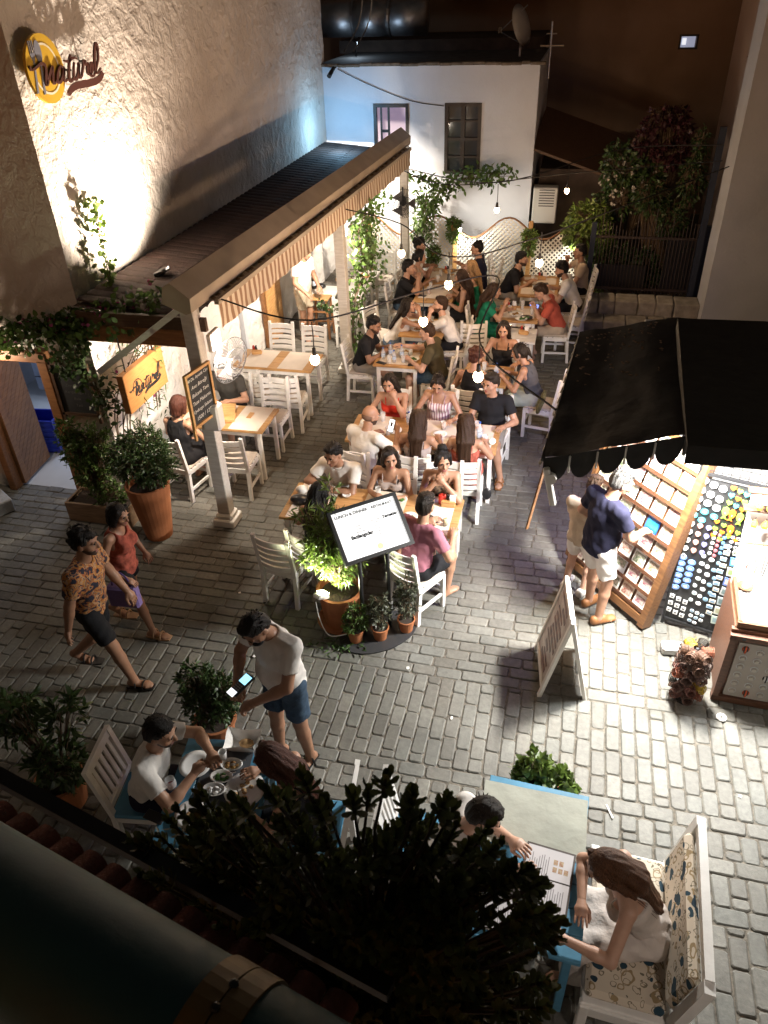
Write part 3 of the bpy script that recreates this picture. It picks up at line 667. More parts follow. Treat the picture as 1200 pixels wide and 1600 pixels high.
m.build('standoff', M_BLACK, SG)
# hanging wooden sign
WS = thing('hanging_sign', 'thick honey wood sign with the black word naturel over the potted bush', 'sign', (-4.60, 7.105, 1.69))
WS.rotation_euler = (RAD(90), 0, RAD(90 - 1.5))
m = MB(); m.box((0, 0, -.04), (.86, .46, .085), bev=.006); m.build('board', wood_mat('sign_board', (0.30, 0.125, 0.035), (0.38, 0.17, 0.055), (3, 22, 3), rand=0), WS)
m = MB(); vs = [(x * r_ - .20, y * r_ + .0, .0042) for x, y in ra for r_ in (.088, .100)]; m.add(vs, [(2 * i, 2 * i + 1, 2 * i + 3, 2 * i + 2) for i in range(40) if not 20 < i < 27]); m.build('ring_mark', M_BLACK, WS)
m = MB(); m.prism(disc_poly(.026, .036, 16, -.205, .045), .005); m.build('spoon_mark', M_BLACK, WS)
def mk2(m, nm): m.v = [(x - .22, y, z + .003) for x, y, z in m.v]; m.build(nm, M_BLACK, WS)
wordmark(mk2, w=.042, d=.004, sc=.55)
m = MB()
for x in (-.3, .3): m.tube([(x, .23, -.04), (x, .62, -.04)], .008)
m.build('hanger', M_BLACK, WS)
# chalk menu board on the near post
M_CHALKB = mat('chalkboard', (0.022, 0.024, 0.026), .75, var=.3, vs=6); M_CHALK = mat('chalk', (.75, .74, .70), .9)
def text(par, s, loc, size, mt, rot=(0, 0, 0), shear=.3, name='lettering', ext=0.0, bold=0.0):
    c = bpy.data.curves.new(name, 'FONT'); c.body = s; c.size = size; c.shear = shear; c.align_x = 'CENTER'; c.align_y = 'CENTER'; c.extrude = ext; c.resolution_u = 2; c.offset = bold
    o = bpy.data.objects.new(name, c); COL.objects.link(o); dg = bpy.context.evaluated_depsgraph_get(); me = bpy.data.meshes.new_from_object(o.evaluated_get(dg)); bpy.data.objects.remove(o)
    me.materials.clear(); me.materials.append(mt); o = link(name, me, par, loc); o.rotation_euler = rot; return o
CB = thing('chalk_menu', 'wood framed chalk menu board with white handwriting on the near awning post', 'menu board', (-3.625, 6.52, 1.86))
CB.rotation_euler = (RAD(90), 0, RAD(79))
m = MB(); m.box((0, 0, -.012), (.38, .56, .02)); m.build('slate', M_CHALKB, CB)
m = MB()
for c, d in (((0, .29, 0), (.43, .03, .035)), ((0, -.29, 0), (.43, .03, .035)), ((-.2, 0, 0), (.03, .55, .035)), ((.2, 0, 0), (.03, .55, .035))): m.box(c, d)
m.box((-.2, -.36, -.005), (.028, .16, .025)); m.box((.2, -.36, -.005), (.028, .16, .025)); m.build('frame', M_HONEY, CB)
for k, (s, sz) in enumerate((('40 Dk. Ayvalık Cips', .045), ('Avcı Böreği', .055), ('Balcanlı Tava', .056), ('Taze Makarna', .056), ('Uydurgu Salatası', .050), ('1500 / 1250', .060))):
    text(CB, s, (0 if k < 5 else .01, .225 - .088 * k, .001), sz, M_CHALK, (0, 0, RAD(2)))
# blackboard on the front wall
FB = thing('wall_blackboard', 'dark wood framed blackboard on the wall between the brown door and the bush', 'blackboard', (-5.46, 6.94, 1.57)); FB.rotation_euler = (RAD(90), 0, 0)
m = MB(); m.box((0, 0, -.012), (.44, .62, .02)); m.build('slate', M_CHALKB, FB)
m = MB()
for c, d in (((0, .32, 0), (.50, .035, .035)), ((0, -.32, 0), (.50, .035, .035)), ((-.235, -.04, 0), (.035, .76, .035)), ((.235, -.04, 0), (.035, .76, .035))): m.box(c, d)
m.build('frame', M_DARKW, FB)
for k in range(6): text(FB, ('Günün Menüsü', 'Çorba', 'Zeytinyağlı', 'Karışık Izgara', 'Balık', 'Tatlı')[k], (0, .22 - .085 * k, .001), .05, mat('old_chalk', (.12, .12, .115), .9))
# ================================================================== TRELLIS FENCE
TF = thing('trellis_fence', 'wavy topped wooden trellis fence glowing behind the farthest tables', 'fence', (-2, 15.5, 0))
def top(x): return 1.24 + .20 * math.sin((x + 3.05) * 2 * PI / 1.42) + .05 * max(0, x + .8)
m = MB(); m2 = MB(); YF = 15.5; X0, X1, S = -4.9, .55, .066
for sgn, yy, mb in ((1, YF - .006, m), (-1, YF + .006, m2)):
    k = X0 - 1.8
    while k < X1 + 1.8:
        pts = []
        zb = 0.05
        # line x = k + sgn*(z-zb); clip against x range and the wavy top
        zs = [zb + i * .04 for i in range(45)]; ok = [z for z in zs if X0 < k + sgn * (z - zb) < X1 and z < top(k + sgn * (z - zb)) - .02]
        if len(ok) > 1: mb.beam((k + sgn * (ok[0] - zb), yy, ok[0]), (k + sgn * (ok[-1] - zb), yy, ok[-1]), .010, .024, up=(0, 1, 0)) if False else mb.beam((k + sgn * (ok[0] - zb), yy, ok[0]), (k + sgn * (ok[-1] - zb), yy, ok[-1]), .026, .010, up=(0, 1, 0))
        k += S * 1.414
M_LAT = mat('lattice_wood', (0.72, 0.68, 0.60), .6, var=.12, vs=6)
part(m, 'lattice', M_LAT, TF); part(m2, 'lattice', M_LAT, TF)
m = MB(); xs = [X0 + (X1 - X0) * i / 60 for i in range(61)]
for a, b_ in zip(xs[:-1], xs[1:]): m.beam((a, YF, top(a)), (b_, YF, top(b_)), .05, .024)
part(m, 'cap_rail', M_BROWNW, TF); m = MB(); m.beam((X0, YF, .06), (X1, YF, .06), .05, .06); part(m, 'bottom_rail', M_HONEY, TF)
for x in (-4.1, -2.33, -.85, .5):
    m = MB(); m.box((x, YF - .05, .72), (.085, .07, 1.36), bev=.008); part(m, 'fence_post', M_HONEY, TF)
# fence lamps
for x, y, z, l in ((-2.22, 15.34, 1.22, 'small bright lamp at the top of the trellis behind the dark haired man'), (.16, 15.30, 1.0, 'small bright lamp in the creeper at the right end of the trellis')):
    t = thing('trellis_lamp', l, 'lamp', (x, y, z), group='small lamps on the trellis')
    m = MB(); m.cyl((0, .06, .06), (0, .16, .06), .02); m.cyl((0, 0, .05), (0, 0, .10), .035, .02); m.build('holder', M_BLACK, t)
    m = MB(); m.ell((0, 0, .015), (.032, .032, .04)); o = m.build('bulb', mat('fence_bulb', (1, 1, 1), .4, emit=(1, .92, .72), es=40), t, True)
# ================================================================== DARK GATE AND STONE LEDGE ON THE RIGHT
GT = thing('iron_gate', 'dark iron railing closing the garden at the right of the terrace', 'railing', (1.35, 14.7, 0))
m = MB()
for k in range(32): x = .36 + k * .0605; m.cyl((x, 14.7, .35), (x, 14.7, 1.55 + .08 * math.sin(k * .5) + .25 * (k % 5 == 2)), .009, n=6)
part(m, 'bars', mat('rusty_iron', (0.035, 0.022, 0.018), .6), GT, kind=None)
m = MB(); m.beam((.3, 14.7, .42), (2.3, 14.7, .42), .04, .04); m.beam((.3, 14.7, 1.36), (2.3, 14.7, 1.36), .04, .04); part(m, 'rail', MATS['rusty_iron'], GT)
for x in (.33, 2.28):
    m = MB(); m.box((x, 14.7, .85), (.09, .09, 1.5)); part(m, 'gate_post', mat('dark_blue_post', (0.012, 0.018, 0.035), .5), GT)
m = MB(); m.box((1.9, 14.76, .85), (.5, .03, .95)); m.box((.9, 14.76, .62), (.9, .03, .45)); part(m, 'sheet_panel', M_BLACK, GT)
BP = thing('blue_post', 'tall dark blue pole standing against the grey house corner', 'pole', (2.16, 14.5, 0)); m = MB(); m.box((2.16, 14.5, 1.6), (.10, .10, 3.2)); part(m, 'pole', MATS['dark_blue_post'], BP)
SL = thing('stone_ledge', 'low ledge of pale rough stones at the foot of the dark railing', 'ledge', (1.1, 13.9, 0)); M_LEDGE = mat('ledge_stone', (0.30, 0.27, 0.22), .85, var=.25, vs=8, bump=.4, bs=30, rand=.2)
for j in range(2):
    x = .18
    while x < 2.25:
        w = rnd.uniform(.28, .5); m = MB(); m.box((x + w / 2, 13.75 + .42 * j + rnd.uniform(-.02, .02), .10 + .12 * j), (w - .012, .42, .20 + .24 * j), bev=.02, rz=RAD(rnd.uniform(-2, 2))); part(m, 'stone', M_LEDGE, SL); x += w
# ================================================================== STRING OF BULBS
M_BULB = mat('bulb_glow', (1, .8, .6), .4, emit=(1.0, .66, .36), es=30)
M_CABLE = mat('black_cable', (.012, .012, .012), .6)
WIRES = [('black cable sagging from the far post to the back corner', [(-3.2, 14.7, 2.42), (-2.2, 14.3, 2.28), (-.2, 14.4, 2.48), (2.2, 14.2, 2.75)]),
         ('thin black cable crossing high in front of the white house', [(-3.2, 15.2, 2.35), (-1.28, 12.97, 2.62), (.6, 14.5, 2.85), (2.2, 14.4, 2.95)]),
         ('black cable crossing the middle of the terrace from the awning post', [(-3.45, 6.95, 2.75), (-2.45, 6.85, 2.62), (-1.55, 8.04, 2.55), (-.8, 8.6, 2.55), (-.76, 6.73, 2.55), (.0, 5.4, 2.6)]),
         ('black cable linking the middle post to the shop canopy', [(-3.3, 11.1, 2.62), (-2.33, 10.48, 2.60), (-1.47, 9.29, 2.55), (-.42, 10.3, 2.55), (2.2, 13.5, 2.8)])]
for l, p in WIRES:
    m = MB(); m.tube(crom(p, 8), .009, 5); tag(m.build('string_cable', M_CABLE), l, 'cable', 'cables of the bulb string')
BULBS = [((-1.28, 12.97), 'glowing bulb hanging in front of the white house window'), ((-.22, 14.4), 'glowing bulb hanging beside the air conditioner'), ((-2.33, 10.48), 'glowing bulb hanging right beside the far awning post'),
         ((-.42, 10.3), 'glowing bulb hanging before the right part of the trellis'), ((-1.47, 9.29), 'glowing bulb hanging over the long back table'), ((-1.55, 8.04), 'glowing bulb hanging above the man in the olive t-shirt'),
         ((-.76, 6.73), 'glowing bulb hanging over the man in the black polo'), ((-2.45, 6.85), 'glowing bulb hanging over the corner of the empty wooden table')]
for i, ((x, y), l) in enumerate(BULBS):
    t = thing('string_bulb', l, 'light bulb', (x, y, 2.2), group='bulbs hanging over the terrace'); r_ = .042 if i in (0, 1) else .050
    m = MB(); m.ell((0, 0, 0), (r_, r_, r_ * 1.15), 14, 9); m.build('globe', M_BULB, t, True)
    m = MB(); m.cyl((0, 0, r_ * .95), (0, 0, r_ + .075), .024, .018, 10); m.tube([(0, 0, r_ + .07), (.004, 0, .25), (0, 0, .40)], .006, 5); m.build('socket', M_CABLE, t)
    lamp('POINT', 'bulb_lamp', (x, y, 2.2 - r_ - .03), LP['bulb'], (1.0, .66, .38), .03)
# ================================================================== CHAIRS AND TABLES
M_CUSH = mat('cream_cushion', (0.48, 0.42, 0.36), .9, var=.08, vs=12, bump=.2, bs=80)
M_LINEN = mat('cream_paper', (0.66, 0.58, 0.50), .85, var=.05, vs=6, bump=.08, bs=30)
M_TOP = wood_mat('table_oak', (0.36, 0.19, 0.07), (0.50, 0.29, 0.12), (2, 18, 10), .42, .14)
M_BLUE = mat('blue_paint', (0.075, 0.24, 0.38), .45, var=.18, vs=7, rand=.08)
def make_chair():
    t = thing('chair', 'proto', 'chair')
    m = MB()
    for k in range(5): m.box((0, -.155 + .082 * k, .437), (.40, .072, .018), bev=.004)
    for y in (-.18, .18): m.box((0, y, .405), (.36, .022, .05))
    for x in (-.19, .19): m.box((x, 0, .405), (.022, .36, .05))
    m.build('seat', M_WHITE, t)
    m = MB(); m.box((0, .01, .462), (.385, .385, .034), bev=.015); m.build('cushion', M_CUSH, t)
    for x in (-.19, .19):
        m = MB(); m.box((x, .185, .21), (.042, .042, .43), bev=.004); m.build('leg', M_WHITE, t)
        m = MB(); m.beam((x, -.215, 0), (x, -.185, .42), .042, .042, (0, 1, 0)); m.beam((x, -.186, .40), (x, -.265, .93), .042, .034, (0, 1, 0)); m.build('leg', M_WHITE, t)
        m = MB(); m.box((x, 0, .17), (.022, .35, .032)); m.build('stretcher', M_WHITE, t)
    m = MB(); m.box((0, .185, .24), (.35, .02, .032)); m.build('stretcher', M_WHITE, t)
    for k in range(5):
        z = .52 + .083 * k; y = -.186 - .079 * (z - .40) / .53; m = MB(); vs = []; n = 8; h = .052 if k < 4 else .075
        for i in range(n + 1):
            x = -.175 + .35 * i / n; b = -.035 * (1 - (x / .175) ** 2)
            vs += [(x, y + b - .008, z - h / 2), (x, y + b + .008, z - h / 2), (x, y + b + .008 - .006, z + h / 2), (x, y + b - .008 - .006, z + h / 2)]
        fs = [(0, 1, 2, 3), (4 * n + 3, 4 * n + 2, 4 * n + 1, 4 * n)]
        for i in range(n):
            for q in range(4): fs.append((4 * i + q, 4 * i + (q + 1) % 4, 4 * i + 4 + (q + 1) % 4, 4 * i + 4 + q))
        m.add(vs, fs); m.build('back_slat', M_WHITE, t)
    return t
CH0 = make_chair(); ch_used = [False]
def chair(x, y, hd, label, group='white slatted chairs of the terrace', jig=1.0):
    t = CH0 if not ch_used[0] else copy_tree(CH0); ch_used[0] = True
    t.location = (x, y, rnd.uniform(0, .004)); t.rotation_euler = (0, 0, RAD(hd - 90 + rnd.uniform(-3, 3) * jig)); t['label'] = label; t['group'] = group; return t
def table(name, x0, x1, y0, y1, label, along='x', planks=3, mt=None, h=.75, legs=True, group='wooden tables of the terrace', lm=None, rz=0.0):
    cx, cy = (x0 + x1) / 2, (y0 + y1) / 2; t = thing(name, label, 'table', (cx, cy, 0), RAD(rz), group); W_, D_ = x1 - x0, y1 - y0; mt = mt or M_TOP
    for k in range(planks):
        m = MB()
        if along == 'x': w = D_ / planks; m.box((0, -D_ / 2 + w * (k + .5), h - .018), (W_, w - .004, .036), bev=.004)
        else: w = W_ / planks; m.box((-W_ / 2 + w * (k + .5), 0, h - .018), (D_, w - .004, .036), bev=.004, rz=PI / 2)
        m.build('plank', mt, t)
    for sx in (-1, 1):
        for sy in (-1, 1):
            m = MB(); m.box((sx * (W_ / 2 - .07), sy * (D_ / 2 - .06), (h - .04) / 2), (.05, .05, h - .04), bev=.004); m.build('leg', lm or M_WHITE, t)
    m = MB(); m.box((0, D_ / 2 - .06, h - .075), (W_ - .2, .02, .07)); m.box((0, -D_ / 2 + .06, h - .075), (W_ - .2, .02, .07)); m.box((W_ / 2 - .07, 0, h - .078), (.02, D_ - .17, .07)); m.box((-W_ / 2 + .07, 0, h - .078), (.02, D_ - .17, .07)); m.build('apron', lm or M_WHITE, t)
    return t
G_MAT = 'cream paper runners across the tables'
def runner(x0, x1, y0, y1, label, z=.7525, drop=0.0):
    m = MB(); nx, ny = 6, 8; vs = []; r = random.Random(int(x0 * 977 + y0 * 313))
    for j in range(ny + 1):
        for i in range(nx + 1):
            vs.append((x0 + (x1 - x0) * i / nx, y0 + (y1 - y0) * j / ny, z + r.uniform(0, .0022)))
    fs = [(j * (nx + 1) + i, j * (nx + 1) + i + 1, (j + 1) * (nx + 1) + i + 1, (j + 1) * (nx + 1) + i) for j in range(ny) for i in range(nx)]
    m.add(vs, fs)
    if drop:
        for y in ((y0 - .004),): m.quad((x0, y, z), (x1, y, z), (x1, y - .015, z - drop), (x0, y - .015, z - drop))
    return tag(m.build('table_runner', M_LINEN, None, True), label, 'table runner', G_MAT)
table('table', -4.90, -3.56, 7.74, 8.38, 'wooden table under the awning where the bob haired woman and the grey t-shirt man sit')
table('table', -4.72, -3.50, 9.55, 10.18, 'empty wooden table by the white stone wall set with two cream runners')
table('table', -2.73, -0.85, 6.05, 6.73, 'long wooden table nearest the lit menu stand')
table('table', -2.48, -0.63, 7.74, 8.42, 'long wooden table where the bald man holds up his phone')
table('table', -1.34, -0.66, 9.55, 10.20, 'small wooden table between the three women by the shop canopy', rz=-6)
table('table', -2.67, -1.98, 9.93, 10.62, 'square wooden table crowded with bottles between the black and olive t-shirts')
table('table', -2.54, -1.84, 11.07, 11.83, 'wooden table between the white tank top woman and the leaning white t-shirt man')
table('table', -1.10, -0.43, 11.92, 12.62, 'wooden table between the green dress and the coral shirt')
table('side_table', -1.02, -0.42, 11.30, 11.86, 'low white side table pushed against the table of the coral shirt', mt=M_WHITE, h=.66, group=None)
table('table', -2.62, -1.93, 12.60, 13.50, 'front half of the long wooden table near the trellis', 'y')
table('table', -2.62, -1.93, 13.52, 14.42, 'far half of the long wooden table near the trellis', 'y')
table('table', -0.86, -0.18, 13.12, 14.24, 'wooden table at the right end of the trellis', 'y')
table('table', -3.95, -3.55, 12.7, 14.1, 'narrow white table half hidden behind the vine by the middle post', 'y', 2, M_WHITE)
table('table', -4.85, -4.05, 12.72, 13.15, 'small white table with a bottle beside the standing man', mt=M_WHITE)
RN = [(-4.72, -4.12, 7.76, 8.36, 'cream runner in front of the grey t-shirt man under the awning'), (-4.02, -3.62, 7.742, 8.378, 'cream runner on the free end of the table under the awning'),
      (-4.60, -4.17, 9.56, 10.17, 'cream runner on the wall end of the empty wooden table'), (-4.02, -3.63, 9.56, 10.17, 'cream runner on the street end of the empty wooden table'),
      (-2.66, -2.22, 6.06, 6.72, 'cream runner before the man in the white shirt with a watch'), (-1.90, -1.45, 6.06, 6.72, 'cream runner before the woman leaning over the front table'), (-1.28, -.93, 6.055, 6.725, 'cream runner before the woman with the hair bun'),
      (-2.40, -2.02, 7.75, 8.41, 'cream runner before the bald man'), (-1.72, -1.12, 7.75, 8.41, 'cream runner in the middle of the table of the striped dress'), (-1.02, -.70, 7.76, 8.4, 'cream runner before the man in the black polo'),
      (-1.22, -.78, 9.62, 10.1, 'cream runner on the small table between the three women'), (-2.60, -2.05, 9.98, 10.56, 'cream runner under the crowd of bottles'), (-2.5, -1.9, 11.30, 11.75, 'cream runner under the elbows of the white tank top woman'),
      (-1.05, -.5, 12.05, 12.5, 'cream runner between the green dress and the coral shirt'), (-2.56, -2.0, 12.75, 13.25, 'cream runner on the front half of the long trellis table'), (-2.56, -2.0, 13.7, 14.2, 'cream runner on the far half of the long trellis table'), (-.82, -.24, 13.2, 13.55, 'cream runner on the near end of the right trellis table'), (-.82, -.24, 13.75, 14.1, 'cream runner on the far end of the right trellis table')]
for k, (a, b_, c, d, l) in enumerate(RN): runner(a, b_, c, d, l, .7525, .16 if k == 6 else 0)
# chairs without a sitter in view, and the chairs of the sitters are added with the people
chair(-3.82, 7.50, 90, 'empty white chair tucked at the near side of the table under the awning')
chair(-3.82, 8.70, -90, 'empty white chair at the far side of the table under the awning')
chair(-4.32, 9.34, 92, 'white chair by the wall at the near side of the empty wooden table')
chair(-3.74, 9.26, 98, 'white chair on the street corner of the empty wooden table')
chair(-4.40, 10.62, -88, 'white chair on the far wall side of the empty wooden table')
chair(-3.86, 10.60, -92, 'white chair on the far street side of the empty wooden table')
chair(-2.55, 5.72, 84, 'empty pale chair behind the tall lit pot plant')
chair(-2.95, 11.75, -20, 'white chair behind the man in the black t-shirt at the crowded table')
chair(-3.62, 14.55, -92, 'white chair at the far end of the narrow table behind the vine')
chair(-3.70, 12.35, 88, 'white chair at the near end of the narrow table behind the vine')
chair(-1.55, 14.55, 178, 'white chair turned away in front of the trellis')
chair(-1.28, 14.75, 0, 'white chair leaning close to the trellis lattice')
chair(-1.42, 11.62, 96, 'white chair pushed in beside the woman in the green dress')
chair(.08, 12.78, 172, 'empty white chair beside the railing behind the coral shirt')
chair(-1.62, 12.35, 185, 'white chair back to back with the chair of the green dress')
chair(-2.96, 14.60, 0, 'white chair at the left end of the trellis')
# stool beside the standing waiter
st = thing('bar_stool', 'tall brown wooden bar stool beside the standing man', 'stool', (-4.30, 12.62, 0))
m = MB(); m.box((0, 0, .72), (.36, .32, .035), bev=.01); m.build('seat', M_HONEY, st)
for sx in (-1, 1):
    for sy in (-1, 1):
        m = MB(); m.beam((sx * .17, sy * .15, 0), (sx * .14, sy * .12, .70), .036, .036, (0, 1, 0)); m.build('leg', M_BROWNW, st)
m = MB()
for z in (.22, .5):
    m.box((0, -.14, z), (.28, .02, .03)); m.box((0, .14, z), (.28, .02, .03)); m.box((.155, 0, z), (.02, .26, .03)); m.box((-.155, 0, z), (.02, .26, .03))
m.build('rung', M_BROWNW, st)
# wooden back door in the white wall
BD = thing('back_door', 'honey wood door of diagonal planks in the white stone wall behind the waiter', 'door', (-5.11, 12.0, 0))
BD.rotation_euler = (RAD(90), 0, RAD(90))
m = MB(); m.box((.35, .95, -.02), (.86, 1.9, .05)); m.build('frame', M_BROWNW, BD)
for k in range(-6, 19):
    pl = clip_plank(.05 + k * .115, .107, .70, 1.80)
    if len(pl) >= 3: m = MB(); m.prism(pl, .02); m.v = [(x, y, z + .012) for x, y, z in m.v]; m.build('plank', M_HONEY, BD)
# ------------------------------------------------------------------ tableware
M_CLEAR = mat('clear_glass', (.9, .92, .93), .03, alpha=.32, spec=.8)
M_CHINA = mat('white_china', (.78, .77, .75), .25); M_NAPK = mat('napkin_paper', (.82, .80, .77), .9)
M_BLKPL = mat('black_plastic', (.015, .015, .017), .3); M_AMBER = mat('amber_drink', (.55, .20, .03), .1); M_YEL2 = mat('lemonade', (.62, .52, .12), .15); M_REDW = mat('red_wine', (.12, .005, .008), .1)
M_FOOD = mat('food_mix', (.18, .07, .02), .7, col2=(.32, .20, .05), vs=40, bump=.6, bs=60); M_GREENF = mat('salad', (.06, .16, .03), .7, var=.5, vs=50, bump=.6, bs=60); M_BREAD = mat('bread', (.48, .30, .14), .8, var=.3, vs=30)
def cyl_thing(name, x, y, z, prof, mt, label, cat, group=None, n=14):
    m = MB(); m.lathe(prof, n=n); o = m.build(name, mt, None, True, (x, y, z)); return tag(o, label, cat, group)
def glass(x, y, label, z=.754, fill=None, group=None, h=.11, r=.034):
    t = thing('drinking_glass', label, 'glass', (x, y, z), group=group)
    m = MB(); m.lathe([(0.001, 0), (r * .8, 0), (r, h), (r * .94, h), (r * .74, .008), (0.001, .008)], n=12); m.build('tumbler', M_CLEAR, t, True)
    if fill: m = MB(); m.lathe([(0.001, .009), (r * .72, .009), (r * .86, h * .72), (0.001, h * .72)], n=12); m.build('drink', fill, t, True)
    return t
def bottle(x, y, label, z=.754, mt=None, cap=None, h=.22, r=.033, group=None):
    t = thing('bottle', label, 'bottle', (x, y, z), group=group)
    m = MB(); m.lathe([(0.001, 0), (r, 0), (r, h * .6), (r * .9, h * .68), (r * .38, h * .84), (r * .36, h * .97), (0.001, h * .97)], n=14); m.build('body', mt or M_CLEAR, t, True)
    m = MB(); m.lathe([(0.001, h * .95), (r * .42, h * .95), (r * .42, h * 1.03), (0.001, h * 1.03)], n=10); m.build('cap', cap or mat('cap_blue', (.03, .10, .4), .4), t)
    m = MB(); m.lathe([(r * 1.015, h * .2), (r * 1.015, h * .48)], n=14); m.build('label_band', mat('bottle_label', (.5, .6, .75), .5), t, True); return t
def plate(x, y, label, r=.11, z=.754, food=None, mt=None, group=None):
    t = thing('plate', label, 'plate', (x, y, z), group=group); m = MB(); m.lathe([(0.001, .004), (r * .62, .004), (r * .7, .01), (r, .018), (r, .022), (r * .68, .014), (r * .6, .009), (0.001, .009)], n=22); m.build('dish', mt or M_CHINA, t, True)
    if food:
        m = MB(); rr = random.Random(int(x * 1000)); 
        for _ in range(7): a, q = rr.uniform(0, 6.3), rr.uniform(0, r * .45); m.ell((q * math.cos(a), q * math.sin(a), .015), (.02, .016, .012), 7, 4)
        m.build('food', food, t, True)
    return t
def caddy(x, y, label, z=.754):
    t = thing('napkin_box', label, 'napkin box', (x, y, z), rnd.uniform(-.4, .4), 'napkin and sauce boxes on the tables')
    m = MB(); m.box((0, 0, .035), (.15, .09, .07), bev=.006); m.build('box', M_HONEY, t)
    for k in range(2): m = MB(); m.lathe([(0.001, .03), (.02, .03), (.02, .10), (.012, .125), (0.001, .13)], (-.045 + .04 * k, .015, 0), n=10); m.build('sauce_bottle', (mat('ketchup', (.35, .02, .01), .4), M_BLKPL)[k], t, True)
    m = MB()
    for k in range(4): m.box((.045, -.02 + .012 * k, .09 + .006 * (k % 2)), (.06, .006, .08), ry=RAD(6 * k - 9))
    m.build('napkins', M_NAPK, t); return t
def phone(x, y, label, z=.7545, rz=.3):
    t = thing('phone', label, 'phone', (x, y, z), rz); m = MB(); m.box((0, 0, .004), (.075, .15, .008), bev=.003); m.build('case', M_BLKPL, t); return t
caddy(-1.00, 6.58, 'napkin and sauce box on the front table beside the woman with the hair bun'); glass(-1.17, 6.50, 'glass of pale lemonade with a straw on the front table', fill=M_YEL2, h=.14)
cyl_thing('drink_can', -1.08, 6.60, .754, [(0.001, 0), (.028, 0), (.033, .008), (.033, .108), (.027, .118), (0.001, .118)], mat('red_can', (.55, .03, .02), .3), 'red drink can on the front table', 'can')
phone(-1.12, 6.30, 'black phone lying on the front table near the woman with the bun', rz=.9); plate(-2.12, 6.55, 'small ashtray like dish on the front table', .05); glass(-2.50, 6.52, 'empty glass on the front table by the watch wearing man')
m = MB(); m.ell((-2.58, 6.35, .79), (.12, .08, .05), 12, 6); m.ell((-2.48, 6.30, .78), (.07, .06, .04), 10, 5); tag(m.build('dark_bag', M_BLKPL, None, True), 'black bag lying on the left end of the front table', 'bag')
m = MB(); m.ell((-2.62, 6.52, .80), (.07, .05, .05), 10, 6); m.ell((-2.53, 6.56, .78), (.05, .05, .035), 10, 6); tag(m.build('crumpled_napkin', M_NAPK, None, True), 'crumpled white napkins at the left end of the front table', 'napkin')
glass(-1.33, 8.2, 'glass of amber beer on the table of the striped dress', fill=M_AMBER); plate(-1.35, 8.05, 'clear saucer beside the amber beer', .09); plate(-1.30, 7.86, 'big empty glass plate before the long haired girl', .12); glass(-1.55, 8.15, 'empty glass nearest the striped dress'); bottle(-.86, 8.02, 'water bottle on the table before the man in the black polo', h=.24)
glass(-.78, 7.95, 'empty glass beside the tall water bottle'); m = MB(); m.ell((-.70, 7.95, .79), (.05, .06, .04), 9, 5); tag(m.build('white_napkin', M_NAPK, None, True), 'white folded napkin at the corner of the table of the black polo', 'napkin')
bottle(-1.78, 8.26, 'small water bottle between the red top and the striped dress', h=.17); glass(-1.98, 7.95, 'glass near the phone of the bald man')
for i, (x, y) in enumerate(((-2.56, 10.15), (-2.48, 10.28), (-2.38, 10.08), (-2.30, 10.24))): bottle(x, y, ('leftmost', 'far left', 'nearest', 'rightmost')[i] + ' of the four clear bottles on the crowded square table', h=.17 + .02 * (i % 2), group='bottles crowding the square table')
for i, (x, y) in enumerate(((-2.44, 10.02), (-2.24, 10.06), (-2.18, 10.32), (-2.50, 10.40))): glass(x, y, ('nearest', 'near right', 'rightmost', 'far left')[i] + ' of the four clear glasses on the crowded square table', group='glasses crowding the square table')
plate(-2.30, 10.40, 'plate of leftovers on the crowded square table', .13, food=M_FOOD); plate(-2.12, 10.18, 'plate of salad on the crowded square table', .1, food=M_GREENF); phone(-2.55, 9.99, 'black phone at the left corner of the crowded square table', rz=1.2); phone(-2.08, 9.99, 'black wallet at the right corner of the crowded square table', rz=1.6); caddy(-2.12, 10.48, 'napkin box on the crowded square table')
bottle(-.86, 9.80, 'water bottle on the small table between the three women', h=.2); plate(-.93, 9.9, 'dark dish on the small table between the three women', .09, mt=M_BLKPL, food=M_FOOD); glass(-1.05, 10.0, 'glass on the small table between the three women')
plate(-.80, 12.20, 'white plate between the green dress and the coral shirt', .12, food=M_FOOD); plate(-.62, 12.05, 'dark serving tray on the table of the coral shirt', .10, mt=M_BLKPL, food=M_GREENF); glass(-.55, 12.25, 'tall glass before the coral shirt', h=.15); glass(-.72, 12.45, 'tall glass at the far side of the coral shirt table', h=.15); caddy(-.90, 12.42, 'napkin box before the woman in the green dress')
caddy(-.62, 11.62, 'wooden sauce box on the low white side table', .664); cyl_thing('metal_cup', -.86, 11.64, .664, [(0.001, 0), (.04, 0), (.045, .12), (.04, .12), (0.001, .1)], M_STEEL, 'steel cup on the low white side table', 'cup')
for i, (x, y) in enumerate(((-2.40, 12.95), (-2.15, 13.2), (-2.35, 13.6), (-2.2, 13.95))): glass(x, y, ('glass of orange juice on the front half of the trellis table', 'glass of pale juice on the front half of the trellis table', 'empty glass on the far half of the trellis table by the girl', 'glass of water on the far half of the trellis table')[i], fill=(M_AMBER, M_YEL2, None, None)[i], h=.13)
plate(-2.3, 13.3, 'white plate between the two halves of the trellis table', .12, food=M_BREAD); phone(-2.5, 12.85, 'dark phone at the near left of the trellis table', rz=1.3); caddy(-2.25, 14.15, 'napkin box at the far end of the trellis table'); caddy(-.5, 14.0, 'napkin box on the right trellis table'); phone(-.4, 13.75, 'black phone on the right trellis table')
t = thing('menu_book', 'open wooden menu box on the table under the awning', 'menu', (-4.15, 7.98, .754), .25); m = MB(); m.box((0, 0, .02), (.26, .20, .04), bev=.004); m.build('tray', M_HONEY, t); m = MB(); m.box((-.01, .12, .07), (.26, .20, .03), rx=RAD(20), bev=.004); m.build('lid', M_HONEY, t)
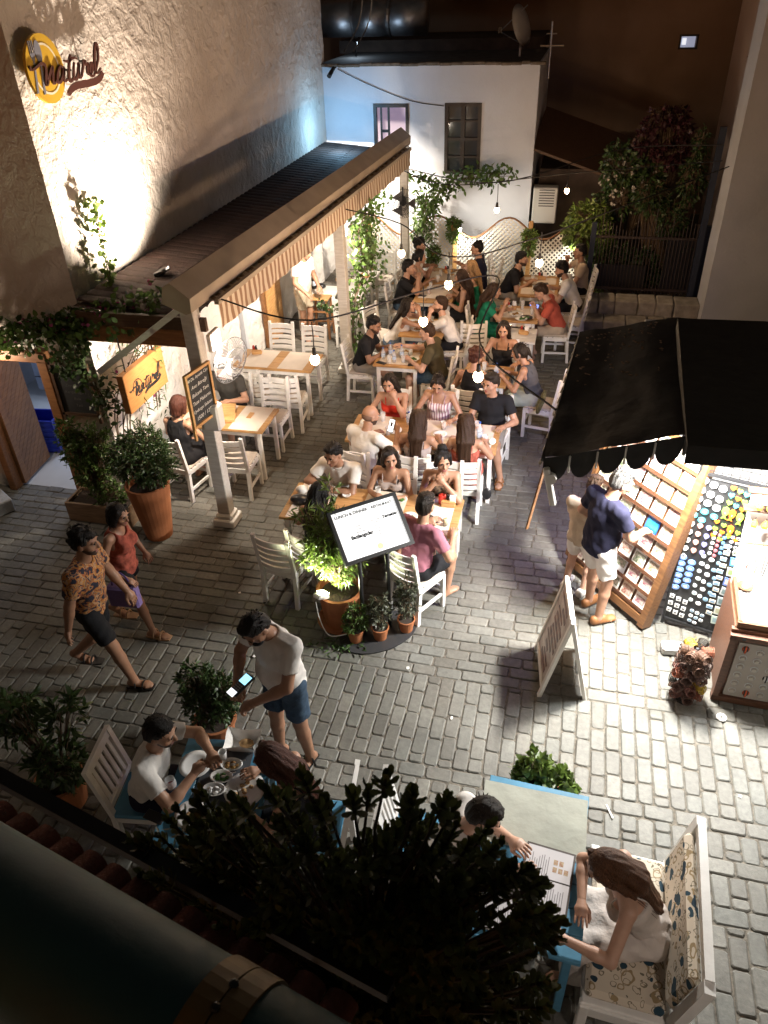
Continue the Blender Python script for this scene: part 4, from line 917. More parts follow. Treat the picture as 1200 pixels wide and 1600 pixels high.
m = MB(); m.box((-3.86, 8.12, .760), (.06, .14, .012)); tag(m.build('card_holder', M_HONEY), 'small wooden bill holder on the free runner under the awning', 'bill holder')
caddy(-4.5, 10.02, 'napkin box on the wall end of the empty wooden table')
bottle(-4.52, 12.95, 'dark bottle on the small white table beside the standing man', mt=M_BLKPL, h=.3, r=.04); m = MB(); m.ell((-4.40, 12.98, .80), (.10, .07, .05), 10, 5); tag(m.build('black_bag', M_BLKPL, None, True), 'black bag on the small white table beside the standing man', 'bag')
plate(-3.7, 13.3, 'small plate on the narrow table behind the vine', .1, food=M_BREAD); caddy(-3.75, 13.7, 'napkin box on the narrow table behind the vine')
m = MB(); m.box((-.52, 9.42, .60), (.05, .28, .26), ry=RAD(18), bev=.02); 
tag(m.build('cushion', mat('olive_cushion', (.10, .10, .05), .9, var=.4, vs=20)), 'olive patterned cushion against the white chair by the shop canopy', 'cushion').location = (.32, .02, 0)
for i, (x, y, w) in enumerate(((-2.35, 6.25, 'g'), (-2.05, 6.20, 'p'), (-1.78, 6.62, 'g'), (-1.52, 6.58, 'c'), (-1.62, 6.18, 'g'), (-1.36, 6.28, 'p'), (-.97, 6.22, 'g'))):
    l = ' on the front table, ' + ('leftmost', 'second from the left', 'third from the left', 'in the middle', 'third from the right', 'second from the right', 'rightmost')[i] + ' of the later settings'
    if w == 'g': glass(x, y, 'half full glass' + l, fill=M_YEL2 if i % 3 == 0 else None)
    elif w == 'p': plate(x, y, 'small white plate' + l, .085, food=(M_FOOD, M_GREENF)[i % 2])
    else: plate(x, y, 'white bowl of food' + l, .07, food=M_GREENF)
for i, (x, y, w) in enumerate(((-2.30, 8.20, 'p'), (-2.12, 8.28, 'g'), (-1.92, 8.05, 'p'), (-1.62, 7.92, 'g'), (-1.14, 8.28, 'g'), (-1.08, 7.95, 'p'), (-.92, 8.25, 'g'))):
    l = ', ' + ('first', 'second', 'third', 'fourth', 'fifth', 'sixth', 'seventh')[i] + ' from the left on the table of the bald man'
    if w == 'g': glass(x, y, 'stemless glass' + l, fill=M_AMBER if i == 4 else None, h=.12)
    else: plate(x, y, 'pale plate' + l, .095, food=M_FOOD if i != 2 else None)
for i, (x, y) in enumerate(((-2.28, 11.30), (-2.10, 11.62), (-2.36, 11.60), (-.92, 12.30), (-.70, 12.00), (-2.42, 13.25), (-2.10, 13.42), (-2.36, 13.95), (-2.14, 14.02), (-.60, 13.35), (-.38, 13.50), (-.66, 13.90))):
    l = (' before the white tank top woman', ' before the leaning man in white', ' at the far side of the white tank top woman', ' near the hands of the green dress', ' beside the serving tray of the coral shirt', ' at the left of the front trellis table', ' at the right of the front trellis table', ' at the left of the far trellis table', ' at the right of the far trellis table', ' at the near end of the right trellis table', ' by the arm of the bearded man in white', ' before the stooping bearded man')[i]
    if i % 2: glass(x, y, 'clear glass' + l)
    else: plate(x, y, 'white plate of food' + l, .10, food=(M_FOOD, M_GREENF, M_BREAD)[i % 3])
# ------------------------------------------------------------------ foreground: blue table of the couple
T1 = table('blue_table', -2.37, -1.68, 2.40, 3.26, 'blue painted table of the couple crowded with dishes', 'y', 4, M_BLUE, .75, group=None, lm=M_BLUE, rz=8)
m = MB(); m.box((-2.02, 2.88, .7535), (.34, .62, .003), rz=RAD(8)); tag(m.build('slate_mat', mat('slate_mat', (.06, .065, .075), .7)), 'dark slate place mat in the middle of the blue table', 'place mat')
plate(-1.83, 2.86, 'large round white plate with crumbs before the dark haired woman', .145, .757, M_BREAD)
m = MB(); 
for x, y, l, f in ((-2.00, 3.03, 'upper oval white meze dish on the blue table', M_FOOD), (-2.03, 2.92, 'middle oval white meze dish with dark food on the blue table', M_GREENF), (-2.04, 2.81, 'lower oval white meze dish with a spoon on the blue table', M_CHINA)):
    t = thing('meze_dish', l, 'dish', (x, y, .757), RAD(8), 'meze dishes on the blue table'); m = MB(); m.lathe([(0.001, .0), (.045, 0), (.062, .03), (.056, .03), (.04, .008), (0.001, .008)], n=18); o = m.build('dish', M_CHINA, t, True); o.scale = (1.35, .9, 1)
    m = MB(); 
    for k in range(5): m.ell((.035 * math.cos(k * 1.3), .02 * math.sin(k * 1.3), .018), (.022, .016, .012), 7, 4)
    m.build('food', f, t, True)
    m = MB(); m.tube([(.02, 0, .03), (.10, .03, .045)], .004, 5); m.ell((.015, -.002, .028), (.018, .012, .004), 8, 4); m.build('spoon', M_STEEL, t)
plate(-2.12, 2.60, 'rectangular looking pale dish at the near side of the blue table', .11, .757, M_BREAD); plate(-1.93, 2.60, 'small white dish at the near edge of the blue table', .08, .757, M_FOOD); plate(-2.26, 2.98, 'glass plate before the man in the white t-shirt', .12, .757)
bk = thing('bread_basket', 'paper lined bread basket at the far corner of the blue table', 'basket', (-1.98, 3.22, .755), RAD(8)); m = MB(); vs = []; n = 16
for k in range(n):
    a = 2 * PI * k / n; s_ = 1 / max(abs(math.cos(a)), abs(math.sin(a))); vs += [(.08 * s_ * math.cos(a), .055 * s_ * math.sin(a), 0), (.13 * s_ * math.cos(a), .09 * s_ * math.sin(a), .085 + .018 * math.sin(3 * a))]
m.add(vs, [(2 * k, 2 * ((k + 1) % n), 2 * ((k + 1) % n) + 1, 2 * k + 1) for k in range(n)] + [tuple(2 * k for k in range(n))]); m.build('liner', M_NAPK, bk)
m = MB(); m.ell((.02, 0, .03), (.06, .04, .025), 10, 5); m.build('bread', M_BREAD, bk, True)
def wineglass(x, y, label, fill):
    t = thing('wine_glass', label, 'wine glass', (x, y, .755)); m = MB(); m.lathe([(0.001, 0), (.034, .002), (.006, .01), (.005, .08), (.03, .10), (.04, .13), (.034, .19), (.032, .19), (.037, .13), (.026, .103), (0.001, .09)], n=14); m.build('bowl', M_CLEAR, t, True)
    m = MB(); m.lathe([(0.001, .095), (.027, .105), (.034, .125), (0.001, .125)], n=14); m.build('wine', fill, t, True)
wineglass(-1.80, 3.10, 'wine glass with red wine on the far side of the blue table', M_REDW); wineglass(-2.30, 2.72, 'nearly empty wine glass by the elbow of the man in the white t-shirt', M_REDW)
phone(-2.36, 2.54, 'phone lying on the near left corner of the blue table', rz=1.4); phone(-1.72, 3.13, 'black phone at the far right corner of the blue table', rz=.2)
m = MB(); m.box((-2.36, 2.72, .756), (.07, .17, .01)); tag(m.build('notebook', mat('navy_cover', (.02, .03, .06), .6)), 'dark wallet lying beside the phone on the blue table', 'wallet')
def make_chair2():
    t = thing('chair', 'proto2', 'chair')
    m = MB(); m.box((0, .0, .44), (.42, .42, .035), bev=.012); m.build('seat', M_BLUE, t)
    for x in (-.19, .19):
        m = MB(); m.box((x, .18, .21), (.045, .045, .42), bev=.004); m.build('leg', M_WHITE, t)
        m = MB(); m.beam((x, -.205, 0), (x, -.19, .42), .045, .045, (0, 1, 0)); m.beam((x, -.19, .40), (x, -.28, .95), .045, .036, (0, 1, 0)); m.build('leg', M_WHITE, t)
        m = MB(); m.box((x, -.01, .17), (.024, .34, .04)); m.build('stretcher', M_WHITE, t); m = MB(); m.box((x, -.01, .395), (.03, .34, .05)); m.build('seat_rail', M_WHITE, t)
    m = MB(); m.beam((-.168, -.278, .915), (.168, -.278, .915), .03, .07, (0, -.15, 1)); m.build('top_rail', M_WHITE, t)
    m = MB(); m.beam((-.168, -.205, .52), (.168, -.205, .52), .028, .05); m.build('lower_rail', M_WHITE, t)
    for k in range(5):
        x = -.13 + .065 * k; m = MB(); m.beam((x, -.208, .545), (x, -.270, .885), .032, .014, (0, 1, 0)); m.build('back_slat', M_WHITE, t)
    return t
c2 = make_chair2(); c2.location = (-2.66, 2.88, 0); c2.rotation_euler = (0, 0, RAD(8 - 90)); c2['label'] = 'white chair with vertical slats and blue seat under the man in the white t-shirt'
c3 = copy_tree(c2); c3.location = (-1.33, 2.90, 0); c3.rotation_euler = (0, 0, RAD(186 - 90)); c3['label'] = 'white chair with blue seat under the dark haired woman at the blue table'
c4 = copy_tree(c2); c4.location = (-.58, 2.95, 0); c4.rotation_euler = (0, 0, RAD(4 - 90)); c4['label'] = 'white chair with blue seat half hidden by the bush beside the clothed table'
for c in (c2, c3, c4): c['group'] = 'white chairs with blue seats in the foreground'
# foreground right: clothed table, menu table, bench
T2 = table('blue_table', -.18, .50, 2.86, 3.34, 'small blue table under a pale cloth at the foreground right', 'x', 3, M_BLUE, .75, group='small blue tables by the bench', lm=M_BLUE, rz=-3)
T3 = table('blue_table', -.18, .50, 2.22, 2.84, 'small blue table with the open menus by the bench', 'x', 4, M_BLUE, .75, group='small blue tables by the bench', lm=M_BLUE, rz=-3)
m = MB(); vs = []; nx, ny = 14, 12
for j in range(ny + 1):
    for i in range(nx + 1):
        x, y = -.20 + .70 * i / nx, 2.835 + .455 * j / ny; vs.append((x + .02 * (y - 3.1), y - .03 * (x - .16), .757 + .003 * mnoise.noise(Vector((x * 9, y * 9, 0)))))
m.add(vs, [(j * (nx + 1) + i, j * (nx + 1) + i + 1, (j + 1) * (nx + 1) + i + 1, (j + 1) * (nx + 1) + i) for j in range(ny) for i in range(nx)])
tag(m.build('tablecloth', mat('pale_cloth', (.36, .37, .32), .9, var=.08, vs=5, bump=.3, bs=14), None, True), 'pale grey cloth covering the foreground table', 'tablecloth')
def menu(x, y, rz, label):
    t = thing('menu', label, 'menu', (x, y, .757), RAD(rz), 'open menus by the bench'); m = MB(); m.box((0, 0, .004), (.44, .31, .006)); m.build('cover', mat('menu_cover', (.05, .035, .03), .6), t)
    for s in (-1, 1): m = MB(); m.box((s * .105, 0, .0085), (.20, .285, .002)); m.build('page', mat('menu_page', (.55, .53, .55), .5), t)
    m = MB()
    rr = random.Random(int(x * 100))
    for s in (-1, 1):
        for k in range(17):
            if s > 0 and k > 8: break
            w = rr.uniform(.10, .15); m.box((s * .105 - .02 + (w - .15) / 2, .12 - .0145 * k, .0099), (w, .004, .0004))
    m.build('printed_lines', mat('print_grey', (.16, .15, .16), .8), t)
    m = MB()
    for k in range(5): m.box((.075 + .05 * (k % 2), -.04 - .035 * (k // 2), .0099), (.035, .026, .0005))
    m.build('food_pictures', mat('print_food', (.28, .10, .05), .6, col2=(.42, .36, .22), vs=60), t)
menu(.26, 2.66, 84, 'open menu on the bench table under the hands of the woman in the pale dress'); menu(.02, 2.50, 92, 'open menu at the far left of the bench table half hidden by the bush')
m = MB(); m.box((.20, 2.30, .765), (.10, .09, .02), rz=.5); m.box((.14, 2.27, .765), (.09, .08, .018), rz=-.2); tag(m.build('paper_napkin', M_NAPK), 'white paper napkins on the near edge of the bench table', 'napkin')
BN = thing('bench', 'white painted bench with flower patterned cushions at the foreground right', 'bench', (.82, 2.64, 0), RAD(-3))
def bpart(nm, mt, *boxes, bev=.008, smooth=False):
    m = MB()
    for b_ in boxes: m.box(b_[0], b_[1], bev=bev, **(b_[2] if len(b_) > 2 else {}))
    return m.build(nm, mt, BN, smooth)
bpart('seat', M_WHITE, ((-.02, 0, .41), (.50, 1.02, .04)))
for y in (-.50, .50):
    bpart('leg', M_WHITE, ((-.25, y, .21), (.06, .06, .42))); m = MB(); m.beam((.25, y, 0), (.23, y, .42), .06, .07, (0, 1, 0)); m.beam((.23, y, .40), (.33, y, .98), .07, .06, (1, 0, 0)); m.build('leg', M_WHITE, BN)
    m = MB(); m.beam((-.25, y, .36), (.24, y, .36), .05, .09); m.build('side_rail', M_WHITE, BN)
m = MB(); m.beam((.33, -.47, .955), (.33, .47, .955), .05, .08); m.build('top_rail', M_WHITE, BN)
m = MB(); m.beam((.25, -.47, .52), (.25, .47, .52), .03, .07); m.build('lower_rail', M_WHITE, BN)
m = MB(); m.beam((-.255, -.47, .36), (-.255, .47, .36), .03, .10); m.build('front_rail', M_WHITE, BN)
def floral():
    m = bpy.data.materials.new('flower_fabric'); m.use_nodes = True; n = m.node_tree.nodes; L = m.node_tree.links; b = n['Principled BSDF']; b.inputs['Roughness'].default_value = .9
    tc = n.new('ShaderNodeTexCoord'); cur = None
    def rgb(c): r = n.new('ShaderNodeRGB'); r.outputs[0].default_value = (*c, 1); return r.outputs[0]
    cur = rgb((.60, .52, .42))
    def warp(k, sc):
        nz = n.new('ShaderNodeTexNoise'); nz.inputs['Scale'].default_value = sc; L.new(tc.outputs['Object'], nz.inputs['Vector'])
        va = n.new('ShaderNodeVectorMath'); va.operation = 'SCALE'; va.inputs[3].default_value = k; L.new(nz.outputs['Color'], va.inputs[0])
        vb = n.new('ShaderNodeVectorMath'); vb.operation = 'ADD'; L.new(tc.outputs['Object'], vb.inputs[0]); L.new(va.outputs[0], vb.inputs[1]); return vb.outputs[0]
    for sc, lo, hi, col, kk, ns in ((19, .30, .38, (.20, .17, .12), .10, 9), (11, .26, .36, (.30, .22, .12), .14, 7), (15, -1, .20, (.16, .14, .10), .12, 12), (8.5, -1, .30, (.018, .050, .075), .13, 6), (5.6, -1, .22, (.012, .034, .055), .16, 9)):
        vo = n.new('ShaderNodeTexVoronoi'); vo.inputs['Scale'].default_value = sc; L.new(warp(kk, ns), vo.inputs['Vector'])
        lt = n.new('ShaderNodeMath'); lt.operation = 'LESS_THAN'; lt.inputs[1].default_value = hi; L.new(vo.outputs['Distance'], lt.inputs[0]); fac = lt.outputs[0]
        if lo > 0:
            g2 = n.new('ShaderNodeMath'); g2.operation = 'GREATER_THAN'; g2.inputs[1].default_value = lo; L.new(vo.outputs['Distance'], g2.inputs[0]); mm = n.new('ShaderNodeMath'); mm.operation = 'MULTIPLY'; L.new(fac, mm.inputs[0]); L.new(g2.outputs[0], mm.inputs[1]); fac = mm.outputs[0]
        mx = n.new('ShaderNodeMix'); mx.data_type = 'RGBA'; L.new(fac, mx.inputs[0]); L.new(cur, mx.inputs[6]); L.new(rgb(col), mx.inputs[7]); cur = mx.outputs[2]
    L.new(cur, b.inputs['Base Color']); return m
M_FLOR = floral()
for y in (-.245, .245):
    bpart('seat_cushion', M_FLOR, ((-.03, y, .465), (.46, .47, .07)), bev=.03)
bpart('back_cushion', M_FLOR, ((.245, 0, .72), (.07, .92, .40), dict(ry=RAD(10))), bev=.03)
# ================================================================== PEOPLE
V3 = lambda *a: np.array(a, dtype=float)
class SDF:
    def __init__(s, lo, hi, h):
        s.h = h; s.lo = np.array(lo, float) - 3 * h; n = np.ceil((np.array(hi, float) + 3 * h - s.lo) / h).astype(int) + 1
        s.n = n; s.D = np.full(n, 1.0, np.float32); s.ax = [s.lo[i] + h * np.arange(n[i]) for i in range(3)]
    def _sl(s, lo, hi):
        a = np.maximum(0, np.floor((lo - s.lo) / s.h).astype(int)); b = np.minimum(s.n, np.ceil((hi - s.lo) / s.h).astype(int) + 1)
        if np.any(b <= a): return None
        sl = tuple(slice(a[i], b[i]) for i in range(3))
        X = s.ax[0][sl[0]][:, None, None]; Y = s.ax[1][sl[1]][None, :, None]; Z = s.ax[2][sl[2]][None, None, :]
        return sl, X, Y, Z
    def _mix(s, sl, d, k):
        D = s.D[sl]; d = d.astype(np.float32)
        if k > 0:
            hh = np.clip(.5 + .5 * (D - d) / k, 0, 1); s.D[sl] = D * (1 - hh) + d * hh - k * hh * (1 - hh)
        else: s.D[sl] = np.minimum(D, d)
    def cap(s, a, b, ra, rb, k=.02, flat_b=False, right=None, wa=1., wb=None, flat_a=False):
        """rounded cone a->b; with `right` the section is an ellipse (wa, wb = width along right / radius)"""
        a = np.array(a, float); b = np.array(b, float); wb = wa if wb is None else wb; mg = max(ra, rb) * max(1, wa, wb) + .05
        q = s._sl(np.minimum(a, b) - mg, np.maximum(a, b) + mg)
        if q is None: return
        sl, X, Y, Z = q; ba = b - a; L2 = ba @ ba + 1e-12; L = math.sqrt(L2)
        px, py, pz = X - a[0], Y - a[1], Z - a[2]
        tr = (px * ba[0] + py * ba[1] + pz * ba[2]) / L2; t = np.clip(tr, 0, 1)
        qx, qy, qz = px - t * ba[0], py - t * ba[1], pz - t * ba[2]; r = ra + (rb - ra) * t
        if right is None: d = np.sqrt(qx * qx + qy * qy + qz * qz) - r
        else:
            R = np.array(right, float); R = R - ba * (R @ ba) / L2; R /= np.linalg.norm(R); u = qx * R[0] + qy * R[1] + qz * R[2]
            w = wa + (wb - wa) * t; rest = qx * qx + qy * qy + qz * qz - u * u
            d = (np.sqrt(np.maximum(0, (u / w) ** 2 + rest)) - r) 
        if flat_b: d = np.maximum(d, (tr - 1) * L)
        if flat_a: d = np.maximum(d, -tr * L)
        s._mix(sl, d, k)
    def ell(s, c, r, R=None, k=.02):
        c = np.array(c, float); r = np.array(r, float); mg = max(r) + .04; q = s._sl(c - mg, c + mg)
        if q is None: return
        sl, X, Y, Z = q; px, py, pz = X - c[0], Y - c[1], Z - c[2]
        if R is not None: px, py, pz = (px * R[0][i] + py * R[1][i] + pz * R[2][i] for i in range(3))
        k0 = np.sqrt((px / r[0]) ** 2 + (py / r[1]) ** 2 + (pz / r[2]) ** 2); k1 = np.sqrt((px / r[0] ** 2) ** 2 + (py / r[1] ** 2) ** 2 + (pz / r[2] ** 2) ** 2) + 1e-9
        s._mix(sl, k0 * (k0 - 1) / k1, k)
    def carve(s, c, r, R=None, k=.01):
        c = np.array(c, float); r = np.array(r, float); mg = max(r) + .03; q = s._sl(c - mg, c + mg)
        if q is None: return
        sl, X, Y, Z = q; px, py, pz = X - c[0], Y - c[1], Z - c[2]
        if R is not None: px, py, pz = (px * R[0][i] + py * R[1][i] + pz * R[2][i] for i in range(3))
        k0 = np.sqrt((px / r[0]) ** 2 + (py / r[1]) ** 2 + (pz / r[2]) ** 2); k1 = np.sqrt((px / r[0] ** 2) ** 2 + (py / r[1] ** 2) ** 2 + (pz / r[2] ** 2) ** 2) + 1e-9
        d = -(k0 * (k0 - 1) / k1); D = s.D[sl]; hh = np.clip(.5 - .5 * (D - d) / k, 0, 1); s.D[sl] = (D * (1 - hh) + d * hh + k * hh * (1 - hh)).astype(np.float32)
    def plane(s, p, n):       # keep the side away from n
        p = np.array(p, float); n = np.array(n, float)
        d = (s.ax[0][:, None, None] - p[0]) * n[0] + (s.ax[1][None, :, None] - p[1]) * n[1] + (s.ax[2][None, None, :] - p[2]) * n[2]
        s.D = np.maximum(s.D, d.astype(np.float32))
    def noise(s, amp, f, ph):
        X, Y, Z = s.ax[0][:, None, None], s.ax[1][None, :, None], s.ax[2][None, None, :]
        s.D += (amp * (np.sin(f * X + 1.7 * f * Z * .5 + ph + 1.3 * np.sin(f * .6 * Y)) * np.sin(f * .8 * Y - f * .55 * Z + ph * 2) + .6 * np.sin(f * 1.7 * Z + f * .9 * X * 1.2 + ph) * np.sin(f * 1.3 * Y + ph))).astype(np.float32)
    def folds(s, amp, ph, p, up, R, F):
        X, Y, Z = s.ax[0][:, None, None] - p[0], s.ax[1][None, :, None] - p[1], s.ax[2][None, None, :] - p[2]
        u, v, w = (X * q[0] + Y * q[1] + Z * q[2] for q in (R, F, up)); a = np.arctan2(u, v); lo = np.clip(1.15 - w / .30, .15, 1.2)
        d = np.sin(5 * a + ph + 16 * w + 1.5 * np.sin(9 * w + ph)) * .7 + np.sin(46 * w + 2.2 * np.sin(3 * a + ph) + 2 * ph) * .55 * lo + np.sin(9 * a - 22 * w + 3 * ph) * .45 + .5 * np.sin(75 * u + 40 * w + ph) * np.sin(31 * w - 22 * v)
        s.D += (amp * d * (.45 + .55 * lo)).astype(np.float32)
    def strands(s, amp, ph, R, c):
        X, Y, Z = s.ax[0][:, None, None] - c[0], s.ax[1][None, :, None] - c[1], s.ax[2][None, None, :] - c[2]
        x, y, z = (X * R[0][i] + Y * R[1][i] + Z * R[2][i] for i in range(3)); a = np.arctan2(x, -y + .02)
        s.D += (amp * (np.sin(23 * a + ph + 9 * z + 2 * np.sin(14 * z)) + .7 * np.sin(41 * a + 2 * ph - 12 * z) + .8 * np.sin(130 * x + 50 * y + ph) * np.sin(60 * y + 3 * ph))).astype(np.float32)
    def mesh(s):
        D = s.D; S = D < 0; n = D.shape
        c = [(i, j, k) for i in (0, 1) for j in (0, 1) for k in (0, 1)]
        cnt = sum(S[i:n[0] - 1 + i, j:n[1] - 1 + j, k:n[2] - 1 + k].astype(np.int8) for i, j, k in c)
        act = (cnt > 0) & (cnt < 8); I = np.argwhere(act); N = len(I)
        if N == 0: return np.zeros((0, 3)), np.zeros((0, 4), int)
        idx = np.full(act.shape, -1, np.int64); idx[act] = np.arange(N)
        acc = np.zeros((N, 3)); num = np.zeros(N)
        val = {q: D[I[:, 0] + q[0], I[:, 1] + q[1], I[:, 2] + q[2]] for q in c}
        for q in c:
            for a in range(3):
                if q[a] == 0:
                    q2 = list(q); q2[a] = 1; q2 = tuple(q2); v0, v1 = val[q], val[q2]; m = (v0 < 0) != (v1 < 0)
                    t = v0[m] / (v0[m] - v1[m]); p = np.repeat(np.array(q, float)[None], m.sum(), 0); p[:, a] = t; acc[m] += p; num[m] += 1
        P_ = s.lo + (I + acc / num[:, None]) * s.h; F = []
        for a in range(3):
            b, d = (a + 1) % 3, (a + 2) % 3
            s0 = [slice(None)] * 3; s1 = [slice(None)] * 3; s0[a] = slice(0, n[a] - 1); s1[a] = slice(1, n[a])
            A, B = S[tuple(s0)], S[tuple(s1)]; E = np.argwhere(A != B)
            ok = (E[:, b] > 0) & (E[:, d] > 0) & (E[:, b] < n[b] - 1) & (E[:, d] < n[d] - 1); E = E[ok]; inside = A[E[:, 0], E[:, 1], E[:, 2]]
            def g(db, dd): q = E.copy(); q[:, b] += db; q[:, d] += dd; return idx[q[:, 0], q[:, 1], q[:, 2]]
            f = np.stack([g(-1, -1), g(0, -1), g(0, 0), g(-1, 0)], 1); f[~inside] = f[~inside][:, ::-1]; F.append(f)
        return P_, np.concatenate(F)
def np_mesh(name, P_, F, mats, mi=None):
    me = bpy.data.meshes.new(name); me.vertices.add(len(P_)); me.vertices.foreach_set('co', np.asarray(P_, np.float32).ravel())
    q = [f for f in F if len(f)]; tot = sum(f.size for f in q); me.loops.add(tot); me.loops.foreach_set('vertex_index', np.concatenate([f.ravel() for f in q]).astype(np.int32))
    ls = np.concatenate([np.full(len(f), f.shape[1]) for f in q]); me.polygons.add(len(ls)); me.polygons.foreach_set('loop_start', np.concatenate([[0], np.cumsum(ls)[:-1]]).astype(np.int32)); me.polygons.foreach_set('loop_total', ls.astype(np.int32))
    for m in mats: me.materials.append(m)
    if mi is not None: me.polygons.foreach_set('material_index', np.asarray(mi, np.int32))
    me.polygons.foreach_set('use_smooth', np.ones(len(ls), bool)); me.update(); me.validate(); return me
# ---------------------------------------------------------------- head templates (origin at head centre, +y face, +z crown)
def head_template(female):
    s = SDF((-.10, -.12, -.16), (.10, .14, .14), .0062)
    j = .92 if female else 1.0
    s.ell((0, -.012, .035), (.075, .094, .088), k=0); s.ell((0, .018, -.02), (.066 * j, .078, .085), k=.03)
    s.ell((0, .050, -.075), (.043 * j, .040, .036), k=.03); s.ell((0, .075, -.098), (.020, .018, .016), k=.02)
    for x in (-1, 1):
        s.ell((x * .046 * j, .052, -.025), (.026, .026, .024), k=.02); s.ell((x * .030, .082, .030), (.030, .012, .009), k=.012)
        s.carve((x * .031, .098, .010), (.018, .012, .012), k=.012); s.ell((x * .076, -.012, -.012), (.010, .022, .032), k=.006)
    s.cap((0, .088, .020), (0, .112, -.028), .008, .0135, k=.012); s.ell((0, .098, -.030), (.019, .012, .010), k=.008)
    s.ell((0, .088, -.060), (.024, .012, .0065), k=.005); s.ell((0, .086, -.071), (.020, .012, .0065), k=.005)
    P_, F = s.mesh(); c = P_[F].mean(1)
    mi = np.zeros(len(F), int)
    mi[(np.abs(c[:, 0]) < .022) & (c[:, 2] < -.053) & (c[:, 2] > -.078) & (c[:, 1] > .083)] = 2
    brd = (c[:, 2] < -.030) & (c[:, 2] > -.125) & (c[:, 1] > -.02 + .0 * c[:, 0]) & (mi == 0) & ~((np.abs(c[:, 0]) < .03) & (c[:, 2] > -.050) & (c[:, 1] > .06)) & ~((c[:, 2] > -.05) & (np.abs(c[:, 0]) < .055))
    mi[brd] = 4
    def add(m_, cc, r):
        nonlocal P_, F, mi
        b = MB(); b.ell(cc, r, 8, 5); o = len(P_); P_ = np.vstack([P_, np.array(b.v)]); F = np.vstack([F, np.array(b.f) + o]); mi = np.concatenate([mi, np.full(len(b.f), m_)])
    for x in (-1, 1):
        add(5, (x * .031, .0865, .010), (.013, .006, .0065)); add(1, (x * .031, .0915, .0095), (.0062, .0035, .0062)); add(1, (x * .032, .0890, .0165), (.0155, .006, .0022))
        add(3, (x * .033, .0935, .032), (.021, .006, .0042))
    return P_, F, mi
HEAD = {f: head_template(f) for f in (False, True)}
# ---------------------------------------------------------------- hands: fingers along +y, palm facing -z, thumb on +x side
def hand_template(curl, spread=1.0):
    s = SDF((-.08, -.04, -.10), (.09, .20, .05), .0048)
    s.cap((0, -.02, 0), (0, .045, 0), .026, .030, k=0, right=(1, 0, 0), wa=1.0, wb=1.35); s.cap((.0, .04, 0), (0, .078, -.002), .016, .0135, k=.015, right=(1, 0, 0), wa=2.2, wb=2.8)
    for x, L, a0 in ((.031, .066, .10), (.0105, .074, .02), (-.0105, .069, -.05), (-.031, .054, -.14)):
        p = V3(x, .078, -.002); a = 0.; d = 0
        for sgm, r in ((.45, .0092), (.32, .0084), (.23, .0074)):
            a += curl * (.75 + .25 * d); q = p + L * sgm * V3(math.sin(a0 * spread) * math.cos(a), math.cos(a), -math.sin(a)); s.cap(p, q, r, r * .93, k=.004); p = q; d += 1
    p = V3(.024, .012, -.006)
    for q, r in ((V3(.050, .045, -.018), .0135), (V3(.056 - .012 * curl, .078, -.022 - .018 * curl), .0105), (V3(.052 - .024 * curl, .102, -.026 - .030 * curl), .0090)): s.cap(p, q, r * 1.05, r, k=.008); p = q
    return s.mesh()
HANDS = {'relaxed': hand_template(.35), 'flat': hand_template(.10), 'grip': hand_template(.95), 'fist': hand_template(1.2)}
SKIN = {}
def skin(tone):
    tones = dict(fair=(.46, .27, .19), mid=(.38, .21, .135), tan=(.29, .15, .09), pale=(.52, .33, .25))
    return mat('skin_' + tone, tones[tone], .5, var=.07, vs=18, bump=.06, bs=120, sss=0.0)
HAIRC = dict(black=(.007, .0055, .005), dark=(.014, .009, .006), brown=(.034, .017, .009), red=(.055, .018, .011), auburn=(.075, .032, .015), blonde=(.28, .17, .08), grey=(.055, .052, .05))
def hairmat(c):
    k = 'hair_' + c
    if k in MATS: return MATS[k]
    b = HAIRC[c]; return mat(k, tuple(x * .5 for x in b), .5, spec=.25, col2=tuple(min(1, x * 1.5) for x in b), vs=30, bump=.55, bs=34, stretch=(6.0, 6.0, .5), detail=3)
M_EYE = mat('eye_dark', (.012, .008, .006), .2); M_SCL = mat('eye_white', (.60, .56, .52), .3)
LIPS = mat('lips', (.30, .10, .09), .45)
def cloth(name, c, var=.06, bump=.25, vs=14, **k): return mat('cloth_' + name, c, .88, var=var, vs=vs, bump=bump, bs=22, spec=.2, **k)
def rot(axis, a):
    c, s = math.cos(a), math.sin(a)
    return np.array(dict(x=[[1, 0, 0], [0, c, -s], [0, s, c]], y=[[c, 0, s], [0, 1, 0], [-s, 0, c]], z=[[c, -s, 0], [s, c, 0], [0, 0, 1]])[axis])
def ik(a, b, l1, l2, pole):
    a, b, pole = (np.array(v, float) for v in (a, b, pole)); d = b - a; L = np.linalg.norm(d); d /= L + 1e-9
    if L > (l1 + l2) * .999: b = a + d * (l1 + l2) * .999; L = (l1 + l2) * .999
    x = (l1 * l1 - l2 * l2 + L * L) / (2 * L); y = math.sqrt(max(0, l1 * l1 - x * x)); p = pole - d * (pole @ d); p /= np.linalg.norm(p) + 1e-9
    return a + d * x + p * y, b
NPERS = [0]
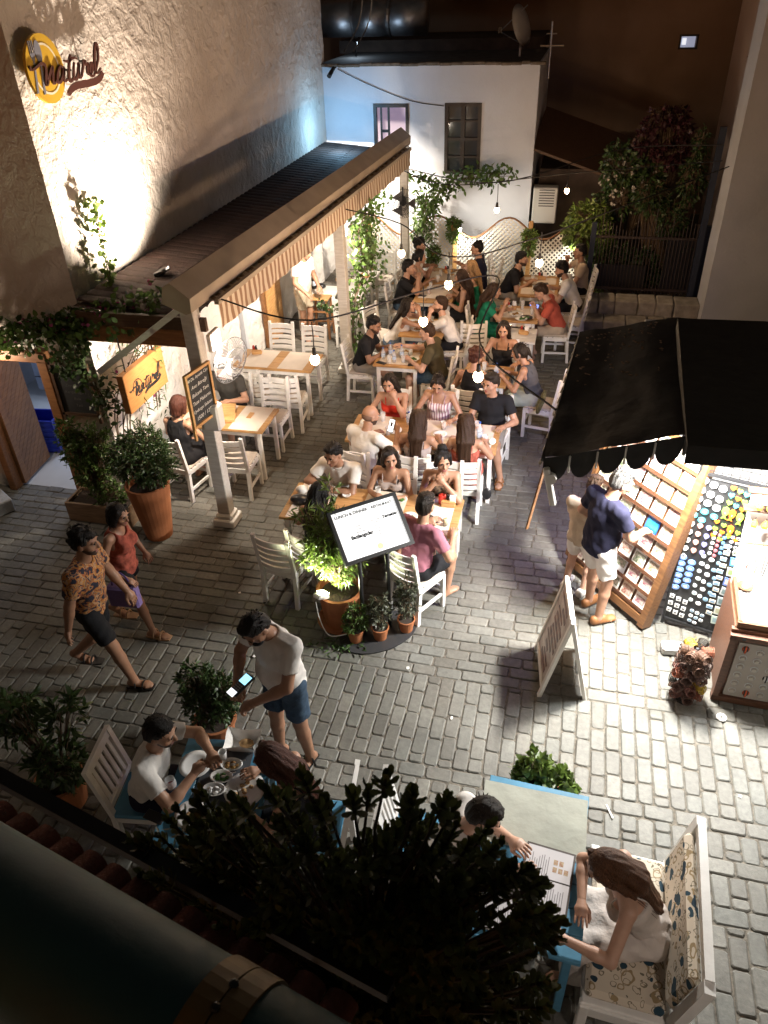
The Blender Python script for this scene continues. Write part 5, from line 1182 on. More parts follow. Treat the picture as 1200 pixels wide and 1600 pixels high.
def person(label, x, y, hd, pose='sit', lean=8, side=0, twist=0, head=(0, 0, 0), lh=None, rh=None, lf=None, rf=None, lp=None, rp=None, sex='m', tone='mid', hair='dark', style='short', beard=False,
           top=('tee', None), bottom=('shorts', None), shoes=None, s=1.0, hands=('relaxed', 'relaxed'), fat=1.0, h=.013, group='people at the terrace', z0=0.0, mask=None, lpalm=(0, 0, -1), rpalm=(0, 0, -1), sitz=.53, legs_hidden=False, fr_off=None):
    """x,y = pelvis; local frame: +y forward, +x right. lh/rh wrist targets, lf/rf ankle targets (local, metres)."""
    NPERS[0] += 1; fem = sex == 'f'
    T = thing('person', label, 'person', (x, y, z0), RAD(hd - 90), group)
    pel = V3(0, 0, sitz) if pose == 'sit' else V3(0, 0, .925 * s)
    B = rot('x', -RAD(lean)) @ rot('y', RAD(side)); Bt = B @ rot('z', RAD(twist)); sc = s
    tl = .50 * sc; sp = B @ V3(0, 0, 1); neck = pel + sp * tl; chest = pel + sp * tl * .66; waist = pel + sp * tl * .30
    shw = (.158 if fem else .188) * sc; shz = tl * .915; R_ = Bt @ V3(1, 0, 0); Fw = Bt @ V3(0, 1, 0)
    sh = {q: pel + sp * shz + R_ * (shw * q) - Fw * .01 for q in (-1, 1)}
    hip = {q: pel + V3(q * .088 * sc, 0, 0) for q in (-1, 1)}
    Hh = rot('z', RAD(head[1])) @ rot('x', -RAD(head[0])) @ rot('y', RAD(head[2])); hc = neck + B @ V3(0, .012, .035) + Hh @ V3(0, .022, .155 * (.97 if fem else 1.0))
    if pose == 'sit': dl, dr = V3(-.12, .40, .075), V3(.12, .38, .075)
    else: dl, dr = V3(-.10, 0, .075), V3(.10, 0, .075)
    ank = {-1: np.array(lf if lf is not None else dl, float), 1: np.array(rf if rf is not None else dr, float)}
    kn = {}
    for q in (-1, 1): kn[q], ank[q] = ik(hip[q], ank[q], .43 * sc, .425 * sc, V3(q * .12, 1, .35))
    dh = {-1: V3(-.20, .30, .80 if pose == 'sit' else .85), 1: V3(.20, .30, .80 if pose == 'sit' else .85)}
    if pose != 'sit': dh = {-1: V3(-.27, .06, .80 * sc), 1: V3(.27, .06, .80 * sc)}
    wr = {-1: np.array(lh if lh is not None else dh[-1], float), 1: np.array(rh if rh is not None else dh[1], float)}; el = {}
    for q, po in ((-1, lp), (1, rp)): el[q], wr[q] = ik(sh[q], wr[q], .285 * sc, .25 * sc, np.array(po, float) if po is not None else V3(q * .6, -.35, -.8))
    pts = np.array([pel, neck, hc, *sh.values(), *kn.values(), *ank.values(), *el.values(), *wr.values()]); lo, hi = pts.min(0) - .22, pts.max(0) + .22
    fd = {}
    for q in (-1, 1):
        d = kn[q] - ank[q]; f = V3(q * .15, 1, 0)
        if pose != 'sit' and fr_off: f = np.array(fr_off[q], float)
        fd[q] = f / np.linalg.norm(f)
    g = fat; w_ch = (.128 if fem else .155) * sc; d_ch = (.095 if fem else .108) * sc
    def torso(S, e, k=.03, arms=True, legs=False):
        hw = (.150 if fem else .142) * sc * g; hd_ = (.112 if fem else .108) * sc * g
        S.cap(pel + V3(0, -.01, .01), waist, hd_ + e, ((.088 if fem else .102) * sc * g + e), k, right=R_, wa=(hw + e) / (hd_ + e), wb=((.112 if fem else .134) * g) / ((.088 if fem else .102) * g))
        S.cap(waist, chest, (.088 if fem else .102) * sc * g + e, d_ch + e, k, right=R_, wa=(.112 if fem else .134) / (.088 if fem else .102), wb=(w_ch + .012 + e) / (d_ch + e))
        S.cap(chest, pel + sp * tl * .84, d_ch + e, .085 * sc + e, k, right=R_, wa=(w_ch + .012 + e) / (d_ch + e), wb=(shw - .02 + e) / (.085 * sc + e))
        for q in (-1, 1): S.cap(neck - sp * .03, sh[q] + sp * .004, .050 * sc + e * .7, (.050 if fem else .058) * sc + e, k)
        if fem:
            for q in (-1, 1): S.ell(chest + R_ * q * .068 * sc + Fw * .088 * sc + sp * .005, (.056 + e, .048 + e, .056 + e), k=.025)
        if g > 1.04: S.ell(waist + Fw * .03 - sp * .02, (.15 * g + e, .12 * g + e, .13 + e), k=.04)
    def arm(S, q, e, t0=0., t1=1., k=.02, flat=False, fore=True):
        ra, rb, rc = ((.043, .036, .026) if fem else (.052, .043, .030)); a = sh[q]; b = a + (el[q] - a) * t1
        S.cap(a, b, ra * sc + e, (ra + (rb - ra) * t1) * sc + e * 1.15, k, flat_b=flat)
        if fore: S.cap(el[q], el[q] + (wr[q] - el[q]) * .35, rb * sc * .98, rb * sc * .98, k); S.cap(el[q] + (wr[q] - el[q]) * .3, wr[q], rb * sc * .97, rc * sc, k)
    # ---- body
    S = SDF(lo, hi, h); torso(S, -.004 if top[0] else 0)
    S.cap(neck - sp * .05, neck + (hc - neck) * .55, (.047 if fem else .058) * sc, (.045 if fem else .056) * sc, .03)
    for q in (-1, 1):
        arm(S, q, 0)
        th, kr, ca, an = ((.078, .052, .050, .033) if fem else (.080, .055, .054, .037)); th *= g
        S.cap(hip[q], kn[q], th * sc, kr * sc, .03); c1 = kn[q] + (ank[q] - kn[q]) * .32; bk = (kn[q] - hip[q]); bk = bk / np.linalg.norm(bk)
        S.cap(kn[q], c1, kr * sc, ca * sc, .02); S.cap(c1, ank[q], ca * sc, an * sc, .02)
        f = fd[q]; heel = ank[q] + V3(0, 0, -.04) - f * .04; ball = ank[q] + f * .125 + V3(0, 0, -.050); toe = ank[q] + f * .165 + V3(0, 0, -.056)
        if fr_off and len(fr_off) > 2 and fr_off[2] == q: ball = ank[q] + f * .125 + V3(0, 0, -.10); toe = ball + f * .03 + V3(0, 0, -.03); heel = ank[q] - f * .03 + V3(0, 0, -.01)
        S.cap(heel, ball, .030, .024, .02, right=np.cross(f, V3(0, 0, 1)), wa=1.1, wb=1.8); S.cap(ball, toe, .022, .016, .015, right=np.cross(f, V3(0, 0, 1)), wa=1.9, wb=2.0); S.cap(ank[q], heel, an * sc, .03, .02)
    Pb, Fb = S.mesh(); mi = np.zeros(len(Fb), int)
    hp, hf, hm = HEAD[fem]; hs = 1.0 * (.97 if fem else 1.02) * (sc if sc < .95 else 1); HP = (hp * hs) @ Hh.T + hc
    parts_P, parts_F, parts_m = [Pb, HP], [Fb, hf + len(Pb)], [mi, hm.copy()]
    if not beard: parts_m[1][parts_m[1] == 4] = 0
    off = len(Pb) + len(HP)
    for q, hn, pn in ((-1, hands[0], lpalm), (1, hands[1], rpalm)):
        if hn is None: continue
        hpv, hff = HANDS[hn]; v = hpv.copy() * (.92 if fem else 1.04) * sc
        if q == 1: v[:, 0] *= -1
        d = wr[q] - el[q]; d /= np.linalg.norm(d); pn = np.array(pn, float); Zv = -(pn - d * (pn @ d)); Zv /= np.linalg.norm(Zv) + 1e-9; Xv = np.cross(d, Zv)
        v = v @ np.stack([Xv, d, Zv]) + wr[q] + d * .012; f2 = hff if q == -1 else hff[:, ::-1]
        parts_P.append(v); parts_F.append(f2 + off); parts_m.append(np.zeros(len(f2), int)); off += len(v)
    me = np_mesh('person_body', np.vstack(parts_P), [np.vstack(parts_F)], [skin(tone), M_EYE, LIPS, hairmat(hair), mat('beard_' + hair, tuple(.45 * a + .55 * b for a, b in zip((.10, .05, .03), HAIRC[hair])), .7, var=.3, vs=90), M_SCL], np.concatenate(parts_m))
    link('body', me, T)
    # ---- clothes
    kind, tm = top
    if kind:
        S = SDF(lo, hi, h * 1.05); e = .015 if pose == 'sit' else .022
        torso(S, e, .03)
        if kind in ('tee', 'polo', 'shirt'):
            for q in (-1, 1): arm(S, q, .017 if kind == 'tee' else .020, t1=.62, flat=True, fore=False)
        S.folds(.0060, NPERS[0] * 1.3, pel, sp, R_, Fw)
        hem = pel + sp * (.02 if pose == 'sit' else -.06); hem = pel + sp * (-.03 if kind in ('dress',) else (.0 if pose == 'sit' else -.085 * sc)); S.plane(hem, -sp)
        nk = V3(*(Fw * .35 + sp)); nk /= np.linalg.norm(nk)
        if kind in ('tee', 'polo', 'shirt'):
            S.plane(neck + sp * .030, sp); ax3 = np.stack([R_, Fw, sp]).T; S.carve(neck + sp * .030 + Fw * .022, V3(.066, .070, .052) * sc, ax3, .008)
        elif kind == 'tank':
            S.plane(neck + sp * .02, sp); ax3 = np.stack([R_, Fw, sp]).T; S.carve(neck + sp * .03 + Fw * .03, V3(.092, .10, .115) * sc, ax3, .01)
            for q in (-1, 1): n2 = R_ * q + sp * .25; n2 /= np.linalg.norm(n2); S.plane(pel + sp * tl * .8 + R_ * q * (shw * .80), n2)
        elif kind in ('strap', 'dress'): 
            n2 = sp - Fw * .12; n2 /= np.linalg.norm(n2); S.plane(pel + sp * tl * .745 + Fw * .0, n2)
        Pc, Fc = S.mesh(); o = link({'tee': 't_shirt', 'polo': 'polo_shirt', 'shirt': 'shirt', 'tank': 'tank_top', 'strap': 'strap_top', 'dress': 'dress'}[kind], np_mesh('top', Pc, [Fc], [tm]), T)
        if kind in ('strap', 'dress', 'tank'):
            for q in (-1, 1):
                m = MB(); a = pel + sp * tl * .73 + R_ * q * .075 * sc + Fw * (.105 if fem else .10) * sc; b = pel + sp * tl * .96 + R_ * q * .085 * sc + Fw * .0; c = pel + sp * tl * .73 + R_ * q * .07 * sc - Fw * .10 * sc; b = b + sp * .018
                m.tube(crom([a, a * .5 + b * .5 + Fw * .035, b, b * .5 + c * .5 - Fw * .03, c], 4), .006, 5); m.build('strap', tm, T, True)
        if kind == 'polo':
            S = SDF(neck - .11, neck + .11, .007); S.cap(neck - sp * .03, neck + sp * .018 + Fw * .006, .071 * sc, .066 * sc, 0, flat_b=True); Pc, Fc = S.mesh(); link('collar', np_mesh('collar', Pc, [Fc], [tm]), T)
    bk, bm = bottom
    if bk and not legs_hidden:
        S = SDF(lo, hi, h * 1.05); e = .014; hw = (.150 if fem else .142) * sc * g; hd_ = (.112 if fem else .108) * sc * g
        S.cap(pel + V3(0, -.01, .0), pel + sp * .10, hd_ + e * .35, (.100 if fem else .106) * sc * g + e * .2, .02, right=R_, wa=hw / hd_, wb=1.28)
        if bk in ('shorts', 'trousers'):
            f_ = dict(shorts=.78, trousers=1.)[bk]
            for q in (-1, 1):
                a = hip[q]; b = a + (kn[q] - a) * f_; S.cap(a, b, .084 * sc * g + e, (.084 + (.066 - .084) * f_) * sc * g + e, .02, flat_b=bk == 'shorts')
                if bk == 'trousers': S.cap(kn[q], ank[q], .062 * sc + e * .6, .050 * sc + e * .5, .02, flat_b=True)
        elif bk == 'hot':
            for q in (-1, 1): a = hip[q]; b = a + (kn[q] - a) * .42; S.cap(a, b, .080 * sc * g + e, .074 * sc * g + e, .02, flat_b=True)
        elif bk in ('skirt', 'long'):
            f_ = .80 if bk == 'skirt' else 1.0; a = (hip[-1] + hip[1]) / 2
            for q in (-1, 1): b = hip[q] + (kn[q] - hip[q]) * f_; S.cap(hip[q], b, .105 * sc, .092 * sc, .05, flat_b=bk == 'skirt'); S.cap(a, (hip[-1] + hip[1] + (kn[-1] + kn[1] - hip[-1] - hip[1]) * f_) / 2, .095 * sc, .08 * sc, .05)
            if bk == 'long':
                for q in (-1, 1): S.cap(kn[q], ank[q] + V3(0, 0, .05), .092, .10, .06, flat_b=True)
        S.noise(.0052, 30, NPERS[0] * 2.1 + 1); S.plane(pel + V3(0, 0, .125 if pose == 'sit' else .115), V3(0, 0, 1)); Pc, Fc = S.mesh(); link({'shorts': 'shorts', 'hot': 'shorts', 'trousers': 'trousers', 'skirt': 'skirt', 'long': 'dress_skirt'}[bk], np_mesh('bottom', Pc, [Fc], [bm]), T)
    if shoes and not legs_hidden:
        for q in (-1, 1):
            f = fd[q]; heel = ank[q] + V3(0, 0, -.042) - f * .045; toe = ank[q] + f * .165 + V3(0, 0, -.050); rt = np.cross(f, V3(0, 0, 1))
            if shoes[0] == 'shoe': S = SDF(np.minimum(heel, toe) - .1, np.maximum(heel, toe) + .12, .008); S.cap(heel, toe, .038, .030, 0, right=rt, wa=1.05, wb=1.55); S.cap(heel + V3(0, 0, .03), ank[q] + f * .06 - V3(0, 0, .02), .040, .036, .02); Pc, Fc = S.mesh(); link('shoe', np_mesh('shoe', Pc, [Fc], [shoes[1]]), T)
            else:
                m = MB(); c0 = ank[q] - V3(0, 0, ank[q][2] - .012) if not (fr_off and len(fr_off) > 2 and fr_off[2] == q) else ank[q] + f * .06 - V3(0, 0, .11)
                an_ = math.atan2(f[1], f[0]) - PI / 2; m.M = Matrix.Translation(tuple(c0)) @ Matrix.Rotation(an_, 4, 'Z')
                m.prism([(-.036, -.075), (.036, -.075), (.05, .10), (.036, .185), (-.036, .185), (-.05, .10)], .016); m.build('sandal', shoes[1], T)
                m = MB(); m.M = Matrix.Translation(tuple(c0)) @ Matrix.Rotation(an_, 4, 'Z')
                for yy, hh in ((.09, .055), (.02, .080)): m.tube([(.05 * math.cos(PI * k / 8), yy, .012 + hh * math.sin(PI * k / 8)) for k in range(9)], .009, 5)
                m.build('sandal_strap', shoes[1], T)
    # ---- hair
    if style and style != 'bald':
        S = SDF(hc - .42, hc + .22, .0085 if h < .012 else .0100); tf = lambda p: Hh @ (np.array(p) * hs) + hc
        Rm = Hh
        S.ell(tf((0, -.022, .047)), V3(.0815, .0985, .086) * hs, Rm, 0)
        if style in ('short', 'curly', 'crop'):
            S.ell(tf((0, -.055, -.005)), V3(.077, .065, .075) * hs, Rm, .02)
            if style != 'crop': S.ell(tf((.012, .036, .106)), V3(.060, .046, .026) * hs, Rm, .02); S.ell(tf((0, -.015, .114)), V3(.064, .07, .030) * hs, Rm, .02)
            if style == 'curly':
                rr = random.Random(NPERS[0])
                for _ in range(34):
                    a, b_ = rr.uniform(0, 6.28), rr.uniform(-.25, 1.4); p = (.088 * math.cos(a) * math.cos(b_), -.022 + .10 * math.sin(a) * math.cos(b_), .05 + .092 * math.sin(b_))
                    if p[1] > .05 and p[2] < .07: continue
                    S.ell(tf(p), V3(.028, .028, .026), None, .008)
        else:
            S.ell(tf((0, -.05, -.01)), V3(.085, .075, .085) * hs, Rm, .02)
            for q in (-1, 1): S.cap(tf((q * .066, .035, .085)), tf((q * .080, .018, -.03)), .022, .024, .02)
            bk_ = hc - (B @ V3(0, 1, 0)) * .055
            if style in ('long', 'vlong'):
                Lh = .30 if style == 'long' else .40
                bd = B @ V3(0, -1, 0)
                p0 = tf((0, -.07, 0)); p1 = neck + bd * .105 + sp * .02; p2 = neck + bd * (.125) - sp * (Lh - .10)
                S.cap(p0, p1, .066, .056, .03, right=R_, wa=1.15, wb=1.5); S.cap(p1, p2, .050, .026, .03, right=R_, wa=1.6, wb=2.3)
                for q in (-1, 1):
                    a1 = tf((q * .078, -.01, -.06)); a2 = neck + R_ * q * .085 + bd * .05 - sp * .02; S.cap(tf((q * .074, .0, .03)), a1, .026, .028, .02); S.cap(a1, a2, .028, .026, .02)
                    if style == 'long' and q == (1 if NPERS[0] % 2 else -1): S.cap(a2, neck + R_ * q * .085 + Fw * .09 - sp * .12, .028, .014, .02)
            elif style == 'bob':
                for q in (-1, 1): S.cap(tf((q * .078, -.01, .04)), tf((q * .082, .0, -.085)), .026, .030, .02)
                S.cap(tf((0, -.06, .02)), tf((0, -.062, -.10)), .068, .058, .02, right=R_, wa=1.1, wb=1.3)
            elif style == 'bun':
                S.ell(tf((0, -.055, .145)), V3(.048, .048, .042), None, .012)
                rr = random.Random(3)
                for _ in range(8): S.ell(tf((rr.uniform(-.04, .04), -.055 + rr.uniform(-.04, .04), .15 + rr.uniform(-.02, .03))), (.02, .02, .02), None, .008)
            elif style == 'pony':
                S.ell(tf((0, -.115, .02)), V3(.03, .03, .03), None, .012); S.cap(tf((0, -.12, .02)), tf((0, -.15, -.12)), .032, .012, .012)
        S.strands(.0026, NPERS[0], Hh, hc)
        # clear the face
        fw = Hh @ V3(0, 1, 0); upv = Hh @ V3(0, 0, 1)
        S.carve(tf((0, .125, -.035)), V3(.066, .075, .105) * hs, Rm, .01)
        if style in ('short', 'crop', 'curly'):
            for q in (-1, 1): S.carve(tf((q * .085, .05, -.06)), V3(.035, .075, .075) * hs, Rm, .01)
        Pc, Fc = S.mesh(); link('hair', np_mesh('hair', Pc, [Fc], [hairmat(hair)]), T)
        # loose strands break up the outline
        rr = random.Random(NPERS[0] * 7); m = MB(); lng = style in ('long', 'vlong'); dn = -(B @ V3(0, 0, 1)); bk0 = B @ V3(0, -1, 0); NS = 110 if h < .0115 else 56
        for q in range(NS):
            a = rr.uniform(0, 6.283); e = rr.uniform(.15, 1.45); n_ = V3(math.cos(a) * math.cos(e), math.sin(a) * math.cos(e), math.sin(e)); p = V3(n_[0] * .083, -.022 + n_[1] * .098, .047 + n_[2] * .086)
            if p[1] > .045 and p[2] < .085: continue
            w0 = tf(p); nw = Hh @ n_; L0 = rr.uniform(.6, 1.0)
            if lng or style == 'bob':
                sd = R_ * (n_[0] * (.075 if lng else .085) + rr.uniform(-.02, .02)); t1 = hc + sd + bk0 * rr.uniform(.03, .075) + dn * .10; t2 = (neck + sd * 1.25 + bk0 * rr.uniform(.085, .135) + dn * (.02 + ((.30 if style == 'vlong' else .20) - .05) * L0)) if lng else t1 + dn * .03
                t1 = t1 + nw * .012; m.tube(crom([w0 - nw * .004, w0 * .55 + t1 * .45 + nw * .018, t1, t1 * .5 + t2 * .5 + R_ * rr.uniform(-.012, .012) + bk0 * .008, t2], 3), .0042, 3, .0012)
            elif style in ('short', 'curly'):
                d = nw * .5 + Hh @ V3(rr.uniform(-.5, .5), rr.uniform(-.2, .7), rr.uniform(-.3, .2)); m.tube([w0, w0 + nw * .010 + d * .012, w0 + nw * .009 + d * .018], .0055, 3, .0015)
            else: m.tube([w0, w0 + nw * .006 - (Hh @ V3(0, .02, 0)), w0 - (Hh @ V3(0, .045, -.004))], .004, 3, .0012)
        if m.v: m.build('hair_strands', hairmat(hair), T, True, kind='stuff')
    elif style == 'bald':
        S = SDF(hc - .14, hc + .16, .0085); tf = lambda p: Hh @ (np.array(p) * hs) + hc
        S.ell(tf((0, -.016, .0)), V3(.0775, .096, .06) * hs, Hh, 0); S.plane(tf((0, 0, .028)), Hh @ V3(0, .25, 1)); S.plane(tf((0, .03, 0)), Hh @ V3(0, 1, -.2)); Pc, Fc = S.mesh(); link('hair', np_mesh('hair', Pc, [Fc], [mat('shaved_hair', (.16, .09, .06), .8)]), T)
    if mask:
        S = SDF(hc - .15, hc + .16, .006); tf = lambda p: Hh @ (np.array(p) * hs) + hc
        S.ell(tf((0, .060, -.058)), V3(.062, .058, .050) * hs, Hh, 0); S.plane(tf((0, .055, 0)), Hh @ V3(0, -1, 0)); Pc, Fc = S.mesh(); link('face_mask', np_mesh('mask', Pc, [Fc], [mask]), T)
    T['_k'] = 0; del T['_k']
    return T
def hawaii():
    m = bpy.data.materials.new('cloth_hawaii'); m.use_nodes = True; n = m.node_tree.nodes; L = m.node_tree.links; b = n['Principled BSDF']; b.inputs['Roughness'].default_value = .85
    tc = n.new('ShaderNodeTexCoord'); nz = n.new('ShaderNodeTexNoise'); nz.inputs['Scale'].default_value = 17; nz.inputs['Detail'].default_value = 4; nz.inputs['Distortion'].default_value = .8; L.new(tc.outputs['Object'], nz.inputs['Vector'])
    rp = n.new('ShaderNodeValToRGB'); rp.color_ramp.interpolation = 'CONSTANT'; e = rp.color_ramp.elements; e[0].color = (.012, .014, .03, 1); e[1].position = .44; e[1].color = (.30, .09, .03, 1)
    for p, c in ((.49, (.42, .20, .04)), (.535, (.40, .24, .14)), (.58, (.03, .03, .05)), (.63, (.36, .13, .03))): k = e.new(p); k.color = (*c, 1)
    L.new(nz.outputs[0], rp.inputs[0]); L.new(rp.outputs[0], b.inputs['Base Color']); return m
# ================================================================== WHO SITS AND STANDS WHERE
C_WHITE = cloth('white', (.66, .63, .60)); C_BLACK = cloth('black', (.012, .012, .014)); C_DGREY = cloth('dark_grey', (.045, .042, .038)); C_RED = cloth('red', (.50, .035, .02)); C_OLIVE = cloth('olive', (.065, .055, .03)); C_NAVY = cloth('navy', (.012, .012, .028))
C_PINK = cloth('dusty_pink', (.33, .13, .17)); C_GREY = cloth('grey', (.075, .078, .09)); C_MINT = cloth('mint', (.42, .48, .42)); C_GREEN = cloth('green', (.012, .16, .09)); C_CORAL = cloth('coral', (.42, .085, .055)); C_BEIGE = cloth('beige', (.42, .34, .26)); C_TANKH = cloth('khaki', (.36, .29, .20))
C_DENIM = cloth('denim', (.035, .060, .095), .25, .3, 30); C_LDENIM = cloth('light_denim', (.10, .14, .20), .2, .3, 30); C_GSH = cloth('grey_shorts', (.22, .20, .18)); C_CAMO = cloth('camo', (.32, .25, .17), col2=(.50, .44, .34)); C_BROWN = cloth('brown', (.06, .030, .018)); C_NUDE = cloth('nude', (.36, .30, .28)); C_TERR = cloth('terracotta', (.30, .075, .05), .35, .3, 25)
C_STRIPE = stripe_mat('cloth_stripe', (.70, .62, .62), (.34, .20, .24), 9.0, 0, 0, .5); C_FLOR = hawaii(); C_DFL = cloth('dark_flower', (.014, .012, .014), col2=(.20, .13, .08), vs=38); C_LIL = cloth('pale_dress', (.56, .50, .46), .08, .5, 10); C_REDF = cloth('red_flower', (.45, .03, .02), col2=(.62, .22, .16), vs=34)
M_SAND_B = mat('black_leather', (.015, .013, .012), .5); M_SAND_T = mat('tan_leather', (.34, .20, .11), .6); M_WSHOE = mat('white_shoe', (.6, .58, .55), .6); M_BSHOE = mat('brown_shoe', (.22, .09, .03), .6)
SIT_GROUP = 'diners seated at the tables'; WALK = 'people standing or walking in the lane'
def sit(label, x, y, hd, lean, chair_label=None, back=.02, **kw):
    kw.setdefault('group', SIT_GROUP)
    T = person(label, x, y, hd, 'sit', lean, **kw)
    if chair_label: f = (math.cos(RAD(hd)), math.sin(RAD(hd))); chair(x + f[0] * .035, y + f[1] * .035, hd, chair_label)
    return T
TB = .80
# table under the awning
sit('man in a dark grey t-shirt looking down at the table under the awning', -4.40, 8.80, -96, 14, 'white chair of the man in the dark grey t-shirt', head=(28, 12, 0), lh=V3(-.20, .40, TB), rh=V3(.06, .42, TB), top=('tee', C_DGREY), bottom=('shorts', C_BLACK), hair='black', tone='mid', style='crop')
sit('woman with a red brown bob and black top, back turned, under the awning', -4.50, 7.33, 80, 8, 'white chair of the bob haired woman', head=(12, -8, 0), lh=V3(-.16, .38, TB), rh=V3(.17, .40, TB), sex='f', hair='red', style='bob', top=('tank', C_BLACK), bottom=('skirt', C_BLACK), tone='mid')
# second long table
sit('bald man in a white t-shirt holding up a glowing phone', -2.17, 7.45, 66, 9, 'white chair of the bald man', head=(14, -20, 0), lh=V3(-.15, .36, TB), rh=V3(.26, .34, .98), style='bald', hair='dark', beard=True, top=('tee', C_WHITE), bottom=('shorts', C_BLACK), tone='mid', hands=('relaxed', 'grip'), rpalm=(-1, .2, -.2))
sit('young woman in a red top with one hand on her chin', -2.06, 8.68, -86, 16, 'white chair of the woman in the red top', head=(8, -10, 6), lh=V3(-.05, .30, 1.04), rh=V3(.24, .40, TB), lp=V3(-.5, .4, -1), sex='f', hair='dark', style='long', top=('strap', C_RED), bottom=('skirt', C_LDENIM), tone='mid', hands=('fist', 'relaxed'), lpalm=(.3, -.9, .3))
sit('woman in a pink and white striped sundress with eyes lowered', -1.46, 8.72, -92, 6, 'white chair of the striped sundress', head=(26, 0, 0), lh=V3(-.22, .36, TB), rh=V3(.22, .36, TB), sex='f', hair='dark', style='pony', top=('strap', C_STRIPE), bottom=('skirt', C_STRIPE), tone='mid')
sit('man with glasses in a black polo at the corner of the long table', -.78, 8.72, -100, 6, 'white chair of the man in the black polo', head=(4, -26, 0), lh=V3(-.26, .36, TB), rh=V3(.10, .40, TB), lf=V3(-.26, .42, .075), top=('polo', C_BLACK), bottom=('shorts', C_GSH), hair='dark', tone='mid', shoes=('sandal', M_BSHOE), fat=1.06)
gl = MB()
sit('girl with long dark hair seen from behind beside the bald man', -1.52, 7.50, 90, 3, 'white chair of the long dark haired girl', head=(8, 5, 0), lh=V3(-.2, .36, TB), rh=V3(.2, .36, TB), sex='f', hair='brown', style='vlong', top=('strap', C_NUDE), bottom=('skirt', C_BLACK), tone='mid')
sit('girl with long light brown hair seen from behind in a red flowered skirt', -.96, 7.50, 94, 3, 'white chair of the girl in the red flowered skirt', head=(6, 10, 0), lh=V3(-.2, .36, TB), rh=V3(.22, .36, TB), sex='f', hair='brown', style='vlong', top=('strap', C_TERR), bottom=('skirt', C_REDF), tone='mid')
# front table
sit('man in a white shirt and wrist watch leaning on the front table', -2.24, 6.99, -98, 22, 'white chair of the man in the white shirt', head=(16, -12, 0), lh=V3(.02, .42, TB), rh=V3(.12, .38, TB), lp=V3(-1, -.1, -.5), rp=V3(1, -.1, -.4), top=('polo', C_WHITE), bottom=('shorts', C_GSH), hair='black', tone='tan', fat=1.05)
sit('woman with long dark hair reaching over the front table in a sand coloured top', -1.67, 6.98, -92, 22, 'white chair of the woman in the sand top', head=(2, 24, 0), lh=V3(-.10, .44, TB), rh=V3(.10, .42, TB), sex='f', hair='dark', style='long', top=('strap', C_NUDE), bottom=('skirt', C_DENIM), tone='mid')
sit('woman with a hair bun and dark flowered top resting her chin on both hands', -1.12, 6.97, -88, 18, 'white chair of the woman with the bun', head=(4, 22, 0), lh=V3(-.05, .34, .99), rh=V3(.04, .33, 1.0), lp=V3(-.8, .2, -1), rp=V3(.8, .2, -1), sex='f', hair='black', style='bun', top=('strap', C_DFL), bottom=('skirt', C_BLACK), tone='mid', hands=('fist', 'grip'), lpalm=(.6, -.5, .3), rpalm=(-.6, -.5, .3))
sit('dark haired woman behind the tall pot plant with her back turned', -2.24, 5.80, 78, 10, 'white chair hidden behind the tall pot plant', head=(10, -25, 0), lh=V3(-.2, .38, TB), rh=V3(.2, .4, TB), sex='f', hair='black', style='long', top=('tank', C_BLACK), bottom=('skirt', C_BLACK), tone='mid')
sit('man in a dusty pink t-shirt and black shorts behind the menu stand', -1.20, 5.74, 62, 14, 'white chair of the man in the dusty pink t-shirt', head=(10, 15, 0), lh=V3(-.16, .40, TB), rh=V3(.20, .36, TB), top=('tee', C_PINK), bottom=('shorts', C_BLACK), hair='dark', tone='mid', fat=1.04, lf=V3(-.10, .36, .075), rf=V3(.13, .36, .075))
# small table of the three women
sit('woman in a black strap top facing the lane at the small table', -.84, 10.52, -92, 6, 'white chair of the woman in the black strap top', head=(10, 0, 0), lh=V3(-.24, .34, TB), rh=V3(.22, .36, TB), sex='f', hair='dark', style='long', top=('strap', C_BLACK), bottom=('skirt', C_LDENIM), tone='mid')
sit('woman with pinned red brown hair and black top seen from behind', -1.14, 9.28, 84, 8, 'white chair of the red brown haired woman', head=(14, -20, 0), lh=V3(-.16, .36, TB), rh=V3(.16, .40, TB), sex='f', hair='red', style='curly', top=('tank', C_BLACK), bottom=('skirt', C_BLACK), tone='mid')
sit('woman in a grey tank top and pale mint skirt with her hair tied back', -.30, 9.70, 168, 20, None, head=(20, 8, 0), lh=V3(-.12, .42, TB), rh=V3(.10, .44, TB), sex='f', hair='dark', style='pony', top=('tank', C_GREY), bottom=('skirt', C_MINT), tone='mid', shoes=('sandal', M_SAND_T))
chair(-.20, 9.68, 170, 'white chair by the shop canopy with an olive cushion on it')
# crowded square table
sit('bearded man in a black v-neck t-shirt and grey shorts', -2.97, 10.36, 0, 18, 'white chair of the bearded man in the black t-shirt', head=(14, -12, 0), lh=V3(-.06, .40, TB + .02), rh=V3(.10, .38, TB), top=('tee', C_BLACK), bottom=('shorts', C_GSH), hair='black', beard=True, tone='tan')
sit('man in an olive t-shirt and denim shorts stretching an arm over the table', -1.72, 10.17, 176, 14, 'white chair of the man in the olive t-shirt', head=(10, 8, 0), lh=V3(-.15, .40, TB), rh=V3(.12, .58, .90), top=('tee', C_OLIVE), bottom=('shorts', C_DENIM), hair='brown', tone='fair', shoes=('shoe', M_WSHOE))
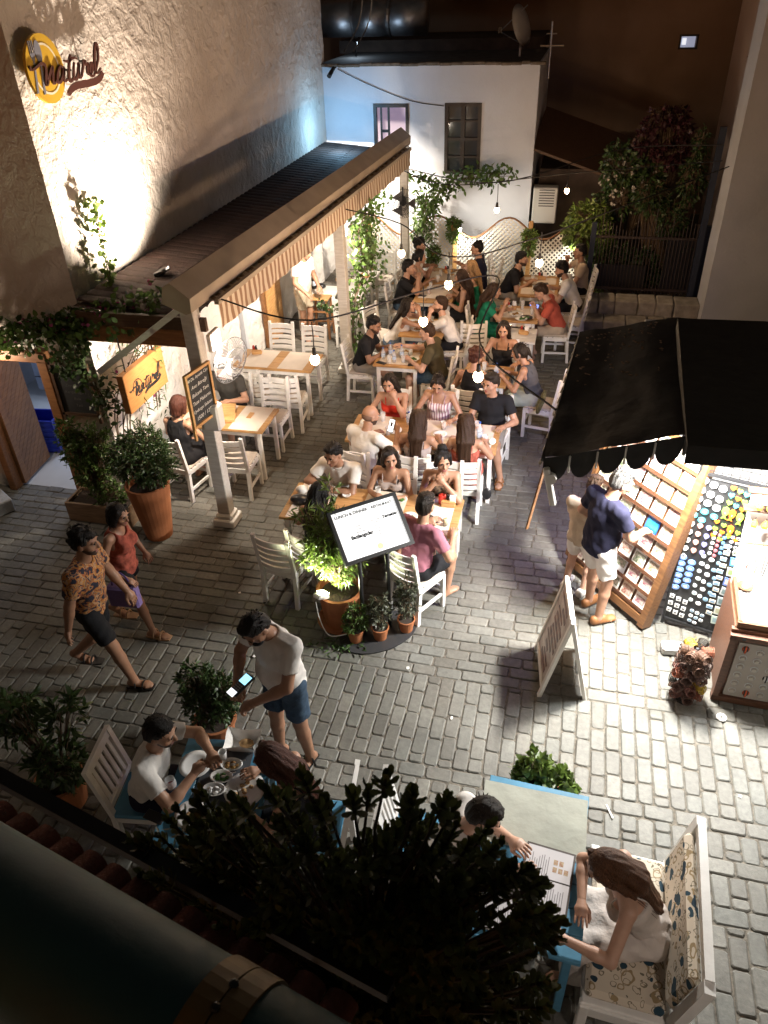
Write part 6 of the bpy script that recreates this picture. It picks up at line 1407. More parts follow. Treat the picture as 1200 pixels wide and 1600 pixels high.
# next table
sit('woman in a white tank top and jeans leaning forward with hands to her face', -2.72, 11.30, 14, 32, 'white chair of the woman in the white tank top', head=(-4, -20, 0), lh=V3(-.08, .44, 1.06), rh=V3(.08, .46, 1.05), lp=V3(-.6, .4, -1), rp=V3(.6, .4, -1), sex='f', hair='dark', style='vlong', top=('tank', C_WHITE), bottom=('trousers', C_LDENIM), tone='mid', hands=('fist', 'grip'))
sit('man in a white t-shirt and black shorts leaning on his elbow', -1.66, 11.40, 184, 28, 'white chair of the leaning man in the white t-shirt', head=(-6, 14, 0), lh=V3(-.05, .42, 1.04), rh=V3(.16, .44, TB), lp=V3(-.5, .5, -1), top=('tee', C_WHITE), bottom=('shorts', C_BLACK), hair='brown', tone='fair', hands=('fist', 'relaxed'), beard=True)
sit('long brown haired woman in a green dress turned to her phone', -1.36, 12.05, 2, 14, 'white chair of the woman in the green dress', head=(14, 0, 0), lh=V3(-.08, .42, TB + .05), rh=V3(.08, .38, .98), sex='f', hair='brown', style='vlong', top=('tee', C_GREEN), bottom=('skirt', C_GREEN), tone='mid')
sit('man in a coral shirt bent over his phone', -.10, 12.28, 182, 24, 'white chair of the man in the coral shirt', head=(34, 0, 0), lh=V3(-.06, .40, .86), rh=V3(.06, .40, .86), top=('shirt', C_CORAL), bottom=('shorts', C_BEIGE), hair='brown', tone='fair', style='short')
# long table by the trellis
sit('man in a black t-shirt with clasped hands at the left of the trellis table', -2.93, 12.96, 4, 14, 'white chair of the man with clasped hands', head=(4, 0, 0), lh=V3(-.03, .34, 1.02), rh=V3(.03, .34, 1.02), lp=V3(-.6, .2, -1), rp=V3(.6, .2, -1), top=('tee', C_BLACK), bottom=('trousers', C_DENIM), hair='black', tone='mid', hands=('grip', 'grip'))
sit('dark haired woman in a pale top behind the man with clasped hands', -2.86, 13.60, 2, 14, 'white chair of the dark haired woman by the trellis', head=(6, 10, 0), lh=V3(-.05, .36, .96), rh=V3(.1, .36, TB), sex='f', hair='black', style='pony', top=('tank', C_BEIGE), bottom=('skirt', C_BLACK), tone='mid')
sit('curly haired man in a white t-shirt at the far left of the trellis table', -2.93, 14.20, 0, 8, 'white chair of the curly haired man', head=(6, -8, 0), sex='m', top=('tee', C_WHITE), bottom=('shorts', C_BLACK), hair='black', style='curly', beard=True, tone='tan', s=1.04)
sit('woman with very long brown hair and a brown top at the trellis table', -1.64, 12.60, 178, 10, 'white chair of the woman with very long brown hair', head=(8, -6, 0), sex='f', hair='brown', style='vlong', top=('tank', C_BROWN), bottom=('skirt', C_BLACK), tone='mid')
sit('blonde woman in a green strap top at the trellis table', -1.56, 13.14, 176, 12, 'white chair of the blonde woman', head=(0, 6, 0), lh=V3(-.1, .38, TB), rh=V3(.12, .30, 1.12), rp=V3(.8, .2, -1), sex='f', hair='blonde', style='vlong', top=('strap', C_GREEN), bottom=('skirt', C_GREEN), tone='fair')
sit('broad man in a dark shirt before the brightest part of the trellis', -1.62, 14.00, 184, 4, 'white chair of the broad man in the dark shirt', head=(4, 0, 0), s=1.12, top=('shirt', C_NAVY), bottom=('trousers', C_BLACK), hair='black', style='crop', tone='mid', rh=V3(.1, .38, .95))
# right trellis table
sit('bearded man in a black t-shirt stooping over the right trellis table', -1.16, 13.78, -4, 26, 'white chair of the stooping bearded man', head=(4, 0, 0), lh=V3(-.02, .48, TB), rh=V3(.12, .46, TB), top=('tee', C_BLACK), bottom=('trousers', C_GSH), hair='black', beard=True, tone='mid', s=1.04)
sit('bearded man in a white t-shirt and black trousers at the right trellis table', .14, 13.34, 178, 24, 'white chair of the bearded man in white by the railing', head=(18, 6, 0), lh=V3(-.1, .46, TB), rh=V3(.12, .46, TB), top=('tee', C_WHITE), bottom=('trousers', C_BLACK), hair='black', style='curly', beard=True, tone='mid')
sit('man in a beige shirt raising a hand at the right end of the trellis', .22, 14.22, 186, 6, 'white chair of the man in the beige shirt', head=(2, 6, 0), lh=V3(-.12, .36, TB), rh=V3(.08, .30, 1.06), rp=V3(.6, .3, -1), top=('shirt', C_BEIGE), bottom=('shorts', C_BLACK), hair='black', tone='mid', hands=('relaxed', 'fist'))
# foreground couple
sit('bearded man in a white t-shirt raising a cup at the blue foreground table', -2.64, 2.87, 10, 17, None, head=(16, -4, 0), lh=V3(-.06, .52, .90), rh=V3(.12, .44, .88), lp=V3(-1, .1, -.5), rp=V3(1, 0, -.6), top=('tee', C_WHITE), bottom=('trousers', C_NAVY), hair='black', beard=True, tone='mid', hands=('grip', 'grip'), h=.010)
tag(MB().lathe([(0.001, 0), (.022, 0), (.030, .075), (.027, .075), (.02, .006), (0.001, .006)], n=14).build('cup', M_CHINA, None, True, (-2.02, 2.985, .905)), 'small pale cup held up by the bearded man in the white t-shirt', 'cup')
sit('woman with long dark red hair and black top at the blue foreground table', -1.36, 2.90, 186, 18, None, head=(18, 0, 0), lh=V3(-.16, .42, TB), rh=V3(.16, .40, TB), sex='f', hair='red', style='vlong', top=('strap', C_BLACK), bottom=('skirt', C_BLACK), tone='mid', h=.011)
sit('brown haired woman in a pale strap dress reading the menu on the bench', .90, 2.60, 184, 26, None, head=(30, 10, 0), lh=V3(-.27, .53, .81), rh=V3(-.02, .43, .81), lp=V3(-.7, -.3, -.6), rp=V3(1, .1, -.1), sex='f', hair='auburn', style='vlong', top=('dress', C_LIL), bottom=('long', C_LIL), tone='fair', hands=('grip', 'flat'), h=.0095, sitz=.58, s=1.03)
sit('person with dark hair and a white top half hidden by the dark bush', -.44, 2.76, 0, 20, None, head=(26, 0, 0), lh=V3(-.1, .46, TB), rh=V3(.14, .50, TB), top=('tee', C_WHITE), bottom=('trousers', C_NAVY), hair='dark', tone='fair', h=.012)
# standing and walking
person('waiter in a white t-shirt and black face mask tapping a payment terminal', -1.82, 3.72, -118, 'stand', 5, head=(40, 4, 0), lh=V3(-.10, .36, 1.10), rh=V3(.13, .33, 1.12), lp=V3(-1, -.4, -.5), rp=V3(1, -.4, -.5), top=('tee', C_WHITE), bottom=('shorts', C_DENIM), hair='black', tone='tan', shoes=('sandal', M_SAND_B), s=1.06, hands=('grip', 'grip'), fat=1.10, h=.010, group=WALK, mask=C_BLACK, lf=V3(-.12, -.06, .075), rf=V3(.13, .05, .075))
t = thing('payment_terminal', 'black payment terminal with a lit screen in the hands of the waiter', 'card reader', (-2.04, 3.46, 1.14)); t.rotation_euler = (RAD(14), 0, RAD(-30))
m = MB(); m.box((0, 0, 0), (.085, .20, .03), bev=.01); m.build('case', M_BLKPL, t); m = MB(); m.box((0, .045, .0165), (.07, .075, .002)); m.build('screen', mat('cyan_screen', (.5, .7, .9), .3, emit=(.35, .75, 1), es=1.6), t); m = MB(); m.box((0, -.09, .02), (.07, .05, .002)); m.build('receipt', mat('white_screen', (1, 1, 1), .3, emit=(.9, .95, 1), es=1.3), t)
m = MB()
for k in range(9): m.box((-.022 + .022 * (k % 3), -.012 - .018 * (k // 3), .0165), (.016, .012, .004))
m.build('key', mat('grey_key', (.3, .3, .32), .5), t)
person('man in a flowered shirt and black shorts striding across the lane', -3.78, 4.20, 8, 'stand', 7, head=(10, 4, 0), lh=V3(-.25, .22, .92), rh=V3(.26, -.14, .82), top=('shirt', C_FLOR), bottom=('shorts', C_BLACK), hair='black', style='curly', beard=True, tone='tan', shoes=('sandal', M_SAND_B), s=1.04, h=.011, group=WALK, rf=V3(.07, .22, .075), lf=V3(-.12, -.40, .22), fr_off={-1: (0, 1, 0), 1: (.05, 1, 0), 2: -1})
person('woman in a red top and black shorts carrying a lavender bag across the lane', -3.86, 4.88, 2, 'stand', 3, head=(16, -10, 0), lh=V3(-.22, .10, .86), rh=V3(.26, .16, .92), sex='f', top=('tank', C_TERR), bottom=('hot', C_BLACK), hair='black', style='bob', tone='tan', shoes=('sandal', M_SAND_T), s=.91, h=.011, group=WALK, rf=V3(.08, .16, .075), lf=V3(-.10, -.34, .18), fr_off={-1: (0, 1, 0), 1: (.05, 1, 0), 2: -1})
t = thing('handbag', 'lavender boxy handbag on the arm of the woman in the red top', 'handbag', (-3.74, 4.60, .60), RAD(4)); m = MB(); m.box((0, 0, .13), (.30, .10, .24), bev=.02); m.build('body', cloth('lavender', (.18, .13, .30)), t); m = MB(); m.tube([(.09 * math.cos(PI * k / 10), 0, .25 + .16 * math.sin(PI * k / 10)) for k in range(11)], .009, 5); m.build('handle', cloth('violet', (.06, .04, .13)), t)
person('grey haired man in a navy polo and white shorts browsing the postcards', .54, 5.98, 38, 'stand', 4, head=(24, -12, 0), lh=V3(-.24, .20, .98), rh=V3(.18, .34, 1.06), top=('polo', C_NAVY), bottom=('shorts', C_WHITE), hair='grey', style='short', tone='mid', shoes=('shoe', M_BSHOE), s=1.0, fat=1.08, h=.010, group=WALK, rf=V3(.14, .02, .08), lf=V3(-.12, .10, .08))
person('boy in white shorts standing close behind the man in the navy polo', .39, 6.33, 62, 'stand', 4, head=(20, -6, 0), lh=V3(-.16, .16, .66), rh=V3(.16, .20, .70), top=('tee', C_BEIGE), bottom=('shorts', C_WHITE), hair='brown', tone='fair', shoes=('shoe', M_WSHOE), s=.78, group=WALK, h=.011)
person('man in a white t-shirt and camouflage shorts standing at the awning stool', -4.55, 12.42, -20, 'stand', 6, head=(20, 0, 0), lh=V3(-.2, .2, .95), rh=V3(.22, .26, .95), top=('tee', C_WHITE), bottom=('shorts', C_CAMO), hair='dark', tone='mid', shoes=('sandal', M_SAND_B), s=1.0, group=WALK)
# glasses of the black polo man, phones in hands
t = thing('phone', 'glowing phone held up by the bald man', 'phone', (-1.86, 7.66, 1.05)); t.rotation_euler = (RAD(62), 0, RAD(-20)); m = MB(); m.box((0, 0, 0), (.078, .16, .008), bev=.003); m.build('case', M_BLKPL, t); m = MB(); m.box((0, 0, .0055), (.068, .145, .001)); m.build('screen', mat('phone_screen', (1, 1, 1), .3, emit=(.85, .93, 1.0), es=1.5), t); m = MB(); m.box((.0, .015, .0065), (.028, .05, .0008)); m.build('picture', mat('phone_dark', (.02, .02, .03), .3), t)
t = thing('phone', 'phone glowing blue in the hands of the man in the coral shirt', 'phone', (-.52, 12.26, .90)); t.rotation_euler = (RAD(20), RAD(-30), RAD(80)); m = MB(); m.box((0, 0, 0), (.078, .16, .008), bev=.003); m.build('case', M_BLKPL, t); m = MB(); m.box((0, 0, .0055), (.068, .145, .001)); m.build('screen', mat('phone_blue', (.3, .4, .9), .3, emit=(.25, .35, 1.0), es=1.2), t)
m = MB(); m.ell((0, 0, .0), (.055, .022, .08), 12, 7); b_ = m.build('shoulder_bag', M_BLKPL, None, True, (-.66, 7.22, .52)); tag(b_, 'small black shoulder bag hanging on the chair of the girl in the red flowered skirt', 'bag'); m = MB(); m.tube(crom([(0, 0, .06), (-.04, .02, .25), (-.07, .03, .43)], 5), .006, 4); m.build('strap', M_BLKPL, b_)
# ================================================================== SHOP ON THE RIGHT
CN = thing('shop_canopy', 'black fabric canopy with scalloped edges over the lit souvenir shop', 'canopy', (1.1, 6.2, 2.5))
M_CANV = mat('black_canvas', (.007, .006, .006), .75, vs=5, col2=(.013, .011, .010), bump=.5, bs=9, detail=9)
XA, XB, YA, YB = -.05, 2.35, 5.0, 7.35
def ch_(x): return 2.40 + .30 * min(1, (x - XA) / 1.0)
m = MB(); vs = []; nx, ny = 48, 40
for j in range(ny + 1):
    for i in range(nx + 1):
        x = XA + (XB - XA) * i / nx + .20 * (j / ny) * (1 - i / nx); y = YA + (YB - YA) * j / ny - .35 * (j / ny) * (i / nx); vs.append((x, y, ch_(x) - .045 * abs(math.sin(PI * (x - XA) / .8)) * math.sin(PI * j / ny) + .022 * mnoise.noise(Vector((x * 3.2, y * 2.2, 1))) + .010 * mnoise.noise(Vector((x * 9, y * 4, 2)))))
m.add(vs, [(j * (nx + 1) + i, j * (nx + 1) + i + 1, (j + 1) * (nx + 1) + i + 1, (j + 1) * (nx + 1) + i) for j in range(ny) for i in range(nx)]); part(m, 'fabric', M_CANV, CN, True)
def scallops(p0, p1, n, h, nm):
    for k in range(n):
        m = MB(); vs = []
        for i in range(9):
            f = (k + .02 + .96 * i / 8) / n; x = p0[0] + (p1[0] - p0[0]) * f; y = p0[1] + (p1[1] - p0[1]) * f; zt = ch_(x) - .005; d = h * (.42 + .58 * math.sin(PI * i / 8) ** .6)
            vs += [(x, y, zt), (x - (.035 * math.sin(PI * i / 8) if h < .15 else 0), y - .004, zt - d)]
        m.add(vs, [(2 * i, 2 * i + 2, 2 * i + 3, 2 * i + 1) for i in range(8)]); part(m, nm, M_CANV, CN)
scallops((XA, YA - .005), (1.30, YA - .005), 7, .22, 'scallop'); scallops((XA - .005, YA), (XA + .20, YB), 12, .10, 'scallop')
M_TRIM = mat('canopy_trim', (.55, .53, .5), .6)
for k in range(1, 7):
    x = XA + 1.35 * k / 7; m = MB(); m.tube([(x, YA - .008, ch_(x) - .02), (x, YA - .010, ch_(x) - .16)], .008, 5); part(m, 'trim_cord', M_TRIM, CN)
m = MB(); m.beam((XA + .03, YA + .05, ch_(XA) - .06), (XA + 1.0, YA + .05, ch_(XA + 1.0) - .06), .03, .03); m.beam((XA, YA, ch_(XA) - .02), (XA + .2, YB, ch_(XA) - .02), .03, .03); part(m, 'frame_tube', M_BLACK, CN)
m = MB(); m.box((.02, 4.98, 2.16), (.05, .05, .34), ry=RAD(-14), bev=.01); m.cyl((.02, 4.95, 2.24), (.02, 5.01, 2.24), .045); part(m, 'arm_joint', M_WHITE, CN); m = MB(); m.beam((-.03, 5.05, 2.3), (-.12, 4.92, 1.78), .012, .03); part(m, 'crank_rod', M_BROWNW, CN)
C2 = thing('upper_canopy', 'higher plain black canopy beside the grey house wall', 'canopy', (1.9, 6, 2.9))
m = MB(); m.quad((.90, 4.80, 2.72), (4.2, 4.80, 2.76), (4.2, 7.0, 2.84), (.97, 6.9, 2.82)); m.quad((.90, 4.80, 2.72), (4.2, 4.80, 2.76), (4.2, 4.79, 2.62), (.90, 4.79, 2.58)); m.quad((.90, 4.80, 2.72), (.97, 6.9, 2.82), (.97, 6.9, 2.72), (.90, 4.80, 2.58)); part(m, 'fabric', M_CANV, C2)
# shop back wall + floor
SW = thing('shop', 'narrow souvenir shop front with pale inner wall', 'shop', (2.4, 6.3, 0)); m = MB(); m.box((2.75, 7.2, 1.35), (.1, 5.0, 2.7)); m.box((1.75, 7.9, 1.2), (1.9, .1, 2.4)); part(m, 'wall', M_WHITE, SW)
for x, y, w, l in ((1.12, 5.70, .55, 'white strip lamp under the shop canopy above the magnets'), (2.05, 5.53, .5, 'white strip lamp under the shop canopy above the jewellery'), (.55, 7.17, .5, 'violet strip lamp under the far corner of the shop canopy')):
    t = thing('strip_lamp', l, 'lamp', (x, y, 2.41 if x < 1.5 and x > 1 else 2.37), group='strip lamps of the shop'); m = MB(); m.box((0, 0, 0), (w, .07, .04)); m.build('housing', M_WHITE, t); m = MB(); m.box((0, 0, -.024), (w - .04, .05, .008)); m.build('diffuser', mat('violet_diff', (.5, .5, 1), .4, emit=(.4, .38, 1), es=3) if 'violet' in l else mat('strip_diff', (1, 1, 1), .4, emit=(.95, .97, 1), es=8), t)
# ------------------------------------------------------------------ postcard rack: leaning board, local x along the rack, local y up the slope
B0, B1 = Vector((.36, 6.78, .12)), Vector((1.09, 5.96, .12)); dx = (B1 - B0).normalized(); nh = Vector((-dx.y * -1, 0, 0)); nh = Vector((dx.y, -dx.x, 0))    # outward (towards -x,-y)
RK = thing('postcard_rack', 'tall leaning wooden rack full of postcards at the shop front', 'rack', B0)
upv = (Vector((0, 0, 1)) - nh * .22).normalized(); nn = dx.cross(upv)
RM = Matrix.Identity(4)
for i in range(3): RM[i][0] = dx[i]; RM[i][1] = upv[i]; RM[i][2] = nn[i]; RM[i][3] = B0[i]
RK.matrix_world = RM; RK.rotation_mode = 'QUATERNION'; RK.rotation_quaternion = RM.to_quaternion(); RK.location = B0
RW_, RH = (B1 - B0).length, 1.78; sgn = 1 if nn.dot(nh) > 0 else -1
M_RACK = wood_mat('rack_wood', (.085, .034, .018), (.14, .06, .03)); M_RACKO = wood_mat('rack_oak', (.10, .042, .015), (.17, .08, .03))
def rbox(nm, mt, par, *bs):
    m = MB()
    for c, d in bs: m.box((c[0], c[1], c[2] * sgn), d)
    return m.build(nm, mt, par)
rbox('back_board', M_RACKO, RK, ((RW_ / 2, RH / 2, -.02), (RW_, RH, .02)))
rbox('side_post', M_RACKO, RK, ((RW_ + .035, RH / 2 - .04, .02), (.075, RH + .12, .12))); rbox('side_post', M_RACKO, RK, ((-.03, RH / 2, .02), (.05, RH, .10))); rbox('foot_board', M_RACKO, RK, ((RW_ / 2, -.03, .02), (RW_, .08, .12)))
NR, NC = 9, 6
ORD = ('first', 'second', 'third', 'fourth', 'fifth', 'sixth', 'seventh', 'eighth', 'ninth')
for r_ in range(NR):
    y = .05 + r_ * (RH - .06) / NR; rbox('shelf', M_RACK, RK, ((RW_ / 2, y - .012, .03), (RW_, .016, .075)), ((RW_ / 2, y + .010, .066), (RW_, .018, .008)))
for c in range(1, NC): rbox('divider', M_RACK, RK, ((RW_ * c / NC, RH / 2, .012), (.012, RH, .03)))
CARDC = [(.74, .73, .70), (.70, .66, .58), (.60, .62, .66), (.66, .58, .48), (.76, .76, .74), (.66, .70, .74)]
for r_ in range(NR):
    for c in range(NC):
        y = .05 + r_ * (RH - .06) / NR; base = CARDC[rnd.randrange(6)]; blue = (r_, c) == (4, 4); k_ = rnd.randrange(5)
        t = thing('postcard', 'bright blue sea postcard in the leaning rack' if blue else ('pale', 'cream', 'grey', 'sandy', 'white')[k_] + ' postcard, ' + ORD[c] + ' from the left in the ' + ORD[NR - 1 - r_] + ' row of the leaning rack', 'postcard', None or (0, 0, 0), group='postcards in the rack')
        Lm = RM @ Matrix.Translation((RW_ * (c + .5) / NC, y + .083, .035 * sgn)) @ Matrix.Rotation(RAD(-7 * sgn), 4, 'X'); t.rotation_mode = 'QUATERNION'; t.rotation_quaternion = Lm.to_quaternion(); t.location = Lm.translation
        m = MB(); m.box((0, 0, 0), (.150, .150, .008)); m.build('card', mat('card_%d' % k_ if not blue else 'card_blue', ((.02, .10, .48) if blue else CARDC[k_]), .35), t)
        m = MB(); pr = mat('print_%d' % rnd.randrange(7), [(.03, .06, .16), (.20, .04, .02), (.04, .09, .03), (.01, .10, .26), (.20, .12, .05), (.05, .05, .06), (.18, .03, .07)][rnd.randrange(7)], .35, col2=(.42, .38, .33), vs=42)
        m.box((0, .01 + rnd.uniform(-.02, .02), .005 * sgn), (rnd.uniform(.10, .135), rnd.uniform(.07, .12), .002)); m.build('picture', mat('card_sea', (.02, .22, .62), .3, col2=(.05, .40, .75), vs=12) if blue else pr, t)
# white wire grid beside the rack
# ------------------------------------------------------------------ magnet board
A0, A1 = Vector((1.27, 6.03, .06)), Vector((1.82, 5.86, .06)); dx = (A1 - A0).normalized(); BWd, BHt = (A1 - A0).length, 1.66
MG = thing('magnet_board', 'black grid board covered with souvenir magnets beside the postcard rack', 'display board', A0)
MGM = Matrix.Translation(A0) @ Matrix.Rotation(math.atan2(dx.y, dx.x), 4, 'Z') @ Matrix.Rotation(RAD(90 - 4), 4, 'X')      # local x right, y up, z out
MG.rotation_mode = 'QUATERNION'; MG.rotation_quaternion = MGM.to_quaternion()
M_BBRD = mat('black_board', (.012, .012, .013), .5)
m = MB(); m.box((BWd / 2, BHt * .49, -.015), (BWd, BHt * .96, .02)); m.build('panel', M_BBRD, MG)
m = MB()
for c, d in (((0, BHt / 2 + .1, 0), (.025, BHt + .3, .03)), ((BWd, BHt / 2 + .1, 0), (.025, BHt + .3, .03)), ((BWd / 2, .01, 0), (BWd, .025, .03)), ((BWd / 2, BHt, 0), (BWd, .025, .03)), ((BWd / 2, BHt + .24, 0), (BWd, .02, .03))): m.box(c, d)
m.build('frame', M_BLACK, MG)
m = MB()
for k in range(8): m.box((BWd * (k + .5) / 8, BHt + .12, 0), (.005, .22, .005))
for k in range(3): m.box((BWd / 2, BHt + .04 + .07 * k, 0.003), (BWd, .005, .005))
m.build('wire_grid', M_BLACK, MG)
m = MB()
for k in range(6): m.box((.05 + .09 * k, .06 + .0, -.002), (.005, .10, .006))
m.build('lower_grid', M_BLACK, MG)
def pl_(f, n=18): return [f(2 * PI * k / n) for k in range(n)]
def heart(r): return pl_(lambda a: (r * .062 * 16 * math.sin(a) ** 3, r * .062 * (13 * math.cos(a) - 5 * math.cos(2 * a) - 2 * math.cos(3 * a) - math.cos(4 * a))))
def oval(rx, ry): return pl_(lambda a: (rx * math.cos(a), ry * math.sin(a)))
def fish(r): return [(0, r), (r * .42, r * .7), (r * .5, r * .2), (r * .3, -r * .3), (r * .12, -r * .5), (r * .38, -r), (0, -r * .85), (-r * .38, -r), (-r * .12, -r * .5), (-r * .3, -r * .3), (-r * .5, r * .2), (-r * .42, r * .7)]
def balloon(r): return [(r * .9 * math.cos(a), r * .25 + r * .8 * math.sin(a)) for a in [(-.3 + .26 * k) for k in range(15)]] + [(-r * .25, -r * .75), (r * .25, -r * .75)]
def rect(w, h): return [(-w, -h), (w, -h), (w, h), (-w, h)]
MGC = {}; MGN = {}; ORDN = ORD + ('tenth', 'eleventh', 'twelfth', 'thirteenth', 'fourteenth', 'fifteenth', 'sixteenth', 'seventeenth', 'eighteenth', 'nineteenth', 'twentieth')
def magnet(u, v, shape, colr, label, deco=None, key=None, group='souvenir magnets on the black board'):
    MGN[label] = MGN.get(label, 0) + 1; n_ = MGN[label]
    t = thing('magnet', (ORDN[n_ - 1] + ' ' + label) if n_ <= 20 and 'topmost' not in label and 'column of tiles' not in label else label, 'magnet', (0, 0, 0), group=group); Lm = MGM @ Matrix.Translation((u * BWd, v * BHt, .0)) @ Matrix.Rotation(rnd.uniform(-.12, .12), 4, 'Z'); t.rotation_mode = 'QUATERNION'; t.rotation_quaternion = Lm.to_quaternion(); t.location = Lm.translation
    if key not in MGC:
        m = MB(); m.prism(shape, .012); a = m.mesh('piece', mat('mag_%s' % (str(colr)), colr, .25)); b = None
        if deco: m = MB(); m.prism([(x * deco[1], y * deco[2]) for x, y in shape], .0135); b = m.mesh('decoration', mat('mag_%s' % (str(deco[0])), deco[0], .3))
        MGC[key] = (a, b)
    a, b = MGC[key]; link('piece', a, t)
    if b: link('decoration', b, t)
WHT = (.75, .75, .74); TURQ = (.06, .38, .45); ORG = (.62, .14, .02); LIME = (.25, .46, .05); BLU = (.13, .22, .48)
for k, (u, v) in enumerate([(.10, .96), (.24, .945), (.38, .935), (.09, .90), (.23, .885), (.37, .87), (.08, .845), (.22, .83), (.36, .815), (.08, .79)]): magnet(u, v, oval(.033, .030), WHT, 'round white magnet from the top of the black board', None, 'wd')
for k, (u, v) in enumerate([(.21, .775), (.36, .76), (.07, .74), (.20, .72)]): magnet(u, v, oval(.033, .027), TURQ, 'round turquoise magnet from the top of the black board', ((.45, .62, .62), .5, .35), 'tq')
hs_ = 0
for r_ in range(3):
    for c in range(5):
        cc = (ORG, LIME, TURQ)[(r_ * 2 + c) % 3]; magnet(.52 + .10 * c, .955 - .045 * r_ - .01 * c, heart(.026), cc, ('orange', 'green', 'turquoise')[(r_ * 2 + c) % 3] + ' heart magnet from the top right of the black board', None, 'ht%d' % ((r_ * 2 + c) % 3))
for u, v, c in ((.50, .80, 1), (.60, .795, 0), (.72, .785, 1), (.84, .82, 0), (.64, .70, 0)): magnet(u, v, fish(.062), (ORG, LIME)[c], ('orange', 'green')[c] + ' fish magnet from the left on the black board', ((.8, .8, .75), .12, .1), 'fs%d' % c)
for k in range(12): u, v, c = .42 + .11 * (k % 5), .735 - .045 * (k // 5) - .012 * (k % 5), k % 2; magnet(u, v, heart(.024), (ORG, LIME)[c], ('small orange', 'small green')[c] + ' heart magnet under the fish magnets, counting downwards', None, 'hs%d' % c)
for k in range(13):
    u, v, c = .07 + .13 * (k % 3), .68 - .055 * (k // 3), k % 3; magnet(u, v, balloon(.028), (WHT, (.5, .22, .18), (.16, .16, .36))[c], ('white', 'red striped', 'blue striped')[c] + ' balloon magnet down the left of the black board', ((.05, .05, .05) if c == 0 else WHT, .25, .9), 'bl%d' % c)
for k in range(12): magnet(.70 + .085 * (k % 3), .665 - .03 * (k // 3), oval(.017, .012), (.55, .56, .58), 'tiny silver oval magnet in the silver block of the board', ((.02, .02, .02), .6, .4), 'sl')
for k in range(11): magnet(.07 + .15 * (k % 2) + (0 if k % 2 else 0), .455 - .042 * (k // 2) - (.018 if k % 2 else 0), oval(.037, .028), BLU, 'blue and white oval magnet down the lower left of the board', (WHT, .42, .35), 'bo')
for k in range(20): magnet(.37 + .11 * (k % 3) + .02 * math.sin(k), .50 - .052 * (k // 3) - .01 * (k % 3), oval(.020 + .004 * (k % 2), .018), ((.55, .60, .60), WHT, (.18, .30, .42))[k % 3], ('pale', 'white', 'blue')[k % 3] + ' little round picture magnet down the middle of the board', ((.2, .3, .35), .5, .4), 'pm%d' % (k % 6))
for k in range(9): magnet(.06 + .11 * (k % 3), .175 - .05 * (k // 3) - .008 * (k % 3), rect(.021, .020), WHT, 'square white magnet in the bottom left block of the board', ((.12, .12, .12), .55, .5), 'ws')
for k in range(12): magnet(.66 + .02 * (k % 2), .60 - .042 * k, rect(.028, .018), ((.36, .46, .55), (.55, .50, .40))[k % 2], ('bluish', 'sandy')[k % 2] + ' small rectangular picture magnet down the column beside the tiles', ((.14, .24, .36), .7, .5), 'rp%d' % (k % 2))
for k in range(8): magnet(.84 - .004 * k, .585 - .069 * k, rect(.042, .043), ((.50, .55, .42), (.10, .26, .55), (.45, .52, .40), (.12, .18, .42), (.35, .36, .36), (.30, .34, .36), (.45, .46, .42), (.40, .46, .40))[k], ('green and white', 'sea blue', 'pale green', 'deep blue', 'grey harbour', 'grey town', 'sandy', 'pale')[k] + ' picture tile magnet, ' + ('topmost', 'second', 'third', 'fourth', 'fifth', 'sixth', 'seventh', 'lowest')[k] + ' in the right column of tiles', (((.25, .35, .2), (.3, .5, .7), (.2, .36, .12), (.45, .35, .3), (.12, .16, .16), (.1, .14, .14), (.3, .3, .2), (.2, .28, .3))[k], .7, .6), 'tl%d' % k)
for k in range(14): magnet(.44 + .075 * (k % 3), .665 - .034 * (k // 3) - .008 * (k % 3), oval(.017, .016), ((.5, .5, .46), (.45, .12, .14), (.10, .22, .40))[k % 3], ('cream', 'red', 'navy')[k % 3] + ' tiny souvenir magnet in the centre of the board, counting downwards', ((.12, .14, .16), .5, .4), 'tc%d' % (k % 3))
for k in range(8): magnet(.42 + .085 * (k % 3), .115 - .036 * (k // 3) - .006 * (k % 3), oval(.020, .016), ((.35, .42, .48), WHT)[k % 2], ('bluish', 'white')[k % 2] + ' small magnet at the lower middle of the board, counting downwards', ((.1, .2, .3), .5, .4), 'lm%d' % (k % 2))
# ------------------------------------------------------------------ jewellery table with keyring front
JT = thing('jewellery_stand', 'brown wooden stand with a white lit tray of jewellery and a keyring panel in front', 'display stand', (1.66, 5.12, 0), RAD(-3))
m = MB(); m.box((.55, .02, .42), (1.15, .04, .84)); m.box((.02, .35, .42), (.04, .66, .84)); m.box((1.1, .35, .42), (.04, .66, .84)); m.build('cabinet', M_RACK, JT)
m = MB(); m.box((.56, -.012, .40), (1.0, .02, .64)); m.build('front_panel', mat('cream_panel', (.42, .38, .34), .8, var=.05, vs=6), JT)
m = MB(); m.box((.55, -.02, .78), (1.16, .05, .05)); m.box((.55, -.02, .04), (1.16, .05, .06)); m.box((.0, -.02, .41), (.05, .05, .78)); m.build('front_frame', M_RACK, JT)
m = MB(); m.box((.56, .36, .83), (1.06, .62, .02)); m.build('white_tray', mat('white_tray', (.78, .77, .75), .6), JT); m = MB(); m.box((.03, .36, .87), (.03, .66, .07)); m.box((.56, .03, .87), (1.1, .03, .07)); m.build('tray_rim', M_RACKO, JT)
m = MB(); m.cyl((.08, -.05, .78), (.08, -.02, .78), .016); m.build('knob', M_BLACK, JT)
m = MB(); m.M = Matrix.Translation((.56, .72, 1.25)) @ Matrix.Rotation(RAD(-12), 4, 'X'); m.box((0, 0, 0), (1.1, .03, .85)); m.build('back_panel', mat('pale_back', (.70, .69, .66), .7), JT)
